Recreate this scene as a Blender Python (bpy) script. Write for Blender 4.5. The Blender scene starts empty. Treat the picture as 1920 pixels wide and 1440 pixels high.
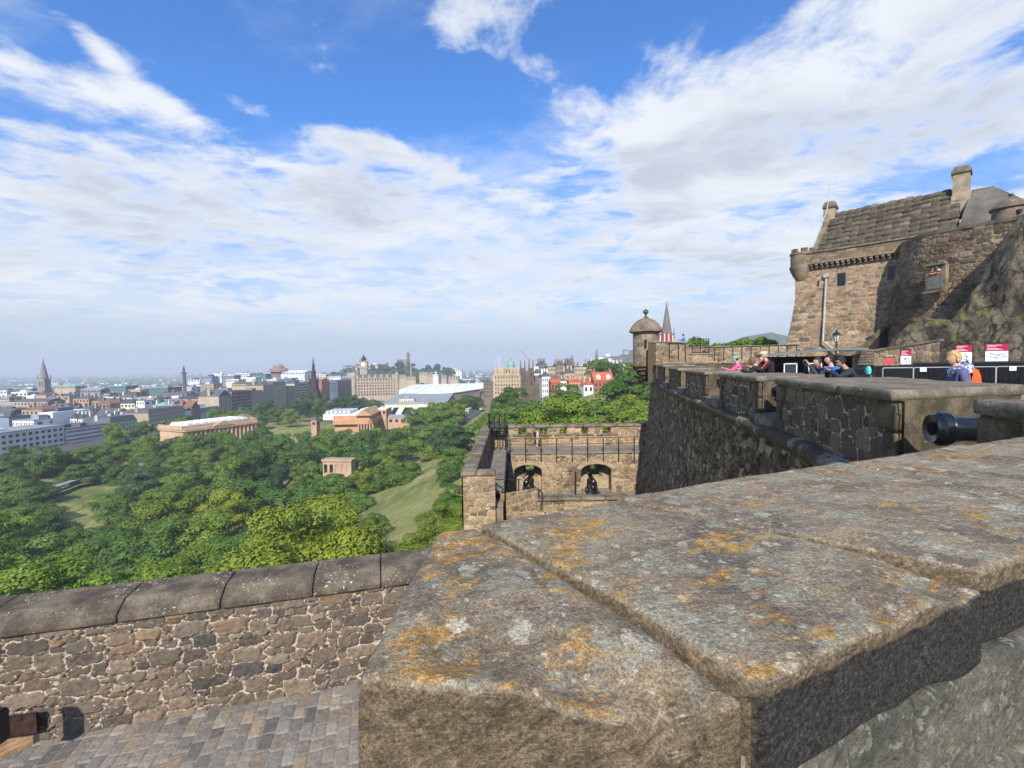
import bpy, bmesh, math, random
import numpy as np
from mathutils import Vector, Matrix
scene = bpy.context.scene
COL = scene.collection
R = math.radians
# ------------------------------------------------------------------ camera
FPX, PITCH, ROLL = 887.0, R(2.39), R(0.8)
_F = Vector((0, math.cos(PITCH), -math.sin(PITCH)))
_X = Vector((1, 0, 0)); _U = Vector((0, math.sin(PITCH), math.cos(PITCH)))
_RT = _X * math.cos(ROLL) - _U * math.sin(ROLL)
_UP = _X * math.sin(ROLL) + _U * math.cos(ROLL)
cam_data = bpy.data.cameras.new("camera")
cam = bpy.data.objects.new("camera", cam_data); COL.objects.link(cam)
m3 = Matrix((_RT, _UP, -_F)).transposed()
cam.matrix_world = m3.to_4x4()
cam_data.sensor_width = 36.0; cam_data.lens = 36.0 * FPX / 1920.0
cam_data.clip_start = 0.05; cam_data.clip_end = 60000
scene.camera = cam
def ray(px, py):
    return _F + _RT * ((px - 960) / FPX) + _UP * ((720 - py) / FPX)
def at(px, py, D):                      # point seen at photo pixel, D metres ahead
    d = ray(px, py); return d * (D / d.y)
def atz(px, py, z):
    d = ray(px, py); return d * (z / d.z)
def proj(p):
    p = Vector(p); w = p.dot(_F)
    if w <= 0.01: return (-9999, -9999)
    return (960 + FPX * p.dot(_RT) / w, 720 - FPX * p.dot(_UP) / w)
# ------------------------------------------------------------------ light
SUN_AZ, SUN_EL = 187.0, 36.5             # degrees right of straight ahead, above horizon
sun_dir = Vector((math.sin(R(SUN_AZ)) * math.cos(R(SUN_EL)), math.cos(R(SUN_AZ)) * math.cos(R(SUN_EL)), math.sin(R(SUN_EL))))
sl = bpy.data.lights.new("sun", 'SUN'); sl.energy = 4.7; sl.angle = R(0.5); sl.color = (1.0, 0.94, 0.84)
so = bpy.data.objects.new("sun", sl); COL.objects.link(so)
so.rotation_euler = sun_dir.to_track_quat('Z', 'Y').to_euler()
scene.view_settings.view_transform = 'Standard'; scene.view_settings.look = 'None'
scene.view_settings.exposure = 0.45; scene.view_settings.gamma = 1.0
scene.cycles.volume_bounces = 0
scene.cycles.max_bounces = 6; scene.cycles.diffuse_bounces = 3; scene.cycles.glossy_bounces = 2
scene.cycles.transmission_bounces = 2
world = bpy.data.worlds.new("World"); scene.world = world; world.use_nodes = True
wn = world.node_tree.nodes; wl = world.node_tree.links; wn.clear()
class NG:                               # tiny node helper
    def __init__(s, nt): s.n = nt.nodes; s.l = nt.links
    def new(s, t, **kw):
        o = s.n.new(t)
        for k, v in kw.items(): setattr(o, k, v)
        return o
    def put(s, sock, v):
        if v is None: return
        if hasattr(v, 'is_output'): s.l.new(v, sock)
        else:
            try: sock.default_value = v
            except Exception:
                sock.default_value = (v[0], v[1], v[2], 1.0) if len(v) == 3 else v
    def math(s, op, a, b=None, c=None, clamp=False):
        o = s.new('ShaderNodeMath', operation=op); o.use_clamp = clamp
        s.put(o.inputs[0], a); s.put(o.inputs[1], b); s.put(o.inputs[2], c); return o.outputs[0]
    def vec(s, op, a, b=None, out=0, sc=None):
        o = s.new('ShaderNodeVectorMath', operation=op)
        s.put(o.inputs[0], a); s.put(o.inputs[1], b)
        if sc is not None: s.put(o.inputs[3], sc)
        return o.outputs[out]
    def dot(s, a, b): return s.vec('DOT_PRODUCT', a, b, out='Value')
    def rng(s, v, a, b, c=0.0, d=1.0, smooth=True):
        o = s.new('ShaderNodeMapRange'); o.interpolation_type = 'SMOOTHSTEP' if smooth else 'LINEAR'
        for i, x in enumerate((v, a, b, c, d)): s.put(o.inputs[i], x)
        return o.outputs[0]
    def mix(s, f, a, b, blend='MIX'):
        o = s.new('ShaderNodeMix', data_type='RGBA', blend_type=blend)
        s.put(o.inputs[0], f); s.put(o.inputs[6], a); s.put(o.inputs[7], b); return o.outputs[2]
    def noise(s, v, sc, det=4.0, rough=0.55, dist=0.0, out=0, w=None):
        o = s.new('ShaderNodeTexNoise')
        s.put(o.inputs['Vector'], v); s.put(o.inputs['Scale'], sc); s.put(o.inputs['Detail'], det)
        s.put(o.inputs['Roughness'], rough); s.put(o.inputs['Distortion'], dist); return o.outputs[out]
    def voro(s, v, sc, feat='F1', out=0, rnd=1.0):
        o = s.new('ShaderNodeTexVoronoi'); o.feature = feat
        s.put(o.inputs['Vector'], v); s.put(o.inputs['Scale'], sc); s.put(o.inputs['Randomness'], rnd); return o.outputs[out]
    def ramp(s, v, stops):
        o = s.new('ShaderNodeValToRGB'); e = o.color_ramp.elements
        while len(e) < len(stops): e.new(0.5)
        for i, (p, c) in enumerate(stops):
            e[i].position = p; e[i].color = (c[0], c[1], c[2], 1)
        s.put(o.inputs[0], v); return o.outputs[0]
g = NG(world.node_tree)
geo = g.new('ShaderNodeTexCoord').outputs['Generated']
sky = g.new('ShaderNodeTexSky', sky_type='NISHITA'); sky.sun_disc = False
sky.sun_elevation = R(SUN_EL); sky.sun_rotation = R(SUN_AZ); sky.altitude = 100; sky.air_density = 1.0; sky.dust_density = 0.6; sky.ozone_density = 2.5
_sz = g.new('ShaderNodeSeparateXYZ'); wl.new(geo, _sz.inputs[0])
skyc = g.mix(1.0, sky.outputs[0], g.mix(g.rng(_sz.outputs[2], .02, .42), (.62, .74, .92, 1), (.60, 1.14, 1.75, 1)), 'MULTIPLY')
sep = g.new('ShaderNodeSeparateXYZ'); wl.new(geo, sep.inputs[0])
dz = sep.outputs[2]
den = g.math('ADD', g.math('MAXIMUM', dz, 0.0), 0.07)
comb = g.new('ShaderNodeCombineXYZ')
wl.new(g.math('DIVIDE', sep.outputs[0], den), comb.inputs[0]); wl.new(g.math('DIVIDE', sep.outputs[1], den), comb.inputs[1])
pl = comb.outputs[0]
warp = g.noise(pl, 0.55, 3, out=1)
plw = g.vec('ADD', pl, g.vec('SCALE', g.vec('SUBTRACT', warp, (0.5, 0.5, 0.5)), sc=0.9))
n1 = g.noise(g.vec('MULTIPLY', plw, (1.0, 0.72, 1)), 1.9, 12, 0.62)
n2 = g.noise(g.vec('MULTIPLY', plw, (.7, 1.0, 1)), 6.5, 9, 0.66)
n3 = g.noise(g.vec('ADD', pl, (7.3, 2.1, 3)), 0.9, 8, 0.58)
# big cloud masses placed by compass direction: (x, y, half width, half height, tilt, weight)
BL = [(1500, 120, 540, 170, -16, .46), (1320, 330, 330, 100, 6, .28), (1150, 250, 130, 60, 20, .18), (1010, 145, 100, 34, 20, .20), (1750, 200, 330, 70, -16, .20),
      (240, 180, 260, 26, 17, .30), (380, 235, 110, 26, 30, .22), (175, 80, 90, 22, 42, .40), (300, 20, 40, 30, 40, .3), (455, 198, 55, 20, 22, .42), (590, 70, 45, 90, -20, .34), (520, 120, 220, 26, 4, .2), (850, 40, 60, 70, 30, .26),
      (600, 345, 160, 55, 14, .26), (870, 335, 200, 22, 20, .30), (640, 262, 130, 20, 14, .28), (120, 255, 200, 32, 16, .20), (400, 325, 140, 34, 14, .22), (150, 350, 200, 40, 12, .16), (120, 300, 120, 20, 10, .1),
      (720, 420, 380, 50, 6, .16), (300, 400, 250, 40, 10, .14), (940, 50, 90, 60, 30, .28), (1400, 430, 300, 50, 0, .16), (1860, 270, 90, 26, -14, .26), (60, 480, 200, 20, 3, .1),
      (720, 150, 260, 80, 8, -.30), (930, 210, 60, 120, 0, -.22), (60, 70, 220, 60, 10, -.20), (470, 130, 60, 40, 0, -.1), (1010, 400, 120, 30, 30, -.10), (350, 30, 160, 40, 0, -.2), (1060, 60, 160, 40, -10, -.14),
      (1740, 340, 170, 36, -18, -.30), (520, 250, 60, 30, 20, -.22), (1000, 300, 80, 40, 20, -.16), (1160, 375, 60, 30, 40, -.16), (40, 205, 160, 14, 12, -.20), (300, 290, 160, 14, 16, -.12), (1130, 100, 60, 60, 0, -.06)]
def blob(bx, by, bw, bh, ba, wt):
    c = ray(bx, by).normalized()
    t1 = (ray(bx + 10 * math.cos(R(ba)), by + 10 * math.sin(R(ba))).normalized() - c).normalized()
    t2 = c.cross(t1).normalized()
    rx = (ray(bx + bw * math.cos(R(ba)), by + bw * math.sin(R(ba))).normalized() - c).length
    ry = (ray(bx - bh * math.sin(R(ba)), by + bh * math.cos(R(ba))).normalized() - c).length
    dv = g.vec('SUBTRACT', geo, tuple(c))
    a = g.dot(dv, tuple(t1 / rx)); b = g.dot(dv, tuple(t2 / ry)); z = g.dot(dv, tuple(c))
    q = g.math('ADD', g.math('MULTIPLY', a, a), g.math('MULTIPLY', b, b)); q = g.math('ADD', q, g.math('MULTIPLY', g.math('MULTIPLY', z, z), 4.0))
    v = g.math('MULTIPLY', g.math('EXPONENT', g.math('MULTIPLY', q, -0.9)), wt)
    return v
def blobs(L):
    o = None
    for q in L: v = blob(*q); o = v if o is None else g.math('ADD', o, v)
    return o
cov = blobs(BL)
tkb = blobs([(1430, 265, 330, 70, -6, 1.1), (1750, 215, 240, 60, -14, .7), (1250, 130, 140, 40, 0, .3), (200, 470, 300, 40, 0, .3), (560, 400, 160, 30, 0, .3), (1300, 500, 200, 30, 0, .4)])
elev = g.rng(dz, 0.50, 0.10, -0.085, 0.145)
tot = g.math('ADD', g.math('ADD', g.math('MULTIPLY', g.math('SUBTRACT', n1, 0.5), 1.35), 0.5), g.math('ADD', g.math('MULTIPLY', cov, .78), elev))
tot = g.math('ADD', tot, g.math('MULTIPLY', g.math('SUBTRACT', n2, 0.5), 0.62))
dens = g.math('POWER', g.rng(tot, 0.51, 0.82), 0.8)
veil = g.math('MULTIPLY', g.rng(g.math('ADD', g.math('ADD', n3, g.math('MULTIPLY', elev, 1.1)), g.math('MULTIPLY', n2, .30)), 0.50, 0.88), 0.70)
dens = g.math('SUBTRACT', 1.0, g.math('MULTIPLY', g.math('SUBTRACT', 1.0, dens), g.math('SUBTRACT', 1.0, veil)))
low = g.rng(dz, 0.15, 0.03)                 # towards the horizon the layers merge
dens = g.math('MAXIMUM', dens, g.math('MULTIPLY', low, 0.93))
n4 = g.noise(g.vec('ADD', g.vec('MULTIPLY', plw, (.75, 1.1, 1)), (3.1, 9.2, 1)), 1.5, 9, .60)
thick = g.math('MULTIPLY', g.rng(g.math('ADD', n4, g.math('MULTIPLY', g.math('SUBTRACT', tkb, .30), .26)), .36, .62), g.rng(tot, .58, .90))
ccol = g.mix(thick, (6.5, 6.8, 7.25, 1), (4.3, 4.75, 5.6, 1))
lown = g.noise(g.vec('MULTIPLY', geo, (1.2, 1.2, 9.0)), 2.6, 6, .6)
ccol = g.mix(g.rng(dz, 0.13, 0.01), ccol, g.mix(g.rng(lown, .35, .65), (3.6, 4.2, 5.3, 1), (4.1, 4.7, 5.7, 1)))
fin = g.mix(dens, skyc, ccol)
bg = g.new('ShaderNodeBackground'); wl.new(fin, bg.inputs[0]); bg.inputs[1].default_value = 0.1
wo = g.new('ShaderNodeOutputWorld'); wl.new(bg.outputs[0], wo.inputs[0])
world.cycles.sampling_method = 'MANUAL'; world.cycles.sample_map_resolution = 512

# ------------------------------------------------------------------ numpy noise
def _h(ix, iy, iz, s):
    n = (ix * 374761393 + iy * 668265263 + iz * 2147483647 + s * 1274126177) & 0xFFFFFFFF
    n = ((n ^ (n >> 13)) * 1274126177) & 0xFFFFFFFF
    n = ((n ^ (n >> 16)) * 2246822519) & 0xFFFFFFFF
    return ((n >> 8) & 0xFFFF) / 65535.0
def vnoise(P, f, seed=0):
    Q = np.asarray(P, float) * f; I = np.floor(Q).astype(np.int64); F = Q - I; F = F * F * (3 - 2 * F)
    x, y, z = I[..., 0], I[..., 1], I[..., 2]; fx, fy, fz = F[..., 0], F[..., 1], F[..., 2]
    def c(a, b, d): return _h(x + a, y + b, z + d, seed)
    a = c(0, 0, 0) * (1 - fx) + c(1, 0, 0) * fx; b = c(0, 1, 0) * (1 - fx) + c(1, 1, 0) * fx
    d = c(0, 0, 1) * (1 - fx) + c(1, 0, 1) * fx; e = c(0, 1, 1) * (1 - fx) + c(1, 1, 1) * fx
    return (a * (1 - fy) + b * fy) * (1 - fz) + (d * (1 - fy) + e * fy) * fz
def fbm(P, f, o=4, seed=0, gain=.5):
    s = 0; a = 1; t = 0
    for i in range(o):
        s = s + a * (vnoise(P, f, seed + i * 7) - .5); t += a; a *= gain; f *= 2.03
    return s / t
def sstep(a, b, x):
    t = np.clip((x - a) / (b - a), 0, 1); return t * t * (3 - 2 * t)
# ------------------------------------------------------------------ objects
def setp(o, label=None, cat=None, group=None, kind=None):
    if label: o['label'] = label
    if cat: o['category'] = cat
    if group: o['group'] = group
    if kind: o['kind'] = kind
    return o
def thing(name, label, cat, loc=(0, 0, 0), rz=0.0, group=None):
    o = bpy.data.objects.new(name, None); COL.objects.link(o); o.location = loc; o.rotation_euler = (0, 0, rz)
    o.empty_display_size = .2
    return setp(o, label, cat, group)
def link(name, me, parent=None, loc=None, scale=None, rot=None):
    o = bpy.data.objects.new(name, me); COL.objects.link(o)
    if parent is not None: o.parent = parent
    if loc is not None: o.location = loc
    if scale is not None: o.scale = scale
    if rot is not None: o.rotation_euler = rot
    return o
def copy_tree(o, parent=None):
    c = o.copy(); COL.objects.link(c)
    if parent is not None: c.parent = parent
    for ch in KIDS.get(o.name, list(o.children)): copy_tree(ch, c)
    return c
KIDS = {}
def npmesh(name, V, F, mats, smooth=False, midx=None, attrs=None):
    V = np.asarray(V, np.float32); F = np.asarray(F, np.int32)
    me = bpy.data.meshes.new(name); k = F.shape[1]
    me.vertices.add(len(V)); me.vertices.foreach_set('co', V.ravel())
    me.loops.add(F.size); me.loops.foreach_set('vertex_index', F.ravel())
    me.polygons.add(len(F)); me.polygons.foreach_set('loop_start', np.arange(0, F.size, k, dtype=np.int32))
    if midx is not None: me.polygons.foreach_set('material_index', np.asarray(midx, np.int32))
    if smooth: me.polygons.foreach_set('use_smooth', np.ones(len(F), bool))
    for m in (mats if isinstance(mats, (list, tuple)) else [mats]): me.materials.append(m)
    for kx, vv in (attrs or {}).items():
        a = me.attributes.new(kx, 'FLOAT', 'POINT'); a.data.foreach_set('value', np.asarray(vv, np.float32).ravel())
    me.update(calc_edges=True); return me
class MB:                               # collects shapes, builds ONE mesh
    def __init__(s): s.v = []; s.f = []; s.m = []; s.mi = 0; s.M = None
    def _add(s, vs, fs):
        b = len(s.v)
        for p in vs:
            p = Vector(p)
            if s.M is not None: p = s.M @ p
            s.v.append(p)
        for f in fs: s.f.append([b + i for i in f]); s.m.append(s.mi)
        return s
    def box(s, c, d, rz=0.0, top=1.0, tx=None):
        x, y, z = d[0] / 2, d[1] / 2, d[2] / 2; ty = top; tx = top if tx is None else tx
        pts = [(-x, -y, -z), (x, -y, -z), (x, y, -z), (-x, y, -z), (-x * tx, -y * ty, z), (x * tx, -y * ty, z), (x * tx, y * ty, z), (-x * tx, y * ty, z)]
        cs, sn = math.cos(rz), math.sin(rz)
        pts = [(c[0] + p[0] * cs - p[1] * sn, c[1] + p[0] * sn + p[1] * cs, c[2] + p[2]) for p in pts]
        return s._add(pts, [(0, 3, 2, 1), (4, 5, 6, 7), (0, 1, 5, 4), (1, 2, 6, 5), (2, 3, 7, 6), (3, 0, 4, 7)])
    def b2(s, x0, x1, y0, y1, z0, z1): return s.box(((x0 + x1) / 2, (y0 + y1) / 2, (z0 + z1) / 2), (x1 - x0, y1 - y0, z1 - z0))
    def prism(s, poly, z0, z1):
        n = len(poly); vs = [(p[0], p[1], z0) for p in poly] + [(p[0], p[1], z1) for p in poly]
        fs = [tuple(range(n - 1, -1, -1)), tuple(range(n, 2 * n))] + [(i, (i + 1) % n, n + (i + 1) % n, n + i) for i in range(n)]
        return s._add(vs, fs)
    def slab(s, A, B):                  # two equal point loops joined
        n = len(A); return s._add(list(A) + list(B), [tuple(range(n - 1, -1, -1)), tuple(range(n, 2 * n))] + [(i, (i + 1) % n, n + (i + 1) % n, n + i) for i in range(n)])
    def quad(s, a, b, c, d): return s._add([a, b, c, d], [(0, 1, 2, 3)])
    def cyl(s, p0, p1, r0, r1=None, n=8, cap=True):
        r1 = r0 if r1 is None else r1; p0 = Vector(p0); p1 = Vector(p1); d = (p1 - p0).normalized()
        a = d.orthogonal().normalized(); b = d.cross(a); vs = []
        for p, r in ((p0, r0), (p1, r1)):
            for i in range(n):
                t = 2 * math.pi * i / n; vs.append(p + a * (r * math.cos(t)) + b * (r * math.sin(t)))
        fs = [(i, (i + 1) % n, n + (i + 1) % n, n + i) for i in range(n)]
        if cap: fs += [tuple(range(n - 1, -1, -1)), tuple(range(n, 2 * n))]
        return s._add(vs, fs)
    def tube(s, pts, r, n=6):
        for a, b in zip(pts[:-1], pts[1:]): s.cyl(a, b, r, n=n)
        return s
    def lathe(s, prof, c=(0, 0, 0), n=16, axis='z', ph=0.0):
        vs = []; k = len(prof)
        for r, z in prof:
            for i in range(n):
                t = 2 * math.pi * i / n + ph; x, y = r * math.cos(t), r * math.sin(t)
                vs.append((c[0] + x, c[1] + y, c[2] + z) if axis == 'z' else (c[0] + x, c[1] + z, c[2] + y))
        fs = [(j * n + i, j * n + (i + 1) % n, (j + 1) * n + (i + 1) % n, (j + 1) * n + i) for j in range(k - 1) for i in range(n)]
        fs += [tuple(range(n - 1, -1, -1)), tuple(range((k - 1) * n, k * n))]
        return s._add(vs, fs)
    def gable(s, x0, x1, y0, y1, z0, h, ax='x', ov=0.0):   # ridge along ax
        if ax == 'x':
            ym = (y0 + y1) / 2; A = [(x0, y0 - ov, z0), (x0, y1 + ov, z0), (x0, ym, z0 + h)]; B = [(x1, p[1], p[2]) for p in A]
        else:
            xm = (x0 + x1) / 2; A = [(x0 - ov, y0, z0), (x1 + ov, y0, z0), (xm, y0, z0 + h)]; B = [(p[0], y1, p[2]) for p in A]
        return s.slab(A, B)
    def hip(s, x0, x1, y0, y1, z0, h, k=0.5):
        w = min(x1 - x0, y1 - y0) / 2
        if x1 - x0 >= y1 - y0: r = [(x0 + w * k * 2, (y0 + y1) / 2, z0 + h), (x1 - w * k * 2, (y0 + y1) / 2, z0 + h)]; fs = [(0, 1, 5, 4), (1, 2, 5), (2, 3, 4, 5), (3, 0, 4)]
        else: r = [((x0 + x1) / 2, y0 + w * k * 2, z0 + h), ((x0 + x1) / 2, y1 - w * k * 2, z0 + h)]; fs = [(0, 1, 4), (1, 2, 5, 4), (2, 3, 5), (3, 0, 4, 5)]
        return s._add([(x0, y0, z0), (x1, y0, z0), (x1, y1, z0), (x0, y1, z0)] + r, fs + [(0, 3, 2, 1)])
    def build(s, name, mats, parent=None, smooth=False, world=False, bevel=0.0):
        me = bpy.data.meshes.new(name)
        off = Vector((0, 0, 0))
        if world and parent is not None: off = Vector(parent.location)
        me.from_pydata([tuple(p - off) for p in s.v], [], s.f)
        for m in (mats if isinstance(mats, (list, tuple)) else [mats]): me.materials.append(m)
        if any(s.m): me.polygons.foreach_set('material_index', s.m)
        if smooth: me.polygons.foreach_set('use_smooth', [True] * len(me.polygons))
        bm = bmesh.new(); bm.from_mesh(me)
        if bevel: bmesh.ops.bevel(bm, geom=list(bm.edges), offset=bevel, segments=2, affect='EDGES')
        bmesh.ops.recalc_face_normals(bm, faces=bm.faces); bm.to_mesh(me); bm.free()
        if smooth and not bevel:
            try: me.set_sharp_from_angle(angle=R(40))
            except Exception: pass
        me.update(); return link(name, me, parent)
# ------------------------------------------------------------------ materials
def newmat(name):
    m = bpy.data.materials.new(name); m.use_nodes = True; m.node_tree.nodes.clear(); G = NG(m.node_tree)
    b = G.new('ShaderNodeBsdfPrincipled'); o = G.new('ShaderNodeOutputMaterial'); G.l.new(b.outputs[0], o.inputs[0])
    b.inputs['Specular IOR Level'].default_value = 0.25
    return m, G, b
def bump(G, b, h, dist, strength=1.0):
    n = G.new('ShaderNodeBump'); n.inputs['Distance'].default_value = dist; n.inputs['Strength'].default_value = strength
    G.l.new(h, n.inputs['Height']); G.l.new(n.outputs[0], b.inputs['Normal'])
def c3(c, k=1.0): return (c[0] * k, c[1] * k, c[2] * k, 1)
def pm(name, col, rough=.8, var=.25, sc=2.0, bmp=0.0, metal=0.0, spec=.25, objrand=0.0, col2=None, emit=0.0):
    m, G, b = newmat(name); tc = G.new('ShaderNodeTexCoord').outputs['Object']
    n = G.noise(tc, sc, 6, .6)
    c = G.mix(G.rng(n, .3, .7), c3(col, 1 - var), c3(col2 or col, 1 + var if not col2 else 1))
    if objrand:
        oi = G.new('ShaderNodeObjectInfo').outputs['Random']
        c = G.mix(1.0, c, G.ramp(oi, [(0, (1 - objrand,) * 3), (.5, (1.0, 1.0, 1.0)), (1, (1 + objrand, 1 + objrand * .85, 1 + objrand * .6))]), 'MULTIPLY')
    G.put(b.inputs['Base Color'], c); b.inputs['Roughness'].default_value = rough; b.inputs['Metallic'].default_value = metal
    b.inputs['Specular IOR Level'].default_value = spec
    if bmp: bump(G, b, G.noise(tc, sc * 4, 5, .6), bmp)
    return m
# stone wall material fed by the stone layout stored on the mesh
def rubble_mat(name, stops, mortar, grain=14.0, bmp=.006, tint=(1, 1, 1), stain=None, stain_sc=.5, stain_th=(.5, .6), lichen=0.0):
    m, G, b = newmat(name); tc = G.new('ShaderNodeTexCoord').outputs['Object']
    A = lambda k: G.new('ShaderNodeAttribute', attribute_name=k).outputs['Fac']
    rnd, mor, r2 = A('rnd'), A('mortar'), A('rnd2')
    c = G.ramp(rnd, stops)
    n = G.noise(tc, grain, 6, .65); nn = G.noise(tc, grain * .25, 4, .6)
    c = G.mix(1.0, c, G.ramp(n, [(.25, (.55, .55, .57)), (.5, (1, 1, 1)), (.75, (1.35, 1.32, 1.25))]), 'MULTIPLY')
    c = G.mix(1.0, c, G.ramp(r2, [(0, (.75, .75, .76)), (1, (1.25, 1.22, 1.18))]), 'MULTIPLY')
    c = G.mix(G.rng(mor, .35, .75), c, G.mix(G.rng(nn, .3, .7), c3(mortar, .72), c3(mortar, 1.15)))
    if stain:
        sn = G.noise(tc, stain_sc, 5, .6)
        c = G.mix(G.rng(sn, stain_th[0], stain_th[1]), c, G.mix(1.0, c, c3(stain), 'MULTIPLY'))
    if lichen:
        ln = G.noise(tc, grain * .9, 3, .5); ls = G.noise(tc, 1.3, 3)
        c = G.mix(G.math('MULTIPLY', G.rng(ln, .66, .69), G.rng(ls, .45, .6, 0, lichen)), c, (.5, .5, .46, 1))
    c = G.mix(1.0, c, (1.02 * tint[0], .96 * tint[1], .87 * tint[2], 1), 'MULTIPLY')
    G.put(b.inputs['Base Color'], c); b.inputs['Roughness'].default_value = .93; b.inputs['Specular IOR Level'].default_value = .12
    bump(G, b, G.noise(tc, grain * 2.2, 8, .68), bmp)
    return m
def layout(w, h, res, smin, smax, seed, asp=1.5, rows=None, warp=.25, tries=9):
    rg = np.random.RandomState(seed); nx = int(w / res) + 1; ny = int(h / res) + 1
    X, Y = np.meshgrid(np.linspace(0, w, nx), np.linspace(0, h, ny), indexing='ij')
    P = np.stack([X, Y, X * 0 + seed * 3.1], -1); k = 1.0 / (smin + smax)
    Xw = X + fbm(P, k * 1.6, 3, seed) * smax * warp * 2; Yw = Y + fbm(P, k * 1.6, 3, seed + 50) * smax * warp * 1.5
    seeds = []
    if rows:
        y = 0.0; i = 0
        while y < h + rows[0]:
            rh = rows[0] * rg.uniform(.85, 1.15); x = -rg.rand() * rows[1]
            while x < w + rows[1]:
                L = rows[1] * rg.uniform(.65, 1.35); seeds.append((x + L / 2, y + rh / 2, L * .5, rh * .5, 0.0)); x += L
            y += rh; i += 1
    else:
        occ = np.zeros((nx, ny), bool)
        K = 9
        for kk in range(K):
            s = smax + (smin - smax) * (kk / (K - 1)) ** .6
            N = int(w * h / (s * s * 4) * tries)
            N = min(int(N * (.10, .14, .22, .4, .8, 1.2, 1.5, 2, 2)[kk]) + 2, 60000)
            for _ in range(N):
                cx, cy = rg.rand() * w, rg.rand() * h; a = s * rg.uniform(.75, 1.25) * asp; bb = s * rg.uniform(.6, 1.0)
                i0, i1 = int((cx - a * .8) / res), int((cx + a * .8) / res) + 1; j0, j1 = int((cy - bb * .8) / res), int((cy + bb * .8) / res) + 1
                i0 = max(i0, 0); j0 = max(j0, 0)
                if occ[i0:i1, j0:j1].any(): continue
                i0, i1 = int((cx - a * .97) / res), int((cx + a * .97) / res) + 1; j0, j1 = int((cy - bb * .97) / res), int((cy + bb * .97) / res) + 1
                occ[max(i0, 0):i1, max(j0, 0):j1] = True
                seeds.append((cx, cy, a, bb, rg.uniform(-.11, .11)))
    F1 = np.full((nx, ny), 9.0); F2 = np.full((nx, ny), 9.0); ID = np.zeros((nx, ny), np.int32)
    for n, (cx, cy, a, bb, an) in enumerate(seeds):
        e = 1.9
        i0, i1 = max(int((cx - a * e) / res), 0), min(int((cx + a * e) / res) + 2, nx); j0, j1 = max(int((cy - bb * e) / res), 0), min(int((cy + bb * e) / res) + 2, ny)
        if i0 >= i1 or j0 >= j1: continue
        dx = Xw[i0:i1, j0:j1] - cx; dy = Yw[i0:i1, j0:j1] - cy + dx * an
        p = 6.0 if rows else 4.2
        d = (np.abs(dx / a) ** p + np.abs(dy / bb) ** p) ** (1 / p)
        f1 = F1[i0:i1, j0:j1]; f2 = F2[i0:i1, j0:j1]; idw = ID[i0:i1, j0:j1]
        m1 = d < f1; f2[:] = np.where(m1, f1, np.minimum(f2, d)); idw[m1] = n; f1[:] = np.where(m1, d, f1)
    rr = rg.rand(len(seeds) + 1); r2 = rg.rand(len(seeds) + 1)
    prof = sstep(0.03, .30, F2 - F1) * sstep(1.45, .95, F1)
    return X, Y, prof, rr[ID], r2[ID]
def wall_panel(name, w, h, res, fn, mat, parent, smin=.08, smax=.2, seed=1, asp=1.5, relief=.03, rows=None, warp=.25, hole=None, joint=.45, world=True, jl=.05):
    """fn(X, Y) -> points, outward normals; stones stand out of the mortar"""
    X, Y, prof, r1, r2 = layout(w, h, res, smin, smax, seed, asp, rows, warp)
    P, N = fn(X, Y)
    disp = prof * relief * (.6 + .8 * r2) + fbm(P, 1.0 / (smax * .55), 4, seed + 9) * relief * .9 * (.25 + prof)
    P = P + N * disp[..., None]
    if world and parent is not None: P = P - np.array(parent.location)
    nx, ny = X.shape
    idx = np.arange(nx * ny).reshape(nx, ny)
    F = np.stack([idx[:-1, :-1], idx[1:, :-1], idx[1:, 1:], idx[:-1, 1:]], -1).reshape(-1, 4)
    if hole is not None:
        hm = hole(X, Y).ravel(); F = F[~(hm[F].all(1))]
    me = npmesh(name, P.reshape(-1, 3), F, mat, True, None, {'rnd': r1, 'rnd2': r2, 'mortar': 1 - sstep(jl, joint, prof)})
    return link(name, me, parent)
def plane_fn(o, ex, ez, n):
    o = np.array(o, float); ex = np.array(ex, float); ez = np.array(ez, float); n = np.array(n, float)
    n = n / np.linalg.norm(n)
    return lambda X, Y: (o + X[..., None] * ex + Y[..., None] * ez, np.broadcast_to(n, X.shape + (3,)))
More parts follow.
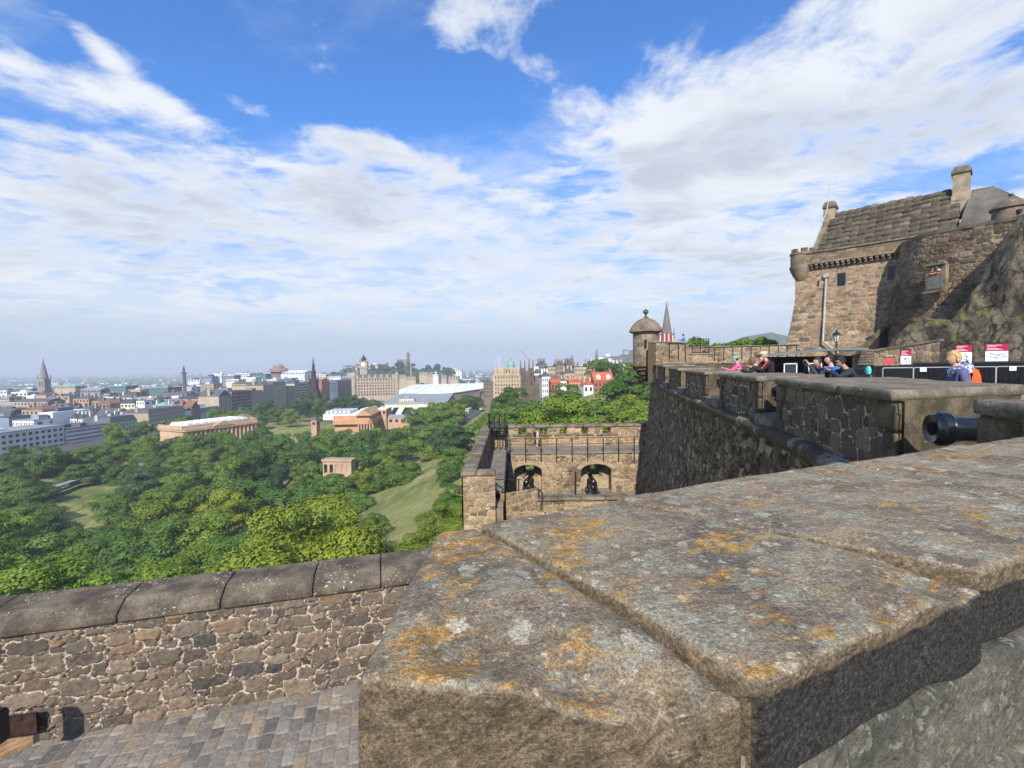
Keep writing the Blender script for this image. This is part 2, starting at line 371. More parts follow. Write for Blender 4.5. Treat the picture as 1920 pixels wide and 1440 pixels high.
def stone_block(name, quad, z0, z1, r, res, mat, parent, amp=.01, f=6.0, seed=0, drop=None, world=True, attrs=None, fine=.0):
    """weathered dressed stone: rounded box on a four-cornered plan, worn by noise. quad in order (-,-),(+,-),(+,+),(-,+)"""
    q = [np.array(p[:2], float) for p in quad]
    L = max(np.linalg.norm(q[1] - q[0]), .02); Wd = max(np.linalg.norm(q[3] - q[0]), .02); H = z1 - z0
    n1, n2, n3 = [max(2, int(v / res)) for v in (L, Wd, H)]
    Vs, Fs = [], []; base = 0
    hs = np.array([L / 2, Wd / 2, H / 2]); r = min(r, .49 * min(L, Wd, H))
    for (ua, va, wa, sgn, na, nb) in ((0, 1, 2, 1, n1, n2), (0, 1, 2, -1, n1, n2), (0, 2, 1, 1, n1, n3), (0, 2, 1, -1, n1, n3), (1, 2, 0, 1, n2, n3), (1, 2, 0, -1, n2, n3)):
        U, Vv = np.meshgrid(np.linspace(-1, 1, na + 1), np.linspace(-1, 1, nb + 1), indexing='ij')
        p = np.zeros(U.shape + (3,)); p[..., ua] = U * hs[ua]; p[..., va] = Vv * hs[va]; p[..., wa] = sgn * hs[wa]
        idx = np.arange(U.size).reshape(U.shape) + base
        F = np.stack([idx[:-1, :-1], idx[1:, :-1], idx[1:, 1:], idx[:-1, 1:]], -1).reshape(-1, 4)
        ee = sgn * (1 if (ua, va, wa) in ((0, 1, 2), (1, 2, 0)) else -1)
        if ee < 0: F = F[:, ::-1]
        Vs.append(p.reshape(-1, 3)); Fs.append(F); base += U.size
    P = np.concatenate(Vs); F = np.concatenate(Fs)
    inner = np.clip(P, -(hs - r), hs - r); d = P - inner; ln = np.linalg.norm(d, axis=1, keepdims=True); ln[ln == 0] = 1
    N = d / ln; P = inner + N * r
    u = (P[:, 0] / L + .5)[:, None]; v = (P[:, 1] / Wd + .5)[:, None]
    XY = (q[0] * (1 - u) + q[1] * u) * (1 - v) + (q[3] * (1 - u) + q[2] * u) * v
    W = np.concatenate([XY, (P[:, 2] + (z0 + z1) / 2)[:, None]], 1)
    ex = (q[1] - q[0]) / L; ey = (q[3] - q[0]) / Wd
    NW = np.stack([N[:, 0] * ex[0] + N[:, 1] * ey[0], N[:, 0] * ex[1] + N[:, 1] * ey[1], N[:, 2]], 1)
    W = W + NW * (fbm(W, f, 5, seed)[:, None] * amp * 2 + (fbm(W, f * 9, 3, seed + 3)[:, None] * fine if fine else 0))
    if drop is not None: W = drop(W, NW)
    if world and parent is not None: W = W - np.array(parent.location)
    # weld
    key = np.round(W, 5); uq, inv = np.unique(key, axis=0, return_inverse=True)
    F = inv.reshape(-1)[F]
    me = npmesh(name, uq, F, mat, True); me.validate()
    return link(name, me, parent)
# ------------------------------------------------------------------ shared stone colours
M = {}
def band(*c): return [(i / (len(c) - 1), v) for i, v in enumerate(c)]
M['rub_low'] = rubble_mat('rubble_low_wall', band((.10, .085, .07), (.17, .13, .095), (.075, .07, .068), (.21, .165, .12), (.13, .105, .085), (.20, .135, .09), (.15, .135, .12)), (.46, .38, .29), 22, .006, lichen=.7, tint=(.88, .94, 1.03))
M['rub_bat'] = rubble_mat('rubble_battery', band((.20, .15, .10), (.38, .29, .19), (.15, .12, .095), (.46, .36, .24), (.30, .22, .14), (.40, .28, .17), (.22, .18, .14)), (.48, .39, .28), 6, .02, tint=(.84, .88, .94), stain=(.5, .48, .46), stain_sc=.35, stain_th=(.52, .68))
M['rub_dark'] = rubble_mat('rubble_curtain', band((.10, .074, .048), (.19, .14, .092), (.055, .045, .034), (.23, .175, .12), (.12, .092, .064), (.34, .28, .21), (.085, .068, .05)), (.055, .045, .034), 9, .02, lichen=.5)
M['rub_merlon'] = rubble_mat('rubble_merlon', band((.10, .08, .06), (.15, .12, .088), (.075, .064, .054), (.18, .145, .105), (.12, .10, .076)), (.42, .39, .35), 14, .01, lichen=.4)
M['rub_tower'] = rubble_mat('rubble_tower', band((.22, .16, .10), (.40, .29, .18), (.13, .105, .085), (.47, .35, .22), (.27, .20, .13), (.42, .27, .16), (.18, .145, .115)), (.42, .34, .24), 5, .03, tint=(.76, .83, .94), stain=(.6, .56, .52), stain_sc=.22, stain_th=(.5, .66))
M['rub_bast'] = rubble_mat('rubble_bastion', band((.16, .13, .10), (.27, .22, .16), (.10, .085, .07), (.32, .26, .19), (.19, .155, .12), (.29, .23, .165)), (.36, .29, .21), 5, .03, stain=(.5, .48, .46), stain_sc=.16, stain_th=(.46, .58))
M['rub_under'] = rubble_mat('rubble_under_coping', band((.15, .145, .12), (.21, .19, .15), (.12, .115, .10), (.24, .20, .15)), (.30, .27, .21), 45, .008, lichen=.9)
M['setts'] = rubble_mat('setts', band((.20, .19, .18), (.245, .225, .20), (.185, .18, .175), (.26, .215, .16), (.22, .21, .20), (.235, .22, .20), (.20, .195, .19), (.12, .12, .12), (.215, .205, .195), (.25, .215, .175)), (.245, .23, .21), 40, .004)
def coping_mat(name, base=(.19, .175, .155), dark=(.07, .066, .062), sc=1.0, speck=.55):
    m, G, b = newmat(name); tc = G.new('ShaderNodeTexCoord').outputs['Object']
    n = G.noise(tc, 2.2 * sc, 8, .62); f = G.noise(tc, 30 * sc, 6, .7)
    c = G.mix(G.rng(n, .38, .64), c3(dark), c3(base))
    c = G.mix(1.0, c, G.ramp(f, [(.25, (.55, .55, .55)), (.5, (1, 1, 1)), (.75, (1.5, 1.48, 1.42))]), 'MULTIPLY')
    sp = G.noise(tc, 26 * sc, 2, .5); ms = G.noise(tc, 1.6 * sc, 3)
    c = G.mix(G.math('MULTIPLY', G.rng(sp, .645, .675), G.rng(ms, .46, .6, 0, speck * 1.5)), c, (.52, .52, .47, 1))
    c = G.mix(1.0, c, (1.02, .95, .84, 1), 'MULTIPLY')
    G.put(b.inputs['Base Color'], c); b.inputs['Roughness'].default_value = .92; b.inputs['Specular IOR Level'].default_value = .15
    bump(G, b, G.noise(tc, 40 * sc, 8, .7), .006 / sc); return m
M['cope_low'] = coping_mat('coping_low', (.165, .145, .118), (.075, .064, .055), 1.4, .7)
M['cope_bat'] = coping_mat('coping_battery', (.22, .19, .15), (.11, .095, .08), .5, .3)
M['cope_cur'] = coping_mat('coping_curtain', (.22, .20, .165), (.12, .11, .095), .9, .35)
M['ashlar_dk'] = coping_mat('ashlar_dark', (.15, .128, .09), (.065, .057, .042), 1.2, .2)
M['iron'] = pm('iron', (.012, .012, .013), .45, .3, 6, spec=.5)
M['gun'] = pm('gun_metal', (.008, .009, .012), .22, .3, 4, spec=.6)
# foreground coping stone: grey sandstone, orange and pale lichens, black crust on the face
def fore_mat():
    m, G, b = newmat('weathered_coping'); tcn = G.new('ShaderNodeTexCoord'); tc = tcn.outputs['Object']
    nrm = G.new('ShaderNodeNewGeometry').outputs['True Normal']; nz = G.new('ShaderNodeSeparateXYZ'); G.l.new(nrm, nz.inputs[0]); up = nz.outputs[2]
    sx = G.new('ShaderNodeSeparateXYZ'); G.l.new(tc, sx.inputs[0])
    E = 0.4447; mp = G.new('ShaderNodeMapping'); mp.inputs['Rotation'].default_value = (0, 0, -E); G.l.new(tc, mp.inputs[0])
    st = G.vec('MULTIPLY', mp.outputs[0], (1.0, 2.6, 5.0))          # bedding along the wall
    big = G.noise(tc, 3.0, 6, .6); str_ = G.noise(st, 9.0, 8, .68, .4); fine = G.noise(tc, 110, 6, .75); mid = G.noise(tc, 24, 6, .68)
    c = G.mix(G.rng(big, .36, .62), (.135, .112, .086, 1), (.255, .210, .155, 1))
    c = G.mix(G.rng(str_, .42, .66, 0, .75), c, (.155, .150, .138, 1))
    lowb = G.noise(tc, 1.7, 4, .55, 0)
    c = G.mix(G.rng(lowb, .53, .63, 0, .7), c, (.090, .088, .088, 1))
    # grey-green crustose film
    gf = G.noise(tc, 6.5, 7, .68, .3)
    c = G.mix(G.math('MULTIPLY', G.rng(gf, .50, .57, 0, .8), G.rng(up, .6, .9)), c, (.225, .228, .195, 1))
    # orange lichen
    on = G.noise(st, 5.2, 9, .74, .5); om = G.noise(tc, 3.4, 3, .5)
    osz = G.rng(sx.outputs[0], .75, .1, 0, .045)
    o = G.math('MULTIPLY', G.rng(G.math('ADD', G.math('ADD', G.math('MULTIPLY', on, .6), G.math('MULTIPLY', om, .46)), osz), .576, .630), G.rng(up, .7, .92))
    c = G.mix(G.math('MULTIPLY', o, G.rng(mid, .32, .55, .35, .92)), c, G.mix(G.rng(mid, .3, .7), (.21, .125, .045, 1), (.37, .24, .085, 1)))
    # pale round lichens
    for (s, t0, t1, wgt) in ((9.0, .20, .26, .65), (24.0, .22, .30, .6), (5.0, .15, .19, .55), (45., .2, .3, .7)):
        wv = G.vec('ADD', tc, G.vec('SCALE', G.noise(tc, s * 2.2, 4, .6, 0, 1), sc=.9 / s))
        d = G.voro(wv, s); pick = G.voro(wv, s, out=1)
        spn = G.new('ShaderNodeSeparateColor'); G.l.new(pick, spn.inputs[0])
        k = G.math('MULTIPLY', G.rng(d, t1, t0), G.rng(spn.outputs[0], .58, .62))
        k = G.math('MULTIPLY', k, G.rng(mid, .3, .45, .3, 1))
        c = G.mix(G.math('MULTIPLY', k, wgt), c, G.mix(spn.outputs[1], (.27, .28, .26, 1), (.42, .43, .385, 1)))
    # fractured face: warm bedded rock
    face = G.rng(up, .75, .35)
    ftm = G.new('ShaderNodeMapping'); ftm.inputs['Rotation'].default_value = (.5, .35, 0); G.l.new(mp.outputs[0], ftm.inputs[0]); ft = G.noise(G.vec('MULTIPLY', ftm.outputs[0], (9, 9, 24)), 2.6, 10, .78, .25)
    c = G.mix(face, c, G.mix(G.rng(ft, .34, .68), (.10, .082, .060, 1), (.31, .255, .185, 1)))
    # black crust on the long front face
    dt = G.dot(nrm, (.43, -.9, 0)); cr = G.noise(tc, 7, 5, .6); attr = G.new('ShaderNodeAttribute', attribute_name='crust').outputs['Fac']
    zc = G.math('ADD', sx.outputs[2], G.math('MULTIPLY', G.math('SUBTRACT', cr, .5), .05))
    ck = G.math('MULTIPLY', G.math('MULTIPLY', G.rng(dt, .45, .7), G.rng(zc, -.037, -.045)), G.rng(sx.outputs[0], .60, .62))
    c = G.mix(ck, c, G.mix(G.rng(fine, .3, .7), (.030, .030, .033, 1), (.075, .075, .080, 1)))
    c = G.mix(1.0, c, G.ramp(fine, [(.30, (.52, .52, .52)), (.5, (1, 1, 1)), (.68, (1.62, 1.60, 1.55))]), 'MULTIPLY')
    vf = G.noise(tc, 260, 3, .7); c = G.mix(1.0, c, G.ramp(vf, [(.32, (.55, .55, .55)), (.5, (1, 1, 1)), (.68, (1.45, 1.45, 1.42))]), 'MULTIPLY')
    c = G.mix(1.0, c, G.ramp(mid, [(.25, (.75, .75, .75)), (.5, (1, 1, 1)), (.75, (1.22, 1.2, 1.18))]), 'MULTIPLY')
    c = G.mix(1.0, c, (1.20, 1.10, .95, 1), 'MULTIPLY')
    G.put(b.inputs['Base Color'], c); b.inputs['Roughness'].default_value = .9; b.inputs['Specular IOR Level'].default_value = .2
    hh = G.math('ADD', G.math('ADD', G.math('MULTIPLY', fine, .25), G.math('MULTIPLY', mid, .8)), G.math('MULTIPLY', str_, .8))
    hh = G.math('ADD', hh, G.math('MULTIPLY', G.math('MULTIPLY', ft, face), 1.3))
    bump(G, b, hh, .017, 1.0); return m
M['fore'] = fore_mat()
M['fore_mortar'] = pm('lime_mortar', (.33, .295, .245), .95, .3, 30, .01)
# ------------------------------------------------------------------ foreground parapet
ZT = -.5
def pz(px, py, z=ZT):
    p = atz(px, py, z); return (p.x, p.y)
O_ = np.array(pz(815, 992)); Pa = np.array(pz(1850, 828)); e1 = Pa - O_; e1 /= np.linalg.norm(e1); e2 = np.array([e1[1], -e1[0]])
base = thing('parapet_wall', 'broad weathered stone parapet with orange lichen right in front of the viewer', 'parapet', (O_[0], O_[1], ZT))
def wl2(s, t): return tuple(O_ + e1 * s + e2 * t)
def st_(px, py):
    d = np.array(pz(px, py)) - O_; return float(d @ e1), float(d @ e2)
jA0, jA1 = st_(900, 985), st_(1408, 1262)
jB0, jB1 = st_(1150, 936), st_(1852, 1082)
c0, c1_ = st_(1575, 869), st_(2320, 960)
TN = max(jA1[1], .7)
def wear(W, N):
    # hollows worn into the near edge
    lc = W.copy(); rel = W[:, :2] - O_; s = rel @ e1; t = rel @ e2
    dpt = np.zeros(len(W))
    for (cs, ct, r, k) in ((.06, .74, .10, .06), (.16, .86, .10, .06), (.16, .84, .05, .05), (.95, .84, .10, .035), (.70, .86, .07, .02), (-.08, .60, .10, .04)):
        q = ((s - cs) ** 2 + (t - ct) ** 2) / r ** 2; dpt += k * np.exp(-q * 1.4)
    W = W.copy(); W[:, 2] -= dpt * sstep(ZT - .34, ZT - .04, W[:, 2])
    W[:, 2] += .006 * np.sin(s * 9 + 1) * sstep(.2, .6, t) - .010 * sstep(.55, .9, t)
    return W
g_ = .001
A = stone_block('coping_stone', [wl2(0.0, 0), wl2(jA0[0] - g_, -.0), wl2(jA1[0] - g_, jA1[1] + .03), pz(655, 1262)], ZT - .42, ZT, .034, .007, M['fore'], base, .016, 4.6, 3, wear, fine=.003)
A['label'] = 'end coping stone patched with orange lichen'
B = stone_block('coping_stone', [wl2(jA0[0] + g_, 0.01), wl2(jB0[0] - g_, 0), wl2(jB1[0] - g_, jB1[1]), wl2(jA1[0] + .010, jA1[1] + .01)], ZT - .185, ZT + .002, .022, .0075, M['fore'], base, .008, 5.0, 11, wear, fine=.002)
B['label'] = 'middle coping stone with black crusted face'
C = stone_block('coping_stone', [wl2(jB0[0] + g_, -.02), wl2(c0[0], -.03), wl2(jB1[0] + .80, jB1[1]), wl2(jB1[0] + g_, jB1[1] - .01)], ZT - .18, ZT + .008, .024, .010, M['fore'], base, .008, 5.0, 23, None, fine=.002)
for k in range(4):
    s0 = c0[0] + .02 + k * 1.1; s1 = jB1[0] + .82 + k * 1.1
    stone_block('coping_stone', [wl2(s0, -.03), wl2(s0 + 1.08, -.03), wl2(s1 + 1.08, jB1[1]), wl2(s1, jB1[1])], ZT - .18, ZT + .006 * (-1) ** k, .04, .016, M['fore'], base, .010, 5.0, 31 + k)
ct = .05
mb = MB()
for (a0, a1_, tf) in ((.02, 7.0, jA1[1] - .06),):
    mb.prism([wl2(a0, ct), wl2(a1_, ct), wl2(a1_, tf), wl2(jA1[0] + .02, tf), wl2(.0, .60)], -3.8, ZT - .178)
mb.build('wall_core', M['fore_mortar'], base, world=True)
# mortar in the near joint
mb = MB(); mb.prism([wl2(jA1[0] - .05, .3), wl2(jA1[0] + .03, .3), wl2(jA1[0] + .022, jA1[1] - .012), wl2(jA1[0] - .018, jA1[1] - .012)], ZT - .42, ZT - .15); mb.build('joint_mortar', M['fore_mortar'], base, world=True)
f2 = O_ + e1 * (jA1[0] - .05) + e2 * (jA1[1] - .05)
um, G, b = newmat('under_stone'); tc = G.new('ShaderNodeTexCoord').outputs['Object']; a_ = G.noise(tc, 5, 7, .65); b2_ = G.noise(tc, 60, 6, .75); c_ = G.noise(tc, 34, 3, .6)
c = G.mix(G.rng(a_, .38, .62), (.115, .115, .095, 1), (.23, .205, .16, 1)); c = G.mix(G.rng(c_, .56, .62, 0, .8), c, (.33, .32, .26, 1)); c = G.mix(1.0, c, G.ramp(b2_, [(.25, (.5, .5, .5)), (.5, (1, 1, 1)), (.75, (1.45, 1.42, 1.35))]), 'MULTIPLY')
G.put(b.inputs['Base Color'], c); b.inputs['Roughness'].default_value = .95; bump(G, b, G.math('ADD', b2_, G.math('MULTIPLY', G.noise(tc, 16, 6, .7), 2.0)), .02)
rg3 = random.Random(14); zc = ZT - .198
for row in range(5):
    hh_ = (.27, .24, .25, .2, .2)[row]; s = jA1[0] - .02 - row * .03 + (.05 if row % 2 else 0)
    while s < jA1[0] + 3.0:
        Ls = rg3.uniform(.40, .62) if row else rg3.uniform(.50, .66); tin = .004 + rg3.uniform(-.006, .008)
        stone_block('rubble_stone', [wl2(s, jA1[1] - .35), wl2(s + Ls, jA1[1] - .35), wl2(s + Ls, jA1[1] - tin), wl2(s + rg3.uniform(0, .02), jA1[1] - tin)], zc - hh_, zc, .03, .010, um, base, .020, 7.5, 400 + row * 20 + int(s * 9), fine=.004)
        s += Ls + .012
    zc -= hh_ + .014
wall_panel('rubble_facing', 6.6, 3.2, .03, plane_fn((O_ + e1 * 7.0 + e2 * .08).tolist() + [-3.8], (-e1[0], -e1[1], 0), (0, 0, 1), (-e2[0], -e2[1], 0)), M['rub_under'], base, .10, .22, 7, 1.5, .02)
# ------------------------------------------------------------------ lower wall, setts
ZG = -3.8
Lb = atz(0, 1401, ZG); Rb = atz(760, 1264, ZG); wd = np.array([(Rb - Lb).x, (Rb - Lb).y]); wlen = np.linalg.norm(wd); wd /= wlen
wn_ = np.array([wd[1], -wd[0]]); L0 = np.array([Lb.x, Lb.y]) - wd * 1.6; WL = wlen + 4.2
zt = (at(0, 1186, Lb.y).z + at(740, 1099, Rb.y).z) / 2
low = thing('boundary_wall', 'low rubble wall with dark flat coping at the edge of the cobbled way, lower left', 'wall', (L0[0], L0[1], ZG))
wall_panel('rubble_facing', WL, zt - ZG + .04, .011, plane_fn((L0[0], L0[1], ZG - .02), (wd[0], wd[1], 0), (0, 0, 1), (wn_[0], wn_[1], 0)), M['rub_low'], low, .012, .092, 8, 1.6, .030, joint=.92, warp=.55, jl=.32)
mb = MB(); q = lambda s, t: tuple(L0 + wd * s - wn_ * t)
mb.prism([q(0, .02), q(WL, .02), q(WL, .52), q(0, .52)], ZG - 3, zt); mb.build('wall_core', M['rub_low'], low, world=True)
wd3 = lambda px: float((np.array([atz(px, 1150, zt + .1).x, atz(px, 1150, zt + .1).y]) - L0) @ wd)
# coping joints read off the photograph
jn = [0] + [ (lambda P: float((np.array([P.x, P.y]) - L0) @ wd))(at(px, py, 5.3 + 0 * px)) for px, py in ((62, 1185), (262, 1160), (425, 1140), (585, 1120), (714, 1102))]
jn += [jn[-1] + 1.0, jn[-1] + 2.1, jn[-1] + 3.3]; jn[0] = jn[1] - 1.15
def bevel_drop(W, N):
    t = (W[:, :2] - L0) @ wn_; W = W.copy(); W[:, 2] -= np.clip(t + .12, 0, 1) * .55 * sstep(zt + .02, zt + .17, W[:, 2]); return W
for i in range(len(jn) - 1):
    a, bb = jn[i] + .004, jn[i + 1] - .004
    stone_block('coping_stone', [q(a, -.07), q(bb, -.07), q(bb, .56), q(a, .56)], zt, zt + .185, .018, .016, M['cope_low'], low, .004, 3, 60 + i, bevel_drop, fine=.003)
# cobbles: courses run at right angles to the wall
def sett_fn(X, Y):
    o = np.array([*(L0 + wn_ * 5.5), ZG]); P = o - X[..., None] * np.array([wn_[0], wn_[1], 0]) + Y[..., None] * np.array([wd[0], wd[1], 0])
    return P, np.broadcast_to(np.array([0, 0, 1.0]), X.shape + (3,))
pv = wall_panel('cobbled_way', 5.48, 8.6, .012, sett_fn, M['setts'], None, seed=12, relief=.012, rows=(.125, .21), warp=.06, joint=.8, smax=.1, smin=.08)
setp(pv, 'grey stone setts of the way beneath the low wall', 'paving', kind='structure')
# timber kerb and dark recess plate at the lower left corner

kp = atz(0, 1425, ZG); kq = atz(62, 1396, ZG)
t = thing('timber_kerb', 'pale timber edge board at the bottom left corner against the low wall', 'board', (kp.x, kp.y, ZG))
dx_, dy_ = kq.x - kp.x, kq.y - kp.y; L = math.hypot(dx_, dy_); mb = MB()
for i in range(3): mb.box((dx_ / 2 - dx_ * .6 + i * -.03, dy_ / 2 - dy_ * .6 + i * .055, .03 + i * .02), (L * 2.2, .05, .05), math.atan2(dy_, dx_))
mb.build('boards', pm('raw_timber', (.34, .22, .12), .8, .35, 9, .004), t); mb = MB(); mb.box((dx_ * .98, dy_ * .98 + .05, .05), (.06, .10, .13), math.atan2(dy_, dx_)); mb.build('end_block', pm('dark_timber', (.07, .06, .07), .8, .2, 9), t)
hp = at(22, 1362, Lb.y - .06); t = thing('wall_niche', 'dark recess low in the wall at the bottom left corner', 'recess', tuple(hp)); mb = MB(); mb.box((0, 0, 0), (.42, .03, .20), math.atan2(wd[1], wd[0])); mb.build('dark_plate', pm('recess_shade_brown', (.035, .018, .014), .9, .5, 14), t)  # thin plate on the wall; the hole's shade is put in its colour
bp = at(-8, 1362, Lb.y - .5); t = thing('display_box', 'black edged blue box just entering the frame at the lower left edge', 'box', tuple(bp)); mb = MB(); mb.box((0, 0, 0), (.16, .12, .30)); o = mb.build('case', M['iron'], t, bevel=.02); mb = MB(); mb.box((.02, -.062, 0), (.09, .006, .17)); mb.build('panel', pm('blue_panel', (.10, .32, .55), .4, .1, 2), t)
# ------------------------------------------------------------------ terrain (x right, y ahead, z above the viewer's eye)
CP = [(-200,225,-58),(-150,180,-58),(-100,300,-58),(-60,250,-55),(-180,120,-55),(-140,90,-52),(-90,60,-46),(-60,80,-44),(-40,50,-38),(-25,35,-30),(-10,22,-18),
 (-80,140,-53),(-40,110,-43),(-27,120,-37),(-26,90,-34),(-22,150,-36),(-20,200,-38),(-60,200,-52),(5,60,-20),(8,100,-19),(5,150,-22),(12,200,-20),(-20,300,-33),(-32,350,-35),(-5,260,-28),
 (10,20,-14),(60,60,-12),(60,150,-10),(60,200,-10),(55,255,-14),(20,300,-26),(90,300,-8),(0,330,-33),(10,420,-36),(80,420,-20),(-10,520,-42),(60,620,-40),(0,740,-48),(150,700,-45),
 (-245,263,-49),(-285,263,-47),(-235,400,-48),(-265,530,-47),(-215,530,-49),(-240,900,-48),(-240,150,-50),(-290,150,-47),(-260,60,-52),(-300,20,-47),
 (-200,330,-49),(-150,400,-50),(-110,350,-50),(-100,420,-54),(-60,400,-50),(-120,520,-60),(-60,560,-60),(-120,640,-58),(-40,680,-58),(-180,640,-50),(-180,760,-48),(-60,800,-50),
 (-450,300,-44),(-600,600,-44),(-450,700,-44),(-800,300,-56),(-900,700,-64),(-700,1100,-62),(-500,1300,-60),(-100,1100,-58),(150,1100,-62),(0,1500,-66),
 (-1500,700,-84),(-1500,1500,-90),(-2500,2500,-100),(-500,2600,-92),(500,2600,-84),(1500,2600,-50),(1600,1500,-20),(700,900,-40),(500,500,-22),(300,250,-8),(500,1300,-58),(200,1700,-70),
 (-3500,1500,-102),(-3000,5000,-104),(0,5500,-104),(3000,5000,-95),(-600,-200,-50),(0,-200,-10),(300,-200,-10),(-200,0,-54),(1500,0,-30),(-3000,-500,-80)]
_C = np.array([(a, b) for a, b, c in CP], float); _Z = np.array([c for a, b, c in CP], float)
_D = np.linalg.norm(_C[:, None] - _C[None], axis=2); _n = len(_C)
_A = np.zeros((_n + 1, _n + 1)); _A[:_n, :_n] = _D + np.eye(_n) * 1.0 * 0; _A[:_n, _n] = 1; _A[_n, :_n] = 1
_w = np.linalg.solve(_A, np.concatenate([_Z, [0]]))
BUMP = []          # x, y, rx, ry, height, rotation
def addbump(px, py, D, rx, ry, rot=0, base=None):
    p = at(px, py, D); b0 = float(np.linalg.norm(np.array([[p.x, p.y]]) - _C, axis=1) @ _w[:_n] + _w[_n]); BUMP.append((p.x, p.y, rx, ry, p.z - b0, rot))
addbump(764, 684, 1240, 85, 130, 0, -60); addbump(700, 688, 1320, 90, 120, 0, -62); addbump(815, 689, 1250, 80, 110, 0, -60); addbump(652, 696, 1330, 70, 120, 0, -62)
addbump(1425, 611, 1900, 95, 260, 0, -18); addbump(1300, 650, 2000, 330, 330, 0, -30); addbump(1480, 630, 1950, 190, 300, 0, 0)
addbump(1205, 651, 2000, 190, 260, 0, 0); addbump(1135, 667, 2000, 120, 250, 0, 0)
def terr(x, y):
    x = np.asarray(x, float); y = np.asarray(y, float); sh = x.shape; P = np.stack([x.ravel(), y.ravel()], 1)
    out = np.empty(len(P))
    for i in range(0, len(P), 4000):
        Q = P[i:i + 4000]; out[i:i + 4000] = np.linalg.norm(Q[:, None] - _C[None], axis=2) @ _w[:_n] + _w[_n]
    add = np.zeros(len(P))
    for bx, by, rx, ry, h, ro in BUMP:
        dx = P[:, 0] - bx; dy = P[:, 1] - by; c, s = math.cos(ro), math.sin(ro); u = (dx * c + dy * s) / rx; v = (-dx * s + dy * c) / ry
        add = np.maximum(add, h * np.exp(-(u * u + v * v)))
    out = out + add
    far = np.maximum(np.hypot(P[:, 0], P[:, 1]) - 3500, 0) / 2500
    k = np.clip(far, 0, 1); out = out * (1 - k) + (-105) * k
    return out.reshape(sh)
def tz(x, y): return float(terr(np.array([x]), np.array([y]))[0])
def hit(px, py):                        # where the photo pixel's sight line meets the ground
    d = ray(px, py); ts = np.concatenate([np.arange(15, 700, 2.0), np.arange(700, 6000, 20.0)]); z = terr(d.x * ts, d.y * ts)
    k = np.where(d.z * ts < z)[0]
    if not len(k): return None
    t = ts[k[0]]; return Vector((d.x * t, d.y * t, z[k[0]]))
def axis(a, b, fine0, fine1, st):
    o = list(np.arange(fine0, fine1 + 1, st)); s = st
    while o[-1] < b: s *= 1.18; o.append(o[-1] + s)
    s = st
    while o[0] > a: s *= 1.18; o.insert(0, o[0] - s)
    return np.array(o)
gx = axis(-16000, 16000, -340, 160, 4.0); gy = axis(-3000, 22000, 8, 640, 4.0)
GX, GY = np.meshgrid(gx, gy, indexing='ij'); GZ = terr(GX, GY)
rough_ = fbm(np.stack([GX, GY, GX * 0], -1), 1 / 14.0, 4, 5) * 1.6 + fbm(np.stack([GX, GY, GX * 0], -1), 1 / 160.0, 3, 8) * np.clip(np.hypot(GX, GY) / 1500, 0, 1) * 14
GZ = GZ + rough_ * (GY > 30)
inside = (GX > -12) & (GX < 60) & (GY < 34); GZ = np.where(inside, np.minimum(GZ, -20), GZ)
idx = np.arange(GX.size).reshape(GX.shape); F = np.stack([idx[:-1, :-1], idx[1:, :-1], idx[1:, 1:], idx[:-1, 1:]], -1).reshape(-1, 4)
m, G, b = newmat('ground'); tc = G.new('ShaderNodeTexCoord').outputs['Object']
n1_ = G.noise(tc, .03, 8, .65); n2_ = G.noise(tc, .6, 8, .7); n3_ = G.noise(tc, .006, 6, .6); n4_ = G.noise(G.vec('MULTIPLY', tc, (1, .35, 1)), .16, 6, .65)
c = G.mix(G.rng(n1_, .35, .65), (.13, .155, .035, 1), (.25, .25, .08, 1))
c = G.mix(G.rng(n4_, .5, .62, 0, .6), c, (.36, .31, .14, 1))
c = G.mix(1.0, c, G.ramp(n2_, [(.25, (.6, .6, .6)), (.5, (1, 1, 1)), (.75, (1.4, 1.4, 1.3))]), 'MULTIPLY')
sx = G.new('ShaderNodeSeparateXYZ'); G.l.new(tc, sx.inputs[0])
far = G.rng(sx.outputs[1], 620, 800); town = G.mix(G.rng(n3_, .42, .58), (.035, .055, .025, 1), (.10, .095, .085, 1))
bt = G.noise(tc, .05, 3, .5); town = G.mix(G.rng(bt, .62, .66), town, (.22, .21, .19, 1))
left = G.rng(sx.outputs[0], -225, -262)
c = G.mix(G.math('MAXIMUM', left, 0.0), c, (.11, .108, .10, 1)); c = G.mix(far, c, town)
hill = G.math('MULTIPLY', G.rng(sx.outputs[2], -52, -30), G.rng(sx.outputs[1], 900, 1100)); c = G.mix(hill, c, G.mix(G.rng(bt, .4, .6), (.04, .062, .024, 1), (.085, .11, .04, 1)))
G.put(b.inputs['Base Color'], c); b.inputs['Roughness'].default_value = 1; bump(G, b, n2_, .5)
M['ground'] = m
setp(link('ground', npmesh('ground', np.stack([GX, GY, GZ], -1).reshape(-1, 3), F, m, True)), kind='structure')
mb = MB(); mb.box((0, 12000, -103.4), (60000, 17000, .5)); sea = mb.build('water', pm('sea', (.05, .09, .12), .25, .1, .01, .0)); setp(sea, kind='structure')
hz, G, b = newmat('haze'); hz.node_tree.nodes.clear()
o = G.new('ShaderNodeOutputMaterial'); v = G.new('ShaderNodeVolumePrincipled'); v.inputs['Color'].default_value = (.82, .90, 1.0, 1); v.inputs['Density'].default_value = 2.2e-4; v.inputs['Anisotropy'].default_value = .0
G.l.new(v.outputs[0], o.inputs['Volume'])
mb = MB(); mb.b2(-17000, 17000, -3500, 23000, -135, 155); setp(mb.build('haze', hz), kind='stuff')
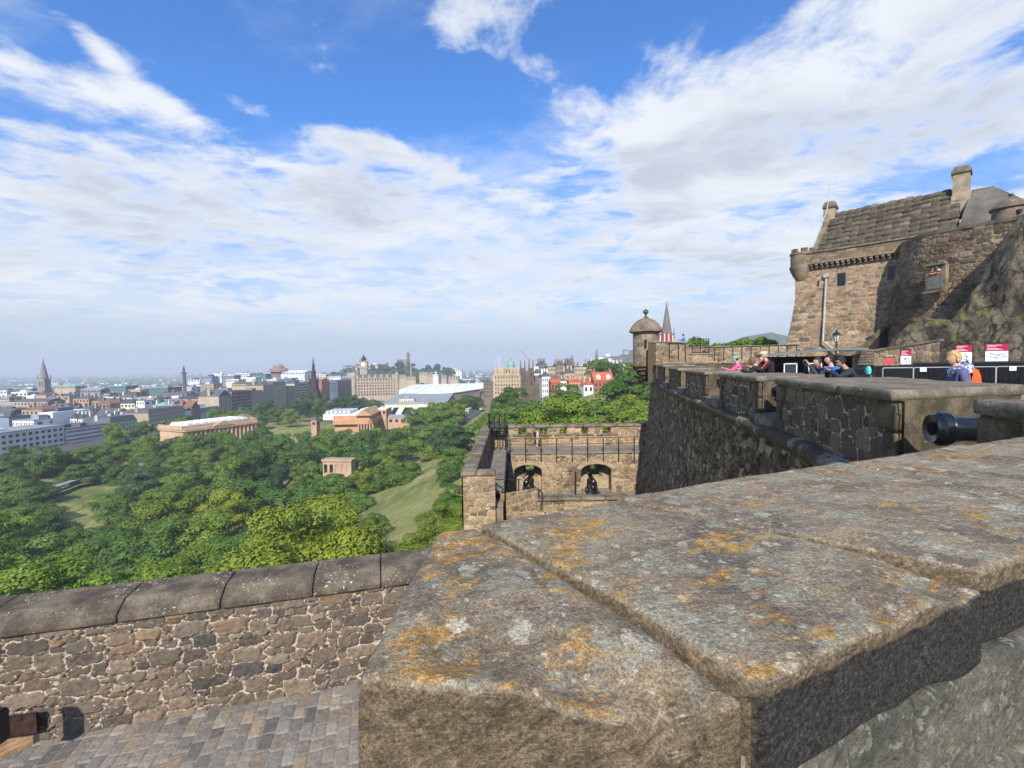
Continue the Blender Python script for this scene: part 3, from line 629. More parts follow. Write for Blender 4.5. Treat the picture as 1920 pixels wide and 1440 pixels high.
def strip(name, pts, w, mat, up=.12, kind='structure', label=None):
    """a path or road laid along the ground"""
    P = [];
    for (a, b_) in zip(pts[:-1], pts[1:]):
        L = math.hypot(b_[0] - a[0], b_[1] - a[1]); n = max(1, int(L / 6))
        P += [(a[0] + (b_[0] - a[0]) * i / n, a[1] + (b_[1] - a[1]) * i / n) for i in range(n)]
    P.append(pts[-1]); P = np.array(P, float); T = np.gradient(P, axis=0); T /= np.linalg.norm(T, axis=1)[:, None]; N = np.stack([-T[:, 1], T[:, 0]], 1)
    k = 5; offs = np.linspace(-w / 2, w / 2, k); V = P[:, None] + N[:, None] * offs[None, :, None]
    z = terr(P[:, 0], P[:, 1]) + up + .9
    V = np.concatenate([V, np.broadcast_to(z[:, None, None], V.shape[:2] + (1,))], 2)
    idx = np.arange(len(P) * k).reshape(len(P), k); F = np.stack([idx[:-1, :-1], idx[1:, :-1], idx[1:, 1:], idx[:-1, 1:]], -1).reshape(-1, 4)[:, ::-1]
    return setp(link(name, npmesh(name, V.reshape(-1, 3), F, mat)), label, kind=kind)
M['asphalt'] = pm('asphalt', (.085, .085, .088), .9, .2, .2)
M['path'] = pm('path', (.20, .18, .155), .95, .2, .3)
strip('road', [(-258, 60), (-262, 150), (-266, 263), (-258, 400), (-246, 530), (-225, 900)], 26, M['asphalt'])
def hxy(px, py):
    p = hit(px, py); return (p.x, p.y)
# ------------------------------------------------------------------ trees
def leafmat(name, c0, c1, hue=.25):
    m, G, b = newmat(name); tcn = G.new('ShaderNodeTexCoord').outputs['Object']
    oi = G.new('ShaderNodeObjectInfo'); r = oi.outputs['Random']
    at_ = G.new('ShaderNodeAttribute', attribute_name='leaf').outputs['Fac']
    c = G.mix(at_, c3(c0), c3(c1))
    c = G.mix(1.0, c, G.ramp(r, [(0, (.72, .80, .78)), (.35, (.95, 1.0, .9)), (.7, (1.15, 1.1, .9)), (1, (1.5, 1.3, .9))]), 'MULTIPLY')
    G.put(b.inputs['Base Color'], c); b.inputs['Roughness'].default_value = .6; b.inputs['Specular IOR Level'].default_value = .25
    try:
        tr = G.new('ShaderNodeBsdfTranslucent'); G.put(tr.inputs[0], G.mix(1.0, c, (1.3, 1.4, .5, 1), 'MULTIPLY')); mx = G.new('ShaderNodeMixShader'); mx.inputs[0].default_value = .12
        out = [n for n in m.node_tree.nodes if n.type == 'OUTPUT_MATERIAL'][0]
        G.l.new(b.outputs[0], mx.inputs[1]); G.l.new(tr.outputs[0], mx.inputs[2]); G.l.new(mx.outputs[0], out.inputs[0])
    except Exception: pass
    return m
LM = {'dark': leafmat('foliage_dark', (.040, .082, .015), (.090, .168, .028)), 'mid': leafmat('foliage_mid', (.062, .120, .016), (.140, .225, .034)),
      'yellow': leafmat('foliage_yellow', (.095, .140, .014), (.195, .245, .030)), 'blue': leafmat('foliage_blue', (.026, .058, .024), (.056, .108, .040))}
M['bark'] = pm('bark', (.07, .052, .038), .95, .3, 1.5, .05)
def crown_mesh(name, kind, seed, lobes=26, nleaf=5200, size=.062, shape='round', mat=None):
    """crown in a unit box: radius 0.5, height 1; leaf sprays spread over uneven lobes"""
    rg = np.random.RandomState(seed)
    cs = []
    for i in range(lobes):
        t = rg.uniform(0, 1); a = rg.uniform(0, 2 * math.pi)
        if shape == 'round': rr = .36 * math.sqrt(max(0, 1 - (2 * t - .9) ** 2 * .8)) * rg.uniform(.55, 1.0); z = .12 + .74 * t; lr = rg.uniform(.11, .20) * (1.12 - .35 * t)
        elif shape == 'tall': rr = .30 * (1 - t * .8) * rg.uniform(.5, 1); z = .08 + .80 * t; lr = rg.uniform(.10, .17) * (1.1 - .45 * t)
        else: rr = .38 * rg.uniform(.3, 1); z = .2 + .5 * t; lr = rg.uniform(.12, .2)
        cs.append((rr * math.cos(a) * 1.08, rr * math.sin(a) * 1.08, z, lr * 1.02))
    cs.append((0, 0, .45, .24)); cs = np.array(cs)
    wts = cs[:, 3] ** 2; wts /= wts.sum()
    k = rg.choice(len(cs), nleaf, p=wts); d = rg.normal(size=(nleaf, 3)); d /= np.linalg.norm(d, axis=1)[:, None]
    d[:, 2] = np.where(d[:, 2] < -.35, -d[:, 2], d[:, 2]); rad = cs[k, 3] * (1 + rg.normal(size=nleaf) * .07)
    # fluting: sprays gather into smaller tufts
    tuft = fbm(d * 2 + cs[k, :3] * 9, 1.7, 3, seed); rad *= 1 + tuft * .75
    P = cs[k, :3] + d * rad[:, None] * np.array([1, 1, .80])
    # drop leaves buried inside other lobes
    keep = np.ones(nleaf, bool)
    for c in cs:
        q = (P - c[:3]) / np.array([1, 1, .8]); keep &= ~(np.linalg.norm(q, axis=1) < c[3] * .72)
    P, d, k = P[keep], d[keep], k[keep]; n = len(P)
    nrm = d + rg.normal(size=(n, 3)) * .36 + np.array([0, 0, .22]); nrm /= np.linalg.norm(nrm, axis=1)[:, None]
    u = np.cross(nrm, rg.normal(size=(n, 3))); u /= np.linalg.norm(u, axis=1)[:, None]; w = np.cross(nrm, u)
    s = size * rg.uniform(.55, 1.25, n)[:, None]
    V = np.stack([P - u * s * .5, P + w * s * .34 - nrm * s * .12, P + u * s * .5, P - w * s * .34 - nrm * s * .12], 1).reshape(-1, 3)
    F = np.arange(n * 4).reshape(n, 4)
    lf = np.clip(rg.normal(.5, .25, n) + fbm(P, 5, 2, seed + 1) * .9, 0, 1)
    me = npmesh(name, V, F, mat or LM[kind], False, None, {'leaf': np.repeat(lf, 4)})
    return me
CR = {}
for kd in LM:
    for i in range(4): CR[(kd, i)] = crown_mesh('crown', kd, 10 * i + len(kd), 24 if kd != 'yellow' else 20, 10500, .040)
for kd in LM: CR[(kd, 'near')] = crown_mesh('crown', kd, 33 + len(kd), 26, 24000, .026)
CR[('tall', 0)] = crown_mesh('crown', 'mid', 77, 34, 6500, .045, 'tall'); CR[('tall', 1)] = crown_mesh('crown', 'dark', 78, 34, 6500, .045, 'tall')
CR[('small', 0)] = crown_mesh('crown', 'mid', 90, 14, 2600, .075); CR[('small', 1)] = crown_mesh('crown', 'yellow', 91, 14, 2600, .075)
mbt = MB(); mbt.cyl((0, 0, -.25), (0, 0, .45), .028, .016, 7)
for a in range(6):
    an = a * 1.05; mbt.cyl((0, 0, .22 + .04 * a), (.26 * math.cos(an), .26 * math.sin(an), .55 + .05 * a), .012, .004, 5)
_t = mbt.build('trunk', M['bark']); TRUNK = _t.data; bpy.data.objects.remove(_t)
TREES = []
def tree(x, y, r, h, kind='mid', var=None, z=None, rng=random, name='tree', desc=None, group='trees of the valley gardens'):
    z = tz(x, y) if z is None else z
    t = thing(name, None, 'tree', (x, y, z), rng.uniform(0, 6.28), group)
    key = (kind, rng.randrange(4) if var is None else var)
    if y < 105 and kind in LM and r > 4: key = (kind, 'near')
    link('crown', CR[key], t, (0, 0, h * .10), (2 * r * 1.06, 2 * r * 1.06, h * .88))
    link('trunk', TRUNK, t, (0, 0, 0), (2 * r * .9, 2 * r * .9, h * .9))
    TREES.append((t, kind, r, h, desc)); return t
rt = random.Random(5)
OPEN = [[(625, 1005), (700, 932), (800, 872), (835, 862), (862, 868), (838, 905), (812, 950), (790, 1000), (745, 1035), (700, 1045)], [(100, 945), (150, 922), (250, 930), (245, 968), (180, 985), (110, 975)], [(868, 808), (885, 785), (925, 765), (925, 780), (895, 812), (880, 830)], [(1090, 733), (1090, 700), (1155, 693), (1155, 733)], [(1030, 722), (1030, 706), (1062, 706), (1062, 722)]]
def inpoly(x, y, P):
    c = False
    for (a, b), (d, e) in zip(P, P[1:] + P[:1]):
        if (b > y) != (e > y) and x < (d - a) * (y - b) / (e - b) + a: c = not c
    return c
def openview(x, y, z, r, h):             # keeps glades, slopes and houses the place has free of trees
    for f in (.08, .5, .95):
        for s in (-.6, 0, .6):
            px, py = proj((x + s * r, y, z + h * f))
            if any(inpoly(px, py, P) for P in OPEN): return False
    return True
def clear(x, y, r):
    for (cx, cy, rx, ry, ro) in KEEP:
        dx, dy = x - cx, y - cy; c, s = math.cos(ro), math.sin(ro)
        if ((dx * c + dy * s) / (rx + r)) ** 2 + ((-dx * s + dy * c) / (ry + r)) ** 2 < 1: return False
    return True
KEEP = [(-172, 188, 26, 15, -.6), (-196, 222, 34, 7, 1.0), (-98, 205, 7, 14, -.4), (-24, 106, 14, 24, .12), (-30, 84, 13, 14, .2), (-20, 138, 11, 14, 0), (-14, 285, 11, 26, .1), (-20, 235, 7, 20, .1), (-36, 340, 11, 40, .2), (-142, 232, 5, 6, 0)]
# hand-placed trees: pixel of crown centre, pixel of crown top, crown radius m, distance m, kind
HAND = [(352, 806, 8, 275, 'mid'), (378, 800, 6, 285, 'dark'), (418, 802, 6, 292, 'mid'), (470, 806, 7, 300, 'dark'), (612, 796, 7, 300, 'mid'), (650, 798, 7, 302, 'dark'), (705, 796, 7, 304, 'mid'), (60, 935, 9, 175, 'dark'), (628, 880, 6, 180, 'mid'), (655, 884, 5, 178, 'dark'), (45, 850, 9, 228, 'dark'), (105, 845, 9, 240, 'mid'), (130, 838, 9, 250, 'dark'), (185, 828, 10, 262, 'dark'), (240, 828, 9, 270, 'mid'), (10, 885, 10, 205, 'dark'), (150, 862, 9, 232, 'dark'), (205, 852, 9, 245, 'dark'), (60, 905, 8, 200, 'mid'), (20, 925, 8, 190, 'dark'), (640, 975, 8, 84, 'yellow'), (700, 985, 7, 78, 'yellow'), (590, 985, 8, 84, 'yellow'), (745, 1010, 5, 72, 'yellow'), (75, 828, 9, 232, 'mid'), (30, 880, 8, 215, 'dark'), (155, 832, 10, 255, 'dark'), (215, 818, 10, 275, 'dark'), (318, 812, 10, 285, 'dark'), (365, 818, 9, 285, 'dark'), (410, 803, 11, 295, 'dark'), (282, 868, 12, 215, 'blue'),
 (410, 888, 13, 178, 'yellow'), (462, 890, 12, 172, 'dark'), (200, 905, 9, 175, 'mid'), (235, 920, 8, 160, 'tall'), (300, 905, 8, 165, 'mid'), (20, 945, 9, 160, 'mid'), (75, 955, 8, 165, 'dark'), (150, 965, 7, 140, 'mid'), (205, 965, 10, 122, 'mid'), (60, 985, 11, 115, 'mid'),
 (130, 1060, 7, 88, 'mid'), (345, 1020, 8, 92, 'yellow'), (300, 960, 9, 125, 'dark'), (265, 1010, 10, 105, 'dark'), (385, 950, 9, 130, 'mid'), (440, 990, 9, 100, 'mid'), (470, 1035, 8, 84, 'mid'), (540, 1000, 9, 92, 'mid'), (600, 990, 8, 88, 'yellow'), (650, 985, 8, 80, 'yellow'),
 (700, 1000, 7, 74, 'yellow'), (560, 895, 11, 160, 'dark'), (620, 885, 10, 165, 'mid'), (680, 905, 10, 150, 'dark'), (520, 930, 10, 135, 'blue'), (600, 945, 9, 118, 'dark'), (640, 950, 7, 108, 'mid'), (560, 815, 11, 235, 'dark'), (620, 800, 11, 250, 'mid'), (690, 795, 11, 255, 'dark'),
 (750, 790, 11, 250, 'mid'), (800, 800, 10, 230, 'mid'), (660, 840, 12, 200, 'mid'), (720, 850, 11, 185, 'dark'), (760, 845, 9, 180, 'mid'), (850, 790, 9, 190, 'blue'), (850, 818, 7, 150, 'mid'), (845, 850, 6, 130, 'dark'), (860, 900, 4.5, 80, 'mid'), (835, 930, 4.5, 72, 'yellow'), (800, 975, 4.5, 66, 'yellow'), (855, 960, 4, 62, 'yellow'),
 (880, 735, 12, 360, 'dark'), (850, 750, 11, 350, 'dark'), (480, 790, 10, 270, 'dark'), (520, 800, 9, 262, 'mid'), (480, 825, 10, 230, 'dark'), (430, 845, 10, 210, 'mid'), (370, 860, 9, 215, 'dark'),
 (70, 905, 8, 200, 'dark'), (120, 890, 8, 225, 'dark'), (180, 880, 8, 235, 'dark'), (240, 862, 8, 245, 'dark'), (700, 955, 3.2, 95, 'dark'), (590, 855, 8, 210, 'mid'), (565, 850, 6, 205, 'yellow'), (680, 863, 5, 178, 'yellow'),
 (640, 803, 8, 292, 'mid'), (600, 806, 8, 290, 'dark'), (690, 803, 8, 290, 'mid'), (735, 798, 8, 292, 'dark'), (570, 803, 8, 300, 'dark'), (770, 792, 9, 285, 'mid'), (805, 790, 9, 270, 'dark'), (395, 806, 8, 280, 'dark'), (440, 808, 9, 275, 'mid'), (495, 812, 8, 285, 'dark'), (530, 806, 8, 300, 'mid'), (350, 822, 8, 268, 'mid'), (300, 838, 9, 250, 'dark'), (250, 870, 9, 225, 'dark'), (330, 850, 8, 240, 'mid'), (660, 812, 8, 275, 'dark'), (620, 815, 8, 270, 'mid'), (545, 822, 9, 262, 'mid'),
 # gardens beyond the galleries
 (455, 763, 10, 400, 'mid'), (500, 745, 10, 430, 'blue'), (520, 755, 9, 410, 'dark'), (560, 745, 10, 440, 'blue'), (590, 740, 10, 450, 'dark'), (575, 728, 11, 480, 'blue'), (640, 738, 12, 470, 'blue'), (625, 750, 11, 440, 'blue'), (660, 730, 10, 500, 'blue'), (668, 745, 10, 455, 'blue'), (700, 742, 10, 430, 'blue'), (680, 727, 7, 560, 'blue'),
 (545, 762, 8, 395, 'mid'), (480, 772, 8, 370, 'mid'), (430, 765, 10, 380, 'yellow'),
 # esplanade side, right
 (935, 755, 11, 190, 'mid'), (975, 745, 12, 180, 'mid'), (1010, 738, 12, 185, 'mid'), (1045, 730, 12, 190, 'mid'), (1085, 745, 11, 165, 'dark'), (1115, 752, 12, 150, 'mid'), (1150, 730, 11, 140, 'mid'), (1180, 705, 11, 130, 'yellow'), (1165, 690, 10, 160, 'mid'), (1190, 680, 9, 150, 'mid'), (960, 718, 9, 260, 'dark'), (945, 735, 8, 240, 'dark'),
 (1125, 665, 10, 300, 'dark'), (1140, 672, 9, 285, 'dark'), (1060, 712, 9, 240, 'mid'), (1085, 738, 9, 215, 'dark'), (1175, 672, 8, 290, 'mid'), (1135, 745, 10, 170, 'mid'), (1185, 745, 10, 105, 'yellow'), (1150, 762, 8, 110, 'mid'), (1060, 765, 8, 120, 'mid'), (1000, 768, 8, 125, 'mid'), (950, 775, 7, 125, 'mid'), (1100, 770, 8, 115, 'mid')]
for (px, py, r, D, kd) in HAND:
    top = at(px, py, D); z = tz(top.x, top.y); h = max(r * 1.75, top.z - z)
    h = min(h, r * 2.7)
    z = top.z - h if top.z - h < z + 2 else z
    h *= .96
    if r > 5.5 and D < 230 and not openview(top.x, top.y, top.z - h, r * .7, h): r *= .72; h *= .85
    if D < 200 and r > 6: r *= 1.15
    v = rt.randrange(2) if kd == 'tall' else None
    tree(top.x, top.y, r, h, kd, v, z - .3, rt)
placed = [(t.location.x, t.location.y, r) for (t, k, r, h, d) in TREES]
def fill(n, x0, x1, y0, y1, rmin, rmax, kinds, cond=None, sep=.88, group='trees of the valley gardens'):
    c = 0
    for _ in range(n * 14):
        if c >= n: break
        x, y = rt.uniform(x0, x1), rt.uniform(y0, y1); r = rt.uniform(rmin, rmax)
        if cond and not cond(x, y): continue
        if not clear(x, y, r): continue
        if any((x - a) ** 2 + (y - b_) ** 2 < (sep * (r + q)) ** 2 for a, b_, q in placed): continue
        hh = r * rt.uniform(1.75, 2.25); zz = tz(x, y)
        if not openview(x, y, zz, r, hh): continue
        px, py = proj((x, y, zz + r))
        if px < -60 or px > 1250: continue
        tree(x, y, r, hh, rt.choice(kinds if y > 110 or x < -60 else ['yellow', 'mid']), None, None, rt, group=group); placed.append((x, y, r)); c += 1
fill(130, -235, -22, 55, 330, 7.5, 11.5, ['dark', 'mid', 'mid', 'mid', 'blue', 'mid', 'yellow'], lambda x, y: y > 55 and x < -22 - (y - 60) * .02 and not (y > 290 and x < -75) and x > -228)
fill(40, -235, -10, 50, 330, 4, 6, ['dark', 'mid', 'mid', 'yellow'], lambda x, y: not (y > 290 and x < -75) and x > -228)
fill(26, 5, 130, 60, 230, 6, 9, ['mid', 'mid', 'dark', 'yellow'], lambda x, y: proj((x, y, tz(x, y) + 15))[1] > 745)
fill(16, -250, -236, 60, 600, 6, 8, ['dark', 'mid'])

for (px, py, r, D) in ((1352, 640, 2.6, 58), (1372, 635, 3.0, 60), (1395, 632, 3.2, 60), (1418, 630, 3.0, 58), (1440, 634, 2.8, 57), (1300, 630, 2.4, 62), (1272, 641, 2.0, 62)):
    p = at(px, py, D); tree(p.x, D, r, 7.5, 'mid', None, p.z - 7.2, rt, group='trees beyond the long low castle wall')
# ------------------------------------------------------------------ curtain wall with gun embrasures, right
def V2(a): return np.array([a.x, a.y])
CW = [(1975, 5.2 - 4.6), (1686, 5.2), (1457, 9.6), (1425, 10.5), (1350, 14.2), (1325, 16.0), (1285, 20), (1274, 22), (1254, 26), (1245, 28), (1232, 34), (1222, 38)]
dirN = None
pts = [np.array([at(px, 700, D).x, D]) for px, D in CW[1:]]
pts.insert(0, pts[0] - (pts[1] - pts[0]) / np.linalg.norm(pts[1] - pts[0]) * 9.0)
# far end turns away round the bastion
dl = (pts[-1] - pts[-2]) / np.linalg.norm(pts[-1] - pts[-2])
ang = math.atan2(dl[1], dl[0]); cur = pts[-1].copy(); arc = []
for i in range(10):
    ang -= R(14); cur = cur + np.array([math.cos(ang), math.sin(ang)]) * 1.05; arc.append(cur.copy())
line = np.array(pts + arc); seg = np.linalg.norm(np.diff(line, axis=0), axis=1); S_ = np.concatenate([[0], np.cumsum(seg)])
def cwp(s):
    s = np.asarray(s, float); x = np.interp(s, S_, line[:, 0]); y = np.interp(s, S_, line[:, 1]); e = .15
    tx = np.interp(s + e, S_, line[:, 0]) - np.interp(s - e, S_, line[:, 0]); ty = np.interp(s + e, S_, line[:, 1]) - np.interp(s - e, S_, line[:, 1]); n = np.hypot(tx, ty) + 1e-9
    return x, y, -ty / n, tx / n           # position, outward (left) normal
def ztop(s): return np.interp(np.interp(s, S_, line[:, 1]), [0, 20, 26, 34, 40], [-.345, -.35, -.28, -.12, -.08])
sM = [S_[1 + i] for i in range(11)]      # arc positions of the read-off corners
EMB = [(sM[0] - 1.25, sM[0]), (sM[1], sM[2]), (sM[3], sM[4]), (sM[5], sM[6]), (sM[7], sM[8]), (sM[9] - .3, sM[9] + 1.3)]
SE = float(S_[-1]); SL0 = 0.0
cur_w = thing('curtain_wall', 'tall dark rubble curtain wall with gun embrasures sweeping away to a round turret', 'castle wall', (4.2, 5.2, -13))
HB = 11.6; ZM = -1.49
def cw_fn(X, Y):
    s = X + 0.0; x, y, nx, ny = cwp(s); z = ZM - .12 - Y; bt = Y * .085 + (Y / HB) ** 2 * .5
    return np.stack([x + nx * bt, y + ny * bt, z], -1), np.stack([nx, ny, 0 * nx + .1], -1)
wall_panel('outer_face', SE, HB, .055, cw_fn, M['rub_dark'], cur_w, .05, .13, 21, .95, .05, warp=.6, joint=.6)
def emb_at(s, pad=0): return any(a - pad < s < b_ + pad for a, b_ in EMB)
edges = [0.0];
for a, b_ in EMB: edges += [a, b_]
edges.append(SE); merl = [(edges[i], edges[i + 1]) for i in range(0, len(edges), 2)]
TH = 1.9; SILL = -1.06; SPL = 1.25
def cpt(s, off, z): x, y, nx, ny = cwp(s); return (float(x - nx * off), float(y - ny * off), z)
def ppt(s, off): x, y, nx, ny = cwp(s); return (float(x - nx * off), float(y - ny * off))
for i, (a, b_) in enumerate(merl):
    if b_ - a < .4: continue
    zt_ = float(ztop((a + b_) / 2))
    def mf(X, Y, a=a):
        x, y, nx, ny = cwp(a + X); return np.stack([x - nx * .03, y - ny * .03, ZM + Y], -1), np.stack([nx, ny, 0 * nx], -1)
    wall_panel('merlon_face', b_ - a, zt_ - .12 - ZM, .022 if a < 14 else .05, mf, M['rub_merlon'], cur_w, .06, .17, 30 + i, 1.2, .022, joint=.4)
    # core split so that it follows the curve
    n = max(1, int((b_ - a) / 1.5)); mbc = MB()
    for k in range(n):
        s0 = a + (b_ - a) * k / n; s1 = a + (b_ - a) * (k + 1) / n
        i0 = SPL if k == 0 and a > 0 else 0; i1 = -(.12 if k == n - 1 else 0)
        mbc.prism([ppt(s0, .06), ppt(s1, .06), ppt(s1 + i1, TH), ppt(s0 + i0, TH)], ZM - .2, zt_ - .12)
    mbc.build('merlon_core', M['ashlar_dk'], cur_w, world=True)
    # quoins at the cheeks
    for (sq, sg) in ((a, 1), (b_, -1)):
        if sq <= .01 or sq >= SE - .01 or sq > 24: continue
        hq = (zt_ - .14 - ZM) / 3
        for k in range(3):
            w_ = .30 if k % 2 else .46
            sp_ = SPL * .5 / TH if sg > 0 else .03
            q4 = [ppt(sq, -.02), ppt(sq + sg * w_, -.02), ppt(sq + sg * w_, .5), ppt(sq + sg * sp_, .5)]
            if sg < 0: q4 = [q4[1], q4[0], q4[3], q4[2]]
            stone_block('quoin', q4, ZM + hq * k + .01, ZM + hq * (k + 1) - .008, .02, .05, M['ashlar_dk'], cur_w, .008, 6, 200 + k)
    # coping slabs
    n = max(1, int(round((b_ - a) / 1.75)))
    for k in range(n):
        s0 = a + (b_ - a) * k / n + .006; s1 = a + (b_ - a) * (k + 1) / n - .006
        d0 = SPL if k == 0 and a > 0 else 0; d1 = .12 if k == n - 1 else 0
        stone_block('coping_stone', [ppt(s0, -.06), ppt(s1, -.06), ppt(s1 - d1, TH + .05), ppt(s0 + d0, TH + .05)], zt_ - .13, zt_, .03, .07 if a < 12 else .14, M['cope_cur'], cur_w, .012, 2.5, 300 + i * 9 + k)
for a, b_ in EMB:
    mbc = MB(); mbc.slab([cpt(a - .02, -.10, SILL - .45), cpt(b_ + .02, -.10, SILL - .45), cpt(b_ + .3, TH, SILL - .45), cpt(a - .3, TH, SILL - .45)],
                         [cpt(a - .02, -.10, SILL - .12), cpt(b_ + .02, -.10, SILL - .12), cpt(b_ + .3, TH, SILL + .05), cpt(a - .3, TH, SILL + .05)])
    mbc.build('embrasure_sill', M['cope_cur'], cur_w, world=True)
# round string course
n = 150; ss = np.linspace(.0, SE - .2, n); prof = [(.02, -.16), (.13, -.13), (.19, -.03), (.17, .08), (.09, .14), (.0, .15)]
V = []; 
for s in ss:
    x, y, nx, ny = cwp(s); wob = .012 * math.sin(s * 5.1)
    for (o_, z_) in prof: V.append((x + nx * (o_ + wob), y + ny * (o_ + wob), ZM - .02 + z_ + .01 * math.sin(s * 3.3)))
k = len(prof); idx = np.arange(n * k).reshape(n, k); F = np.stack([idx[:-1, :-1], idx[1:, :-1], idx[1:, 1:], idx[:-1, 1:]], -1).reshape(-1, 4)
m, G, b = newmat('string_course_stone'); tc = G.new('ShaderNodeTexCoord').outputs['Object']
sn = G.noise(tc, 1.1, 4, .6); fn = G.noise(tc, 24, 6, .75); cc = G.mix(G.rng(fn, .3, .7), (.045, .035, .023, 1), (.13, .105, .068, 1))
sxx = G.new('ShaderNodeSeparateXYZ'); G.l.new(tc, sxx.inputs[0])
wh = G.math('MULTIPLY', G.rng(fn, .44, .50), G.rng(G.math('ADD', sxx.outputs[1], G.math('MULTIPLY', sn, 3)), 3.6, 2.2)); cc = G.mix(wh, cc, (.56, .53, .48, 1))
cc = G.mix(G.math('MULTIPLY', G.rng(sn, .58, .64), G.rng(fn, .3, .5)), cc, (.26, .25, .19, 1))
G.put(b.inputs['Base Color'], cc); b.inputs['Roughness'].default_value = .95; bump(G, b, fn, .03)
link('string_course', npmesh('string_course', np.array(V) - np.array(cur_w.location), F[:, ::-1], m, True), cur_w)
# terrace the crowd stands on
ter = MB(); pin = [ppt(s, TH - .1) for s in np.linspace(.3, SE - 3, 14)]
ter.prism([p for p in pin] + [(60, 48), (60, -12), (pin[0][0] + 3, -12)], -1.9, -1.62)
setp(ter.build('terrace', pm('terrace_paving', (.24, .225, .20), .95, .2, .8, .01)), kind='structure')
# guns in the embrasures
def cannon(s, off, label, grp='black cannons in the embrasures of the curtain wall'):
    x, y, nx, ny = [float(v) for v in cwp(s)]
    t = thing('cannon', label, 'cannon', (x - nx * off, y - ny * off, SILL + .36), math.atan2(ny, nx), grp)
    pr = [(.135, 0), (.15, -.01), (.165, .03), (.185, .05), (.185, .10), (.165, .12), (.17, .135), (.155, .16), (.13, .24), (.145, .9), (.16, .92), (.15, .95), (.175, 1.5), (.19, 2.0), (.2, 2.05), (.12, 2.12), (.05, 2.16), (.08, 2.24), (.0, 2.3)]
    mb = MB(); mb.lathe([(r * .92, -z) for r, z in pr], n=28, axis='x'); 
    for i, v in enumerate(mb.v): mb.v[i] = Vector((v.y, v.x, v.z))
    mb.build('barrel', M['gun'], t, smooth=True)
    mb = MB(); mb.cyl((.004, 0, 0), (-.02, 0, 0), .068, n=20); mb.build('bore', pm('bore_black', (.001, .001, .001), .9, 0), t)
    mb = MB()
    for sy in (-1, 1): mb.box((-1.5, sy * .24, -.22), (1.5, .09, .34), 0, .9)
    mb.box((-1.4, 0, -.3), (1.2, .4, .1)); mb.build('carriage', M['iron'], t)
    for sx in (-1, 1):
        for sy in (-1, 1):
            mb = MB(); mb.cyl((-1.5 + sx * .55, sy * .24, -.42), (-1.5 + sx * .55, sy * .36, -.42), .17, n=16); mb.build('wheel', M['iron'], t)
    return t
cannon((EMB[0][0] + EMB[0][1]) / 2 + .12, .05, 'nearest black cannon, muzzle facing left out of the wall above the orange lichen parapet')
cannon((EMB[1][0] + EMB[1][1]) / 2, .12, 'cannon in the embrasure below the man in the cream cap')
cannon((EMB[2][0] + EMB[2][1]) / 2, .15, 'small far cannon muzzle in the third embrasure from the right')
# ------------------------------------------------------------------ pepperpot turret on the corner
tp = at(1211, 680, 38.5); tur = thing('corner_turret', 'round stone pepperpot turret with domed cap and ball finial', 'turret', (tp.x, tp.y, 0))
ztb, zte, ztt = at(1211, 684, 38.5).z, at(1211, 622, 38.5).z, at(1211, 597, 38.5).z
rT = 1.0
def cyl_fn(c, r, z0, taper=0.0, ph=0.0):
    def f(X, Y):
        a = X / r + ph; rr = r - Y * taper; return np.stack([c[0] + rr * np.cos(a), c[1] + rr * np.sin(a), z0 + Y], -1), np.stack([np.cos(a), np.sin(a), 0 * a], -1)
    return f
M['tur'] = rubble_mat('turret_stone', band((.19, .165, .13), (.25, .215, .17), (.15, .13, .11), (.27, .24, .19)), (.13, .115, .09), 7, .015)
wall_panel('wall', 2 * math.pi * rT, zte - ztb, .05, cyl_fn((tp.x, tp.y), rT, ztb), M['tur'], tur, .1, .2, 41, 1.4, .015, rows=(.3, .5), warp=.05)
mb = MB(); mb.lathe([(1.15, zte - .10), (1.32, zte - .02), (1.30, zte + .10), (1.17, zte + .35), (1.0, zte + .62), (.72, zte + .88), (.40, zte + 1.04), (.18, zte + 1.10)], (tp.x, tp.y, 0), 28); mb.build('dome', M['cope_bat'], tur, True, world=True)
mb = MB(); mb.lathe([(.20, zte + 1.08), (.20, zte + 1.16), (.09, zte + 1.24), (.07, zte + 1.38), (.14, zte + 1.44), (.22, zte + 1.55), (.22, zte + 1.66), (.13, zte + 1.78), (.0, zte + 1.82)], (tp.x, tp.y, 0), 16); mb.build('finial', M['ashlar_dk'], tur, True, world=True)
mb = MB(); mb.lathe([(.0, ztb - 1.35), (.30, ztb - 1.25), (.50, ztb - .95), (.52, ztb - .85), (.72, ztb - .78), (.80, ztb - .55), (.80, ztb - .48), (1.0, ztb - .42), (1.06, ztb - .22), (1.06, ztb - .16), (1.24, ztb - .12), (1.24, ztb), (1.0, ztb + .02)], (tp.x, tp.y, 0), 28); mb.build('corbelling', M['ashlar_dk'], tur, True, world=True)
mb = MB(); mb.box((tp.x - .3, tp.y - .96, (zte + ztb) / 2 + .3), (.16, .12, .7), .3); mb.build('arrow_slit', M['iron'], tur, world=True)
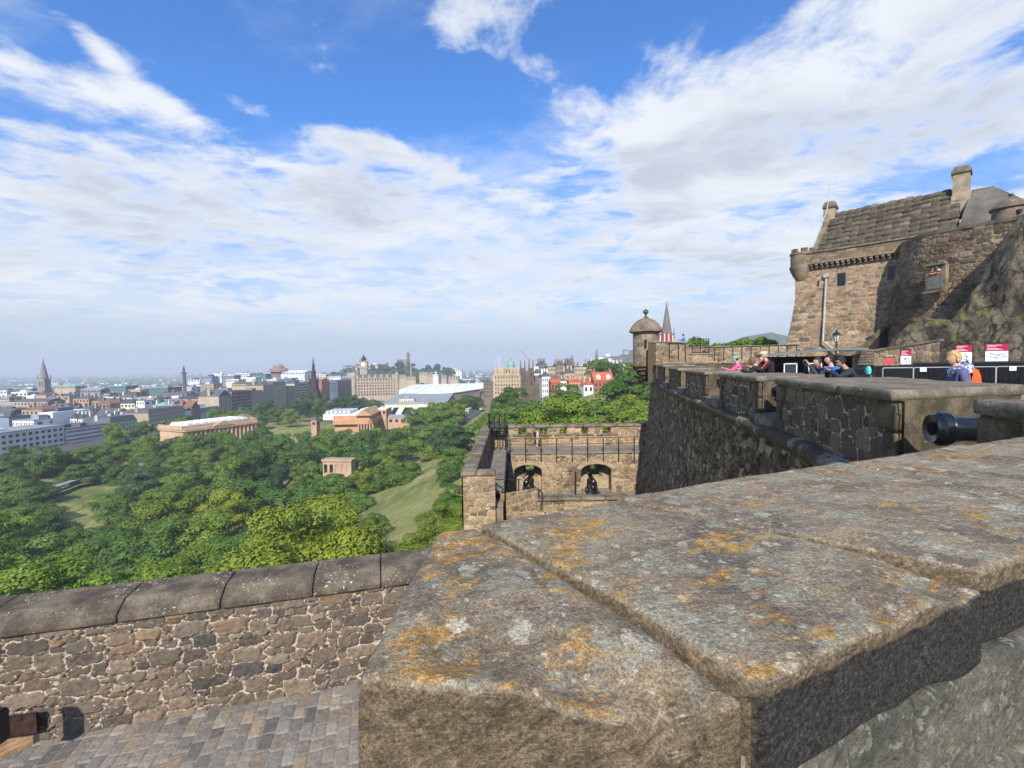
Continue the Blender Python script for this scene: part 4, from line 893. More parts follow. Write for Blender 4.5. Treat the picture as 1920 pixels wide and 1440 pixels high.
# ------------------------------------------------------------------ walls and walkway behind the crowd
def wallseg(name, label, p0, p1, z0, z1, th, mat, cope, smin=.08, smax=.2, seed=1, res=.07, cat='wall', cph=.16, over=.05):
    p0 = np.array(p0[:2], float); p1 = np.array(p1[:2], float); d = p1 - p0; L = np.linalg.norm(d); d /= L; n = np.array([d[1], -d[0]])
    t = thing(name, label, cat, (p0[0], p0[1], z0))
    wall_panel('rubble_facing', L, z1 - z0, res, plane_fn((p0[0], p0[1], z0), (d[0], d[1], 0), (0, 0, 1), (n[0], n[1], 0)), mat, t, smin, smax, seed, 1.5, .035)
    q = lambda s, o_: tuple(p0 + d * s - n * o_)
    mb = MB(); mb.prism([q(0, .03), q(L, .03), q(L, th), q(0, th)], z0, z1 - .01); mb.build('wall_core', mat, t, world=True)
    k = max(1, int(L / 1.6))
    for i in range(k):
        stone_block('coping_stone', [q(L * i / k + .01, -over), q(L * (i + 1) / k - .01, -over), q(L * (i + 1) / k - .01, th + over), q(L * i / k + .01, th + over)], z1, z1 + cph, .05, .2, cope, t, .02, 2, seed + i)
    return t
D1, D2 = 37.0, 41.0
a = at(1229, 650, 36.0); b1 = at(1291, 655, 38.5)
wallseg('terrace_wall', 'short rubble wall beside the round turret, below the tall black spire', (a.x, a.y), (b1.x, b1.y), -1.6, at(1250, 641, 34).z, .7, M['rub_bat'], M['cope_bat'], seed=51)
a = at(1290, 655, 44.5); b1 = at(1500, 655, 41.0)
wallseg('terrace_wall', 'long low wall running from the railed platform to the foot of the gate tower', (a.x, a.y), (b1.x, b1.y), -1.6, at(1400, 651, 43).z, .8, M['rub_bat'], M['cope_bat'], seed=52)
a = at(1291, 670, 42.0); b1 = at(1345, 670, 42.0)
pf = wallseg('stone_platform', 'pale stone block platform under the man in blue', (a.x, a.y), (b1.x, b1.y), -1.6, at(1320, 662, 42).z - .16, 2.3, M['rub_bat'], M['cope_bat'], seed=53, cat='platform')
def railing(name, label, pts, h, nb=0, r=.022, rails=(1.0, .5), mat=None, grp=None):
    mat = mat or M['iron']; t = thing(name, label, 'railing', pts[0], 0, grp); p0 = Vector(pts[0])
    for (a, b_) in zip(pts[:-1], pts[1:]):
        a = Vector(a); b_ = Vector(b_)
        for rr in rails:
            mb = MB(); mb.cyl(a + Vector((0, 0, h * rr)) - p0, b_ + Vector((0, 0, h * rr)) - p0, r, n=6); mb.build('rail', mat, t)
    for p in pts:
        mb = MB(); mb.cyl(Vector(p) - p0, Vector(p) + Vector((0, 0, h)) - p0, r * 1.3, n=6); mb.build('post', mat, t)
    if nb:
        mb = MB()
        for (a, b_) in zip(pts[:-1], pts[1:]):
            for i in range(1, nb):
                q = Vector(a).lerp(Vector(b_), i / nb) - p0; mb.cyl(q, q + Vector((0, 0, h)), r * .5, n=5)
        mb.build('bars', mat, t)
    return t
zr = at(1400, 676, 41).z
railing('railing', 'thin black railing in front of the long low wall', [at(px, 678 - (px - 1340) * .03, 40.0 - (px - 1340) * .012) for px in range(1340, 1500, 17)], 1.15, 0, .03, (1.0,))
zp = at(1300, 663, 36).z
railing('railing', 'black gate railing on top of the stone platform beside the man in blue', [at(1298, 662, 42), at(1313, 662, 42), at(1329, 662, 42), at(1329, 661, 44)], 1.25, 3, .035, (1.0, .05))
railing('railing', 'black handrail in front of the short rubble wall below the black spire', [at(1255, 677, 31.5), at(1272, 677, 31.5), at(1285, 678, 31.5)], 1.15, 0, .03, (1.0,))
# ------------------------------------------------------------------ gate tower
ta = np.array([.70, -.72]); tb = np.array([.72, .70]); to = V2(at(1490, 600, 45.0)); a2 = to
gt = thing('gate_tower', 'stone gate tower with steep stone slab roof, corbelled parapet and two chimneys', 'tower', (to[0], to[1], -2))
def tw(a, b_, z=None):
    p = to + ta * a + tb * b_; return (p[0], p[1]) if z is None else (p[0], p[1], z)
Z1, Z2, ZP, ZPT = 2.6, 5.2, 8.35, 9.75   # batter top, change to ashlar, corbel level, parapet top
WT, DT = 15.0, 9.0
nf = (-tb[0], -tb[1], 0)
def tfn(X, Y):
    z = -2.4 + Y; bt = np.clip(Z2 - z, 0, 9) * .13 + np.clip(Z1 - z, 0, 9) * .05; lf = np.clip(1 - X / 1.2, 0, 1) * 0
    P = np.array([to[0], to[1], 0]) + (X - bt * np.clip(1 - X / 3, 0, 1))[..., None] * np.array([ta[0], ta[1], 0]) - bt[..., None] * np.array([tb[0], tb[1], 0]); P[..., 2] = z
    return P, np.broadcast_to(np.array(nf), X.shape + (3,))
wall_panel('rubble_facing', WT, Z2 + 2.4, .06, tfn, M['rub_tower'], gt, .045, .20, 61, 1.7, .05, warp=.45, joint=.6)
def sfn(X, Y):                           # left return
    z = -2.4 + Y; bt = np.clip(Z2 - z, 0, 9) * .13 + np.clip(Z1 - z, 0, 9) * .05
    P = np.array([to[0], to[1], 0]) + (DT - X)[..., None] * np.array([tb[0], tb[1], 0]) - bt[..., None] * np.array([ta[0], ta[1], 0]) - (bt * np.clip(1 - (DT - X) / 3, 0, 1))[..., None] * np.array([tb[0], tb[1], 0]); P[..., 2] = z
    return P, np.broadcast_to(np.array((-ta[0], -ta[1], 0)), X.shape + (3,))
wall_panel('rubble_facing', DT, Z2 + 2.4, .09, sfn, M['rub_tower'], gt, .07, .24, 62, 1.6, .05)
M['ash_tower'] = rubble_mat('ashlar_tower', band((.40, .28, .18), (.46, .33, .22), (.40, .27, .17), (.48, .36, .25), (.16, .12, .09), (.42, .30, .20), (.36, .22, .15), (.44, .32, .21)), (.45, .34, .235), 5, .01, tint=(.76, .83, .94), stain=(.72, .68, .63), stain_sc=.3, stain_th=(.5, .64))
wall_panel('ashlar_facing', WT, ZP - Z2, .05, plane_fn(tw(0, 0, Z2), (ta[0], ta[1], 0), (0, 0, 1), nf), M['ash_tower'], gt, .1, .3, 63, rows=(.20, .52), warp=.02, relief=.02, joint=.6)
mb = MB(); mb.prism([tw(.04, .06), tw(WT, .06), tw(WT, DT), tw(.04, DT)], -3, ZPT - .4); mb.build('wall_core', M['ash_tower'], gt, world=True)
M['slate_dk'] = pm('weathered_sandstone_trim', (.20, .155, .11), .9, .35, 1.2, .02, objrand=.12)
# corbels
for i in range(18):
    a = .9 + i * .40
    mb = MB(); mb.prism([tw(a, -.42), tw(a + .20, -.42), tw(a + .20, .02), tw(a, .02)], ZP + .22, ZP + .40); mb.prism([tw(a, -.24), tw(a + .20, -.24), tw(a + .20, .02), tw(a, .02)], ZP + .02, ZP + .22); mb.build('corbel', M['slate_dk'], gt, world=True)
mb = MB(); mb.prism([tw(.6, -.46), tw(WT, -.46), tw(WT, .0), tw(.6, .0)], ZP + .40, ZP + .58); mb.build('string_course', M['slate_dk'], gt, world=True)
wall_panel('parapet', WT - .6, ZPT - ZP - .58, .06, plane_fn(tw(.6, -.36, ZP + .58), (ta[0], ta[1], 0), (0, 0, 1), nf), rubble_mat('parapet_stone', band((.16, .13, .10), (.24, .19, .14), (.12, .10, .085), (.27, .21, .15)), (.2, .16, .12), 5, .02), gt, .1, .3, 64, rows=(.27, .6), warp=.02, relief=.015)
mb = MB(); mb.prism([tw(.6, -.34), tw(WT, -.34), tw(WT, .1), tw(.6, .1)], ZP + .58, ZPT - .02); mb.build('parapet_core', M['slate_dk'], gt, world=True)
mb = MB(); mb.prism([tw(.5, -.48), tw(WT, -.48), tw(WT, .2), tw(.5, .2)], ZPT, ZPT + .14); mb.build('parapet_coping', M['cope_bat'], gt, world=True)
# corner round
cc_ = tw(.45, .35); mb = MB(); mb.lathe([(.35, ZP - 1.0), (.55, ZP - .75), (.58, ZP - .62), (.75, ZP - .4), (.78, ZP - .25), (.92, ZP - .02), (.95, ZP + .12), (1.02, ZP + .3), (1.02, ZP + .42), (.93, ZP + .45), (.93, ZPT + .1), (1.0, ZPT + .12), (1.0, ZPT + .28), (.5, ZPT + .3)], (cc_[0], cc_[1], 0), 22); mb.build('corner_round', M['slate_dk'], gt, True, world=True)
for i in range(3):
    aa = math.atan2(-.9, -.3) + (i - 1) * 1.0; mb = MB(); mb.box((cc_[0] + .82 * math.cos(aa), cc_[1] + .82 * math.sin(aa), ZPT + .42), (.5, .3, .4), aa + 1.57); mb.build('merlon', M['cope_bat'], gt, world=True)
# roof: courses of overlapping stone slabs
def roof_fn(a0, a1, b0, z0, b1_, z1_, nrow, ncol, parent, mat):
    e = np.array([ta[0], ta[1], 0]); up = np.array([*(tb * (b1_ - b0)), z1_ - z0]); Ls = np.linalg.norm(up); nn = np.cross(e, up); nn /= np.linalg.norm(nn)
    if nn[2] < 0: nn = -nn
    U = np.linspace(0, 1, ncol * 10 + 1); Vv = []
    for r_ in range(nrow): Vv += [r_ / nrow + 1e-4, (r_ + .5) / nrow, (r_ + 1) / nrow - 1e-4]
    Vv = np.array(Vv); UU, VV = np.meshgrid(U, Vv, indexing='ij')
    lift = (1 - (VV * nrow) % 1.0) * .20; ph = (UU * ncol) % 1.0; roll = np.sqrt(np.clip(np.sin(np.pi * ph), 0, 1)) * .075 + .02 * (ph > .5)
    rn = np.random.RandomState(3).rand(ncol + 1, nrow + 1); rnd = rn[np.minimum((UU * ncol).astype(int), ncol), np.minimum((VV * nrow).astype(int), nrow)]
    shift = (rnd - .5) * .035
    P = np.array(tw(a0, b0, z0)) + e * ((a1 - a0) * UU[..., None]) + up * (VV + shift)[..., None] + nn * (lift + roll)[..., None] - np.array(parent.location)
    idx = np.arange(UU.size).reshape(UU.shape); F = np.stack([idx[:-1, :-1], idx[1:, :-1], idx[1:, 1:], idx[:-1, 1:]], -1).reshape(-1, 4)
    return link('roof', npmesh('roof', P.reshape(-1, 3), F, mat, False, None, {'rnd': rnd, 'rnd2': rnd, 'mortar': rnd * 0}), parent)
M['slabs'] = rubble_mat('stone_slabs', band((.085, .076, .066), (.12, .108, .094), (.072, .066, .058), (.135, .122, .105)), (.1, .1, .1), 3, .02)
roof_fn(1.5, 11.1, .75, ZPT - .1, 3.6, 14.0, 9, 16, gt, M['slabs'])
mb = MB(); mb.slab([tw(1.7, .85, ZPT - .2), tw(1.7, 6.4, ZPT - .2), tw(2.7, 3.62, 13.9)], [tw(11.0, .85, ZPT - .2), tw(11.0, 6.4, ZPT - .2), tw(10.9, 3.62, 13.9)]); mb.build('roof_core', M['slate_dk'], gt, world=True)
def chimney(a, b_, w, d, z0, z1):
    t = MB(); t.prism([tw(a - w / 2, b_ - d / 2), tw(a + w / 2, b_ - d / 2), tw(a + w / 2, b_ + d / 2), tw(a - w / 2, b_ + d / 2)], z0, z1 - .55 * (z1 - z0)); w *= .9; d *= .9
    t.prism([tw(a - w / 2, b_ - d / 2), tw(a + w / 2, b_ - d / 2), tw(a + w / 2, b_ + d / 2), tw(a - w / 2, b_ + d / 2)], z1 - .55 * (z1 - z0), z1 - .35)
    ch = t.build('chimney', M['ash_tower2'], gt, world=True)
    w *= 1.18; d *= 1.18
    t = MB(); A_ = [tw(a - w / 2, b_ - d / 2), tw(a + w / 2, b_ - d / 2), tw(a + w / 2, b_ + d / 2), tw(a - w / 2, b_ + d / 2)]; t.prism(A_, z1 - .35, z1 - .2)
    w2, d2 = w * .7, d * .7; B_ = [tw(a - w2 / 2, b_ - d2 / 2), tw(a + w2 / 2, b_ - d2 / 2), tw(a + w2 / 2, b_ + d2 / 2), tw(a - w2 / 2, b_ + d2 / 2)]
    t.slab([(p[0], p[1], z1 - .2) for p in A_], [(p[0], p[1], z1 + .25) for p in B_]); cp = t.build('chimney_cap', M['cope_bat'], gt, world=True)
M['ash_tower2'] = pm('chimney_stone', (.30, .235, .165), .92, .3, 1.6, .02)
chimney(2.0, 3.5, 1.0, 1.3, 10.8, 14.8); chimney(11.1, 3.3, 1.15, 1.5, 11.5, 15.3)
# skew coping of the left gable
mb = MB(); mb.slab([tw(1.25, .4, ZPT), tw(1.6, .4, ZPT), tw(1.6, .4, ZPT + .35), tw(1.25, .4, ZPT + .35)], [tw(1.8, 3.4, 13.9), tw(2.2, 3.4, 13.9), tw(2.2, 3.4, 14.2), tw(1.8, 3.4, 14.2)]); mb.build('skew', M['cope_bat'], gt, world=True)
mb = MB(); mb.slab([tw(1.3, .7, ZPT - .5), tw(1.3, 6.5, ZPT - .5), tw(2.0, 3.6, 14.0)], [tw(1.75, .7, ZPT - .5), tw(1.75, 6.5, ZPT - .5), tw(2.3, 3.6, 14.0)]); mb.build('gable', M['ash_tower2'], gt, world=True)
# hipped end
mb = MB(); P4 = [tw(11.0, -.6, 9.4), tw(16.6, -.6, 9.4), tw(16.6, 7, 9.4), tw(11.0, 7, 9.4)]; r0_, r1_ = tw(11.7, 3.4, 13.6), tw(12.9, 3.4, 13.6)
mb._add(P4 + [r0_, r1_], [(0, 1, 5, 4), (1, 2, 5), (2, 3, 4, 5), (3, 0, 4)]); mb.build('hipped_roof', M['slabs_hip'] if 'slabs_hip' in M else pm('slate_hip', (.12, .108, .09), .9, .3, .8, .02), gt, world=True)
# windows
M['pane'] = pm('window_glass', (.02, .025, .03), .15, .3, 1, spec=.6)
def twin(px, py, w, h, bars=True):
    # find where the sight line meets the face
    d = ray(px, py); n = Vector((tb[0], tb[1], 0)); o = Vector((to[0], to[1], 0)); t_ = o.dot(n) / d.dot(n); p = d * t_
    a = float((np.array([p.x, p.y]) - to) @ ta); z = p.z
    mb = MB(); mb.prism([tw(a - w / 2 - .12, -.035), tw(a + w / 2 + .12, -.035), tw(a + w / 2 + .12, .1), tw(a - w / 2 - .12, .1)], z - h / 2 - .12, z + h / 2 + .14); f = mb.build('window', M['ash_tower2'], gt, world=True)
    mb = MB(); mb.prism([tw(a - w / 2, -.045), tw(a + w / 2, -.045), tw(a + w / 2, .0), tw(a - w / 2, .0)], z - h / 2, z + h / 2); o_ = mb.build('pane', M['pane'], gt, world=True)
    if bars:
        mb = MB()
        for k in range(1, 4): mb.cyl(tw(a - w / 2 + w * k / 4, -.075, z - h / 2), tw(a - w / 2 + w * k / 4, -.075, z + h / 2), .022, n=5)
        for k in range(1, 6): mb.cyl(tw(a - w / 2, -.08, z - h / 2 + h * k / 6), tw(a + w / 2, -.08, z - h / 2 + h * k / 6), .02, n=5)
        mb.build('window_grille', M['iron'], gt, world=True)
twin(1577, 524, .62, 1.15); twin(1671, 512, .62, 1.15); twin(1534, 532, .18, .55, False); twin(1653, 598, 1.0, 1.1)
# drainpipe
M['lead'] = pm('lead_pipe', (.36, .37, .36), .6, .15, 3)
def tface(px, py, off=-.12):
    d = ray(px, py); n = Vector((tb[0], tb[1], 0)); o = Vector((to[0], to[1], 0)) + n * off; p = d * (o.dot(n) / d.dot(n)); return p
mb = MB(); pp = [tface(1549, 520), tface(1547, 560, -.25), tface(1545, 600, -.5), tface(1543, 640, -.95), tface(1572, 662, -1.2)]; mb.tube(pp, .085, 8); mb.box(pp[0] + Vector((0, 0, .15)), (.35, .35, .35), .8); mb.build('drainpipe', M['lead'], gt, world=True)
mb = MB(); mb.cyl(tw(1.9, 3.4, 15), tw(1.9, 3.4, 17.2), .03, .015); mb.cyl(tw(1.9, 3.4, 16.6), tw(2.5, 3.4, 16.75), .012); mb.build('aerial', M['lead'], gt, world=True)
mb = MB(); mb.tube([Vector(tw(1.2, .0, ZPT + .1)), Vector(tw(1.5, 1.2, 11.6)), Vector(tw(1.9, 2.8, 14.4)), Vector(tw(1.95, 3.0, 15.2))], .05, 6); mb.build('conductor', M['lead'], gt, world=True)
# stair opening and steps beneath the tower
mb = MB(); pq = [tface(1603, 662, -1.6), tface(1655, 610, -1.6), tface(1662, 615, -1.6), tface(1613, 668, -1.6)]; qq = [p + Vector((tb[0], tb[1], 0)) * 1.5 for p in pq]
mb.slab(pq, qq); mb.build('stair_parapet', M['ashlar_dk'], gt, world=True)
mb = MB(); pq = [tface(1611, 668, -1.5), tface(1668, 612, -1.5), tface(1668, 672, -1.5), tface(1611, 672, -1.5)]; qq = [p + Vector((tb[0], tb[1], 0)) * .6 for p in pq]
mb.slab(pq, qq); mb.build('stair_shade_slab', pm('opening_shade', (.03, .027, .024), .95, .3, 2), gt, world=True)  # solid near-black slab, painting the shade inside the stair opening
for i in range(6):
    c_ = tface(1634 + i * 1.0, 682 - i * 5, -2.9 + i * .22); mb = MB(); mb.box(c_, (1.7, .32, .17), math.atan2(ta[1], ta[0])); mb.build('step', M['cope_bat'], gt, world=True)
# ------------------------------------------------------------------ round bastion and its wall beside the tower
bt_ = thing('battery_wall', 'high battered rubble wall with rounded end and heraldic panel, right of the gate tower', 'castle wall', (to[0], to[1], -2))
pA = V2(at(1700, 560, 37.5)); pB = V2(at(1745, 560, 34.8)); pC = V2(at(1925, 560, 29.5)); pD = pC + (pC - pB) * .6
lw = [pA + np.array([1.6, 2.2]) + (pA - pB) * .5, pA + (pA - pB) * .05 + np.array([.15, .6]), pA, (pA + pB) / 2 + np.array([-.35, -.35]), pB, pC, pD]
lw = np.array(lw)
for _ in range(2):
    q_ = [lw[0]]
    for i in range(len(lw) - 1): q_ += [lw[i] * .75 + lw[i + 1] * .25, lw[i] * .25 + lw[i + 1] * .75]
    lw = np.array(q_ + [lw[-1]])
ls = np.concatenate([[0], np.cumsum(np.linalg.norm(np.diff(lw, axis=0), axis=1))])
zc_ = lambda px, py, D: at(px, py, D).z
ytops = np.interp(lw[:, 0] / lw[:, 1] * FPX + 960, [1690, 1745, 1900, 2100], [zc_(1690, 456, 37.5), zc_(1745, 441, 35), zc_(1900, 412, 30), zc_(1900, 412, 30) + .3])
def bfn(X, Y):
    x = np.interp(X, ls, lw[:, 0]); y = np.interp(X, ls, lw[:, 1]); e = .25; tx = np.interp(X + e, ls, lw[:, 0]) - np.interp(X - e, ls, lw[:, 0]); ty = np.interp(X + e, ls, lw[:, 1]) - np.interp(X - e, ls, lw[:, 1]); n = np.hypot(tx, ty)
    nx, ny = ty / n, -tx / n; tp_ = np.interp(X, ls, ytops); H = tp_ + 2.2; z = -2.2 + H * (Y / 12.0); b_ = (tp_ - z) * .10
    return np.stack([x + nx * b_, y + ny * b_, z], -1), np.stack([nx, ny, 0 * nx], -1)
wall_panel('rubble_facing', float(ls[-1]), 12.0, .055, bfn, M['rub_bast'], bt_, .045, .20, 71, 1.7, .05, warp=.45, joint=.6)
n_ = len(lw); mb = MB()
for i in range(n_ - 1):
    d = lw[i + 1] - lw[i]; nn_ = np.array([-d[1], d[0]]) / np.linalg.norm(d)
    A_ = [(*(lw[i] - nn_ * .08), ytops[i]), (*(lw[i + 1] - nn_ * .08), ytops[i + 1]), (*(lw[i + 1] + nn_ * .8), ytops[i + 1]), (*(lw[i] + nn_ * .8), ytops[i])]
    mb.slab(A_, [(p[0], p[1], p[2] + .22) for p in A_])
mb.build('wall_coping', M['cope_bat'], bt_, world=True)
mb = MB()
for i in range(n_ - 1):
    d = lw[i + 1] - lw[i]; nn_ = np.array([-d[1], d[0]]) / np.linalg.norm(d)
    A_ = [(*(lw[i] + nn_ * .1), -2), (*(lw[i + 1] + nn_ * .1), -2), (*(lw[i + 1] + nn_ * .7), -2), (*(lw[i] + nn_ * .7), -2)]
    mb.slab(A_, [(p[0], p[1], ytops[i] - .02) for p in A_])
mb.build('wall_core', M['slate_dk'], bt_, world=True)
# carved panel (worn heraldic relief)
pc = at(1757, 521, 33.6); dd = (pC - pB) / np.linalg.norm(pC - pB); ra = math.atan2(dd[1], dd[0]); nd = Vector((dd[1], -dd[0], 0))
pn = MB(); pn.box(pc, (1.25, .30, 1.75), ra); pn.build('panel_frame', M['slate_dk'], bt_, world=True)
pn = MB(); pn.box(pc + nd * .16 + Vector((0, 0, -.25)), (.95, .06, 1.0), ra); pn.build('panel_slab', pm('panel_grey', (.17, .16, .145), .9, .2, 3), bt_, world=True)
pn = MB(); pn.box(pc + nd * .2 + Vector((0, 0, -.98)), (1.35, .35, .14), ra); pn.box(pc + nd * .2 + Vector((0, 0, .92)), (1.35, .35, .12), ra); pn.build('panel_ledge', M['cope_bat'], bt_, world=True)
rdm = random.Random(4)
for (nm, col, cnt, zo) in (('relief_carving', (.45, .17, .09), 9, .38), ('relief_carving', (.55, .50, .42), 4, .62)):
    pn = MB()
    for i in range(cnt):
        u_ = rdm.uniform(-.33, .33); z_ = zo + rdm.uniform(-.12, .12); pn.lathe([(0, -.09), (.07, -.05), (.08, 0), (.05, .06), (0, .09)], pc + nd * .2 + Vector((dd[0] * u_, dd[1] * u_, z_)), 8)
    pn.build(nm, pm('carving' + str(cnt), col, .8, .3, 8), bt_, True, world=True)
# far lookout dome beyond the wall
dp = at(1895, 392, 34); ld = thing('lookout_turret', 'small domed stone turret at the far right skyline', 'turret', tuple(dp)); ld.scale = (.72, .72, .8)
mb = MB(); mb.lathe([(1.5, -3.5), (1.35, -.1), (1.55, 0), (1.55, .12)], n=20); mb.build('wall', M['rub_bast'] if False else M['slate_dk'], ld, True)
mb = MB(); mb.lathe([(1.55, .12), (1.3, .35), (.95, .65), (.5, .9), (.12, 1.0), (.1, 1.12), (.2, 1.2), (.2, 1.3), (0, 1.4)], n=20); mb.build('dome', M['cope_bat'], ld, True)
mb = MB(); mb.box((-.55, -1.3, -.55), (.3, .3, .3)); mb.build('window', M['iron'], ld)
# ------------------------------------------------------------------ crag
m, G, b = newmat('crag_rock'); tc = G.new('ShaderNodeTexCoord').outputs['Object']
st2 = G.vec('MULTIPLY', tc, (1.0, 1.0, .45)); a_ = G.noise(st2, .9, 10, .68, .5); b_ = G.noise(tc, 5, 8, .72); v_ = G.voro(G.vec('ADD', st2, G.vec('SCALE', G.noise(tc, 1.2, 4, .6, 0, 1), sc=.6)), 1.1, 'DISTANCE_TO_EDGE')
c = G.mix(G.rng(a_, .36, .64), (.045, .038, .029, 1), (.165, .14, .10, 1)); c = G.mix(1.0, c, G.ramp(b_, [(.25, (.5, .5, .5)), (.5, (1, 1, 1)), (.75, (1.5, 1.45, 1.35))]), 'MULTIPLY')
c = G.mix(G.rng(v_, .06, .0), c, (.03, .028, .025, 1))
up_ = G.new('ShaderNodeSeparateXYZ'); G.l.new(G.new('ShaderNodeNewGeometry').outputs['Normal'], up_.inputs[0]); gm = G.noise(tc, 1.6, 5, .65)
c = G.mix(G.math('MULTIPLY', G.rng(up_.outputs[2], .35, .75), G.rng(gm, .45, .58)), c, G.mix(G.rng(b_, .35, .65), (.075, .085, .02, 1), (.19, .16, .05, 1)))
G.put(b.inputs['Base Color'], c); b.inputs['Roughness'].default_value = .95; bump(G, b, G.math('ADD', a_, G.math('MULTIPLY', b_, .4)), .25)
def crag(label, outline, D0, D1, thick, seed, res=.11, zb=-2.2):
    """outline: photo pixels of the skyline left to right; body runs down to the terrace"""
    ox = np.array([p[0] for p in outline], float); oy = np.array([p[1] for p in outline], float)
    n = int((D0 * (ox[-1] - ox[0]) / FPX) / res); px = np.linspace(ox[0], ox[-1], n); py = np.interp(px, ox, oy); Dd = np.linspace(D0, D1, n)
    top = np.array([list(at(a, b_, d)) for a, b_, d in zip(px, py, Dd)]); mm = int(9.5 / res)
    T = np.linspace(0, 1, mm)[None, :, None]; base_ = top.copy(); base_[:, 2] = zb; out = top[:, :2] / np.linalg.norm(top[:, :2], axis=1)[:, None]; hgt = (top[:, 2] - zb)
    base_[:, :2] -= out * (thick * (.35 + hgt / 8))[:, None]
    P = top[:, None] * (1 - T) + base_[:, None] * T
    P[..., :2] -= (np.sin(T[..., 0] * np.pi)[..., None] * .5) * out[:, None] * 1.0
    nn2 = np.stack([-out[:, 0], -out[:, 1], out[:, 0] * 0 + .35], 1)[:, None]
    ridg = 1 - np.abs(fbm(P * np.array([1, 1, .6]), .38, 5, seed) * 4); big = fbm(P, .22, 4, seed + 5)
    fac = np.round(fbm(P, .7, 2, seed + 9) * 7) / 7
    disp = big * 2.6 + np.clip(ridg, -1, 1) * .45 + fac * .7 + fbm(P, 2.4, 3, seed + 12) * .28
    P = P + nn2 * (disp * np.clip(T[..., 0] * 6 + .15, 0, 1))[..., None]
    # back of the rock
    bk = top + np.concatenate([out * 3.0, np.full((n, 1), -1.2)], 1); P = np.concatenate([bk[:, None], P], 1)
    idx = np.arange(P.shape[0] * P.shape[1]).reshape(P.shape[:2]); F = np.stack([idx[:-1, :-1], idx[1:, :-1], idx[1:, 1:], idx[:-1, 1:]], -1).reshape(-1, 4)
    o = link('rock_outcrop', npmesh('rock_outcrop', P.reshape(-1, 3), F[:, ::-1], m, True)); return setp(o, label, 'rock')
crag('dark crag rising to the right edge behind the red topped signs', [(1735, 655), (1760, 625), (1790, 592), (1812, 568), (1822, 548), (1838, 530), (1850, 500), (1868, 470), (1890, 435), (1912, 408), (1940, 385), (2000, 330)], 30.0, 27.5, 1.8, 5)
crag('low mossy rock shelf at the foot of the heraldic wall', [(1655, 668), (1672, 640), (1700, 612), (1735, 598), (1770, 600), (1800, 604), (1840, 618), (1900, 640), (1960, 650)], 31.5, 27.0, 1.0, 9)
# retaining wall with sloping coping
a = V2(at(1640, 665, 27.0)); b1 = V2(at(1762, 665, 24.5)); d = b1 - a; L = np.linalg.norm(d); d /= L; nrm_ = np.array([d[1], -d[0]]); rw = thing('stair_wall', 'rubble wall with sloping stone coping left of the crag, behind the small signs', 'wall', (a[0], a[1], -1.6))
za, zb = at(1640, 659, 27).z + 1.6, at(1750, 640, 24.7).z + 1.6
wall_panel('rubble_facing', L, 1.0, .02, lambda X, Y: (np.stack([a[0] + d[0] * X, a[1] + d[1] * X, -1.6 + Y * (za + (zb - za) * X / L)], -1), np.broadcast_to(np.array([nrm_[0], nrm_[1], 0]), X.shape + (3,))), M['rub_bat'], rw, .04, .12, 81, 2.2, .03)
mb = MB(); q = lambda s, o_: tuple(a + d * s - nrm_ * o_)
A_ = [(*q(0, -.08), -1.6 + za), (*q(L, -.08), -1.6 + zb), (*q(L, .5), -1.6 + zb), (*q(0, .5), -1.6 + za)]; mb.slab(A_, [(p[0], p[1], p[2] + .12) for p in A_]); mb.build('coping_stone', M['cope_bat'], rw, world=True)
# ------------------------------------------------------------------ lower gun battery in the middle distance
DW, DB_ = 38.6, 41.6; ZW = at(1000, 837, 41.5).z; ZPc = at(1000, 799, 42).z; ZF = at(1000, 926, 38.4).z
XL0 = at(867, 880, 23.7).x; XL = -1.95; XI = at(950, 841, 41).x; XR = at(1203, 850, 41).x + 2.5
ba = thing('gun_battery', 'L shaped stone gun battery with wall walk, crenelled parapet and two arched gun bays', 'battery', (0, 38, ZF))
rb = M['rub_bat']
a1 = (at(963, 900, DW).x, at(1017, 900, DW).x); a2_ = (at(1089, 900, DW).x, at(1147, 900, DW).x)
zs = at(1000, 884, DW).z; zcw = at(1000, 871, DW).z
xw0 = XI; 
def hole(X, Y):
    x = xw0 + X; z = ZF + Y; h = np.zeros(X.shape, bool)
    for (p, q) in (a1, a2_):
        c = (p + q) / 2; hw = (q - p) / 2; h |= (np.abs(x - c) < hw) & (z < zs + (zcw - zs) * np.sqrt(np.clip(1 - ((x - c) / hw) ** 2, 0, 1)))
    return h
wall_panel('bay_wall', XR - xw0, ZW - ZF - .12, .05, plane_fn((xw0, DW, ZF), (1, 0, 0), (0, 0, 1), (0, -1, 0)), rb, ba, .05, .16, 91, 1.4, .04, hole=hole, warp=.45, joint=.6)
mb = MB()
for (p, q) in ((xw0, a1[0]), (a1[1], a2_[0]), (a2_[1], XR)): mb.b2(p, q, DW + .06, DB_ + 1.2, ZF - 1, ZW - .15)
for (p, q) in (a1, a2_): mb.b2(p, q, DW + .5, DB_ + 1.2, zcw - .05, ZW - .15)
mb.build('bay_core', M['slate_dk'], ba, world=True)
M['vous'] = pm('voussoir', (.34, .26, .17), .9, .25, 3, .02)
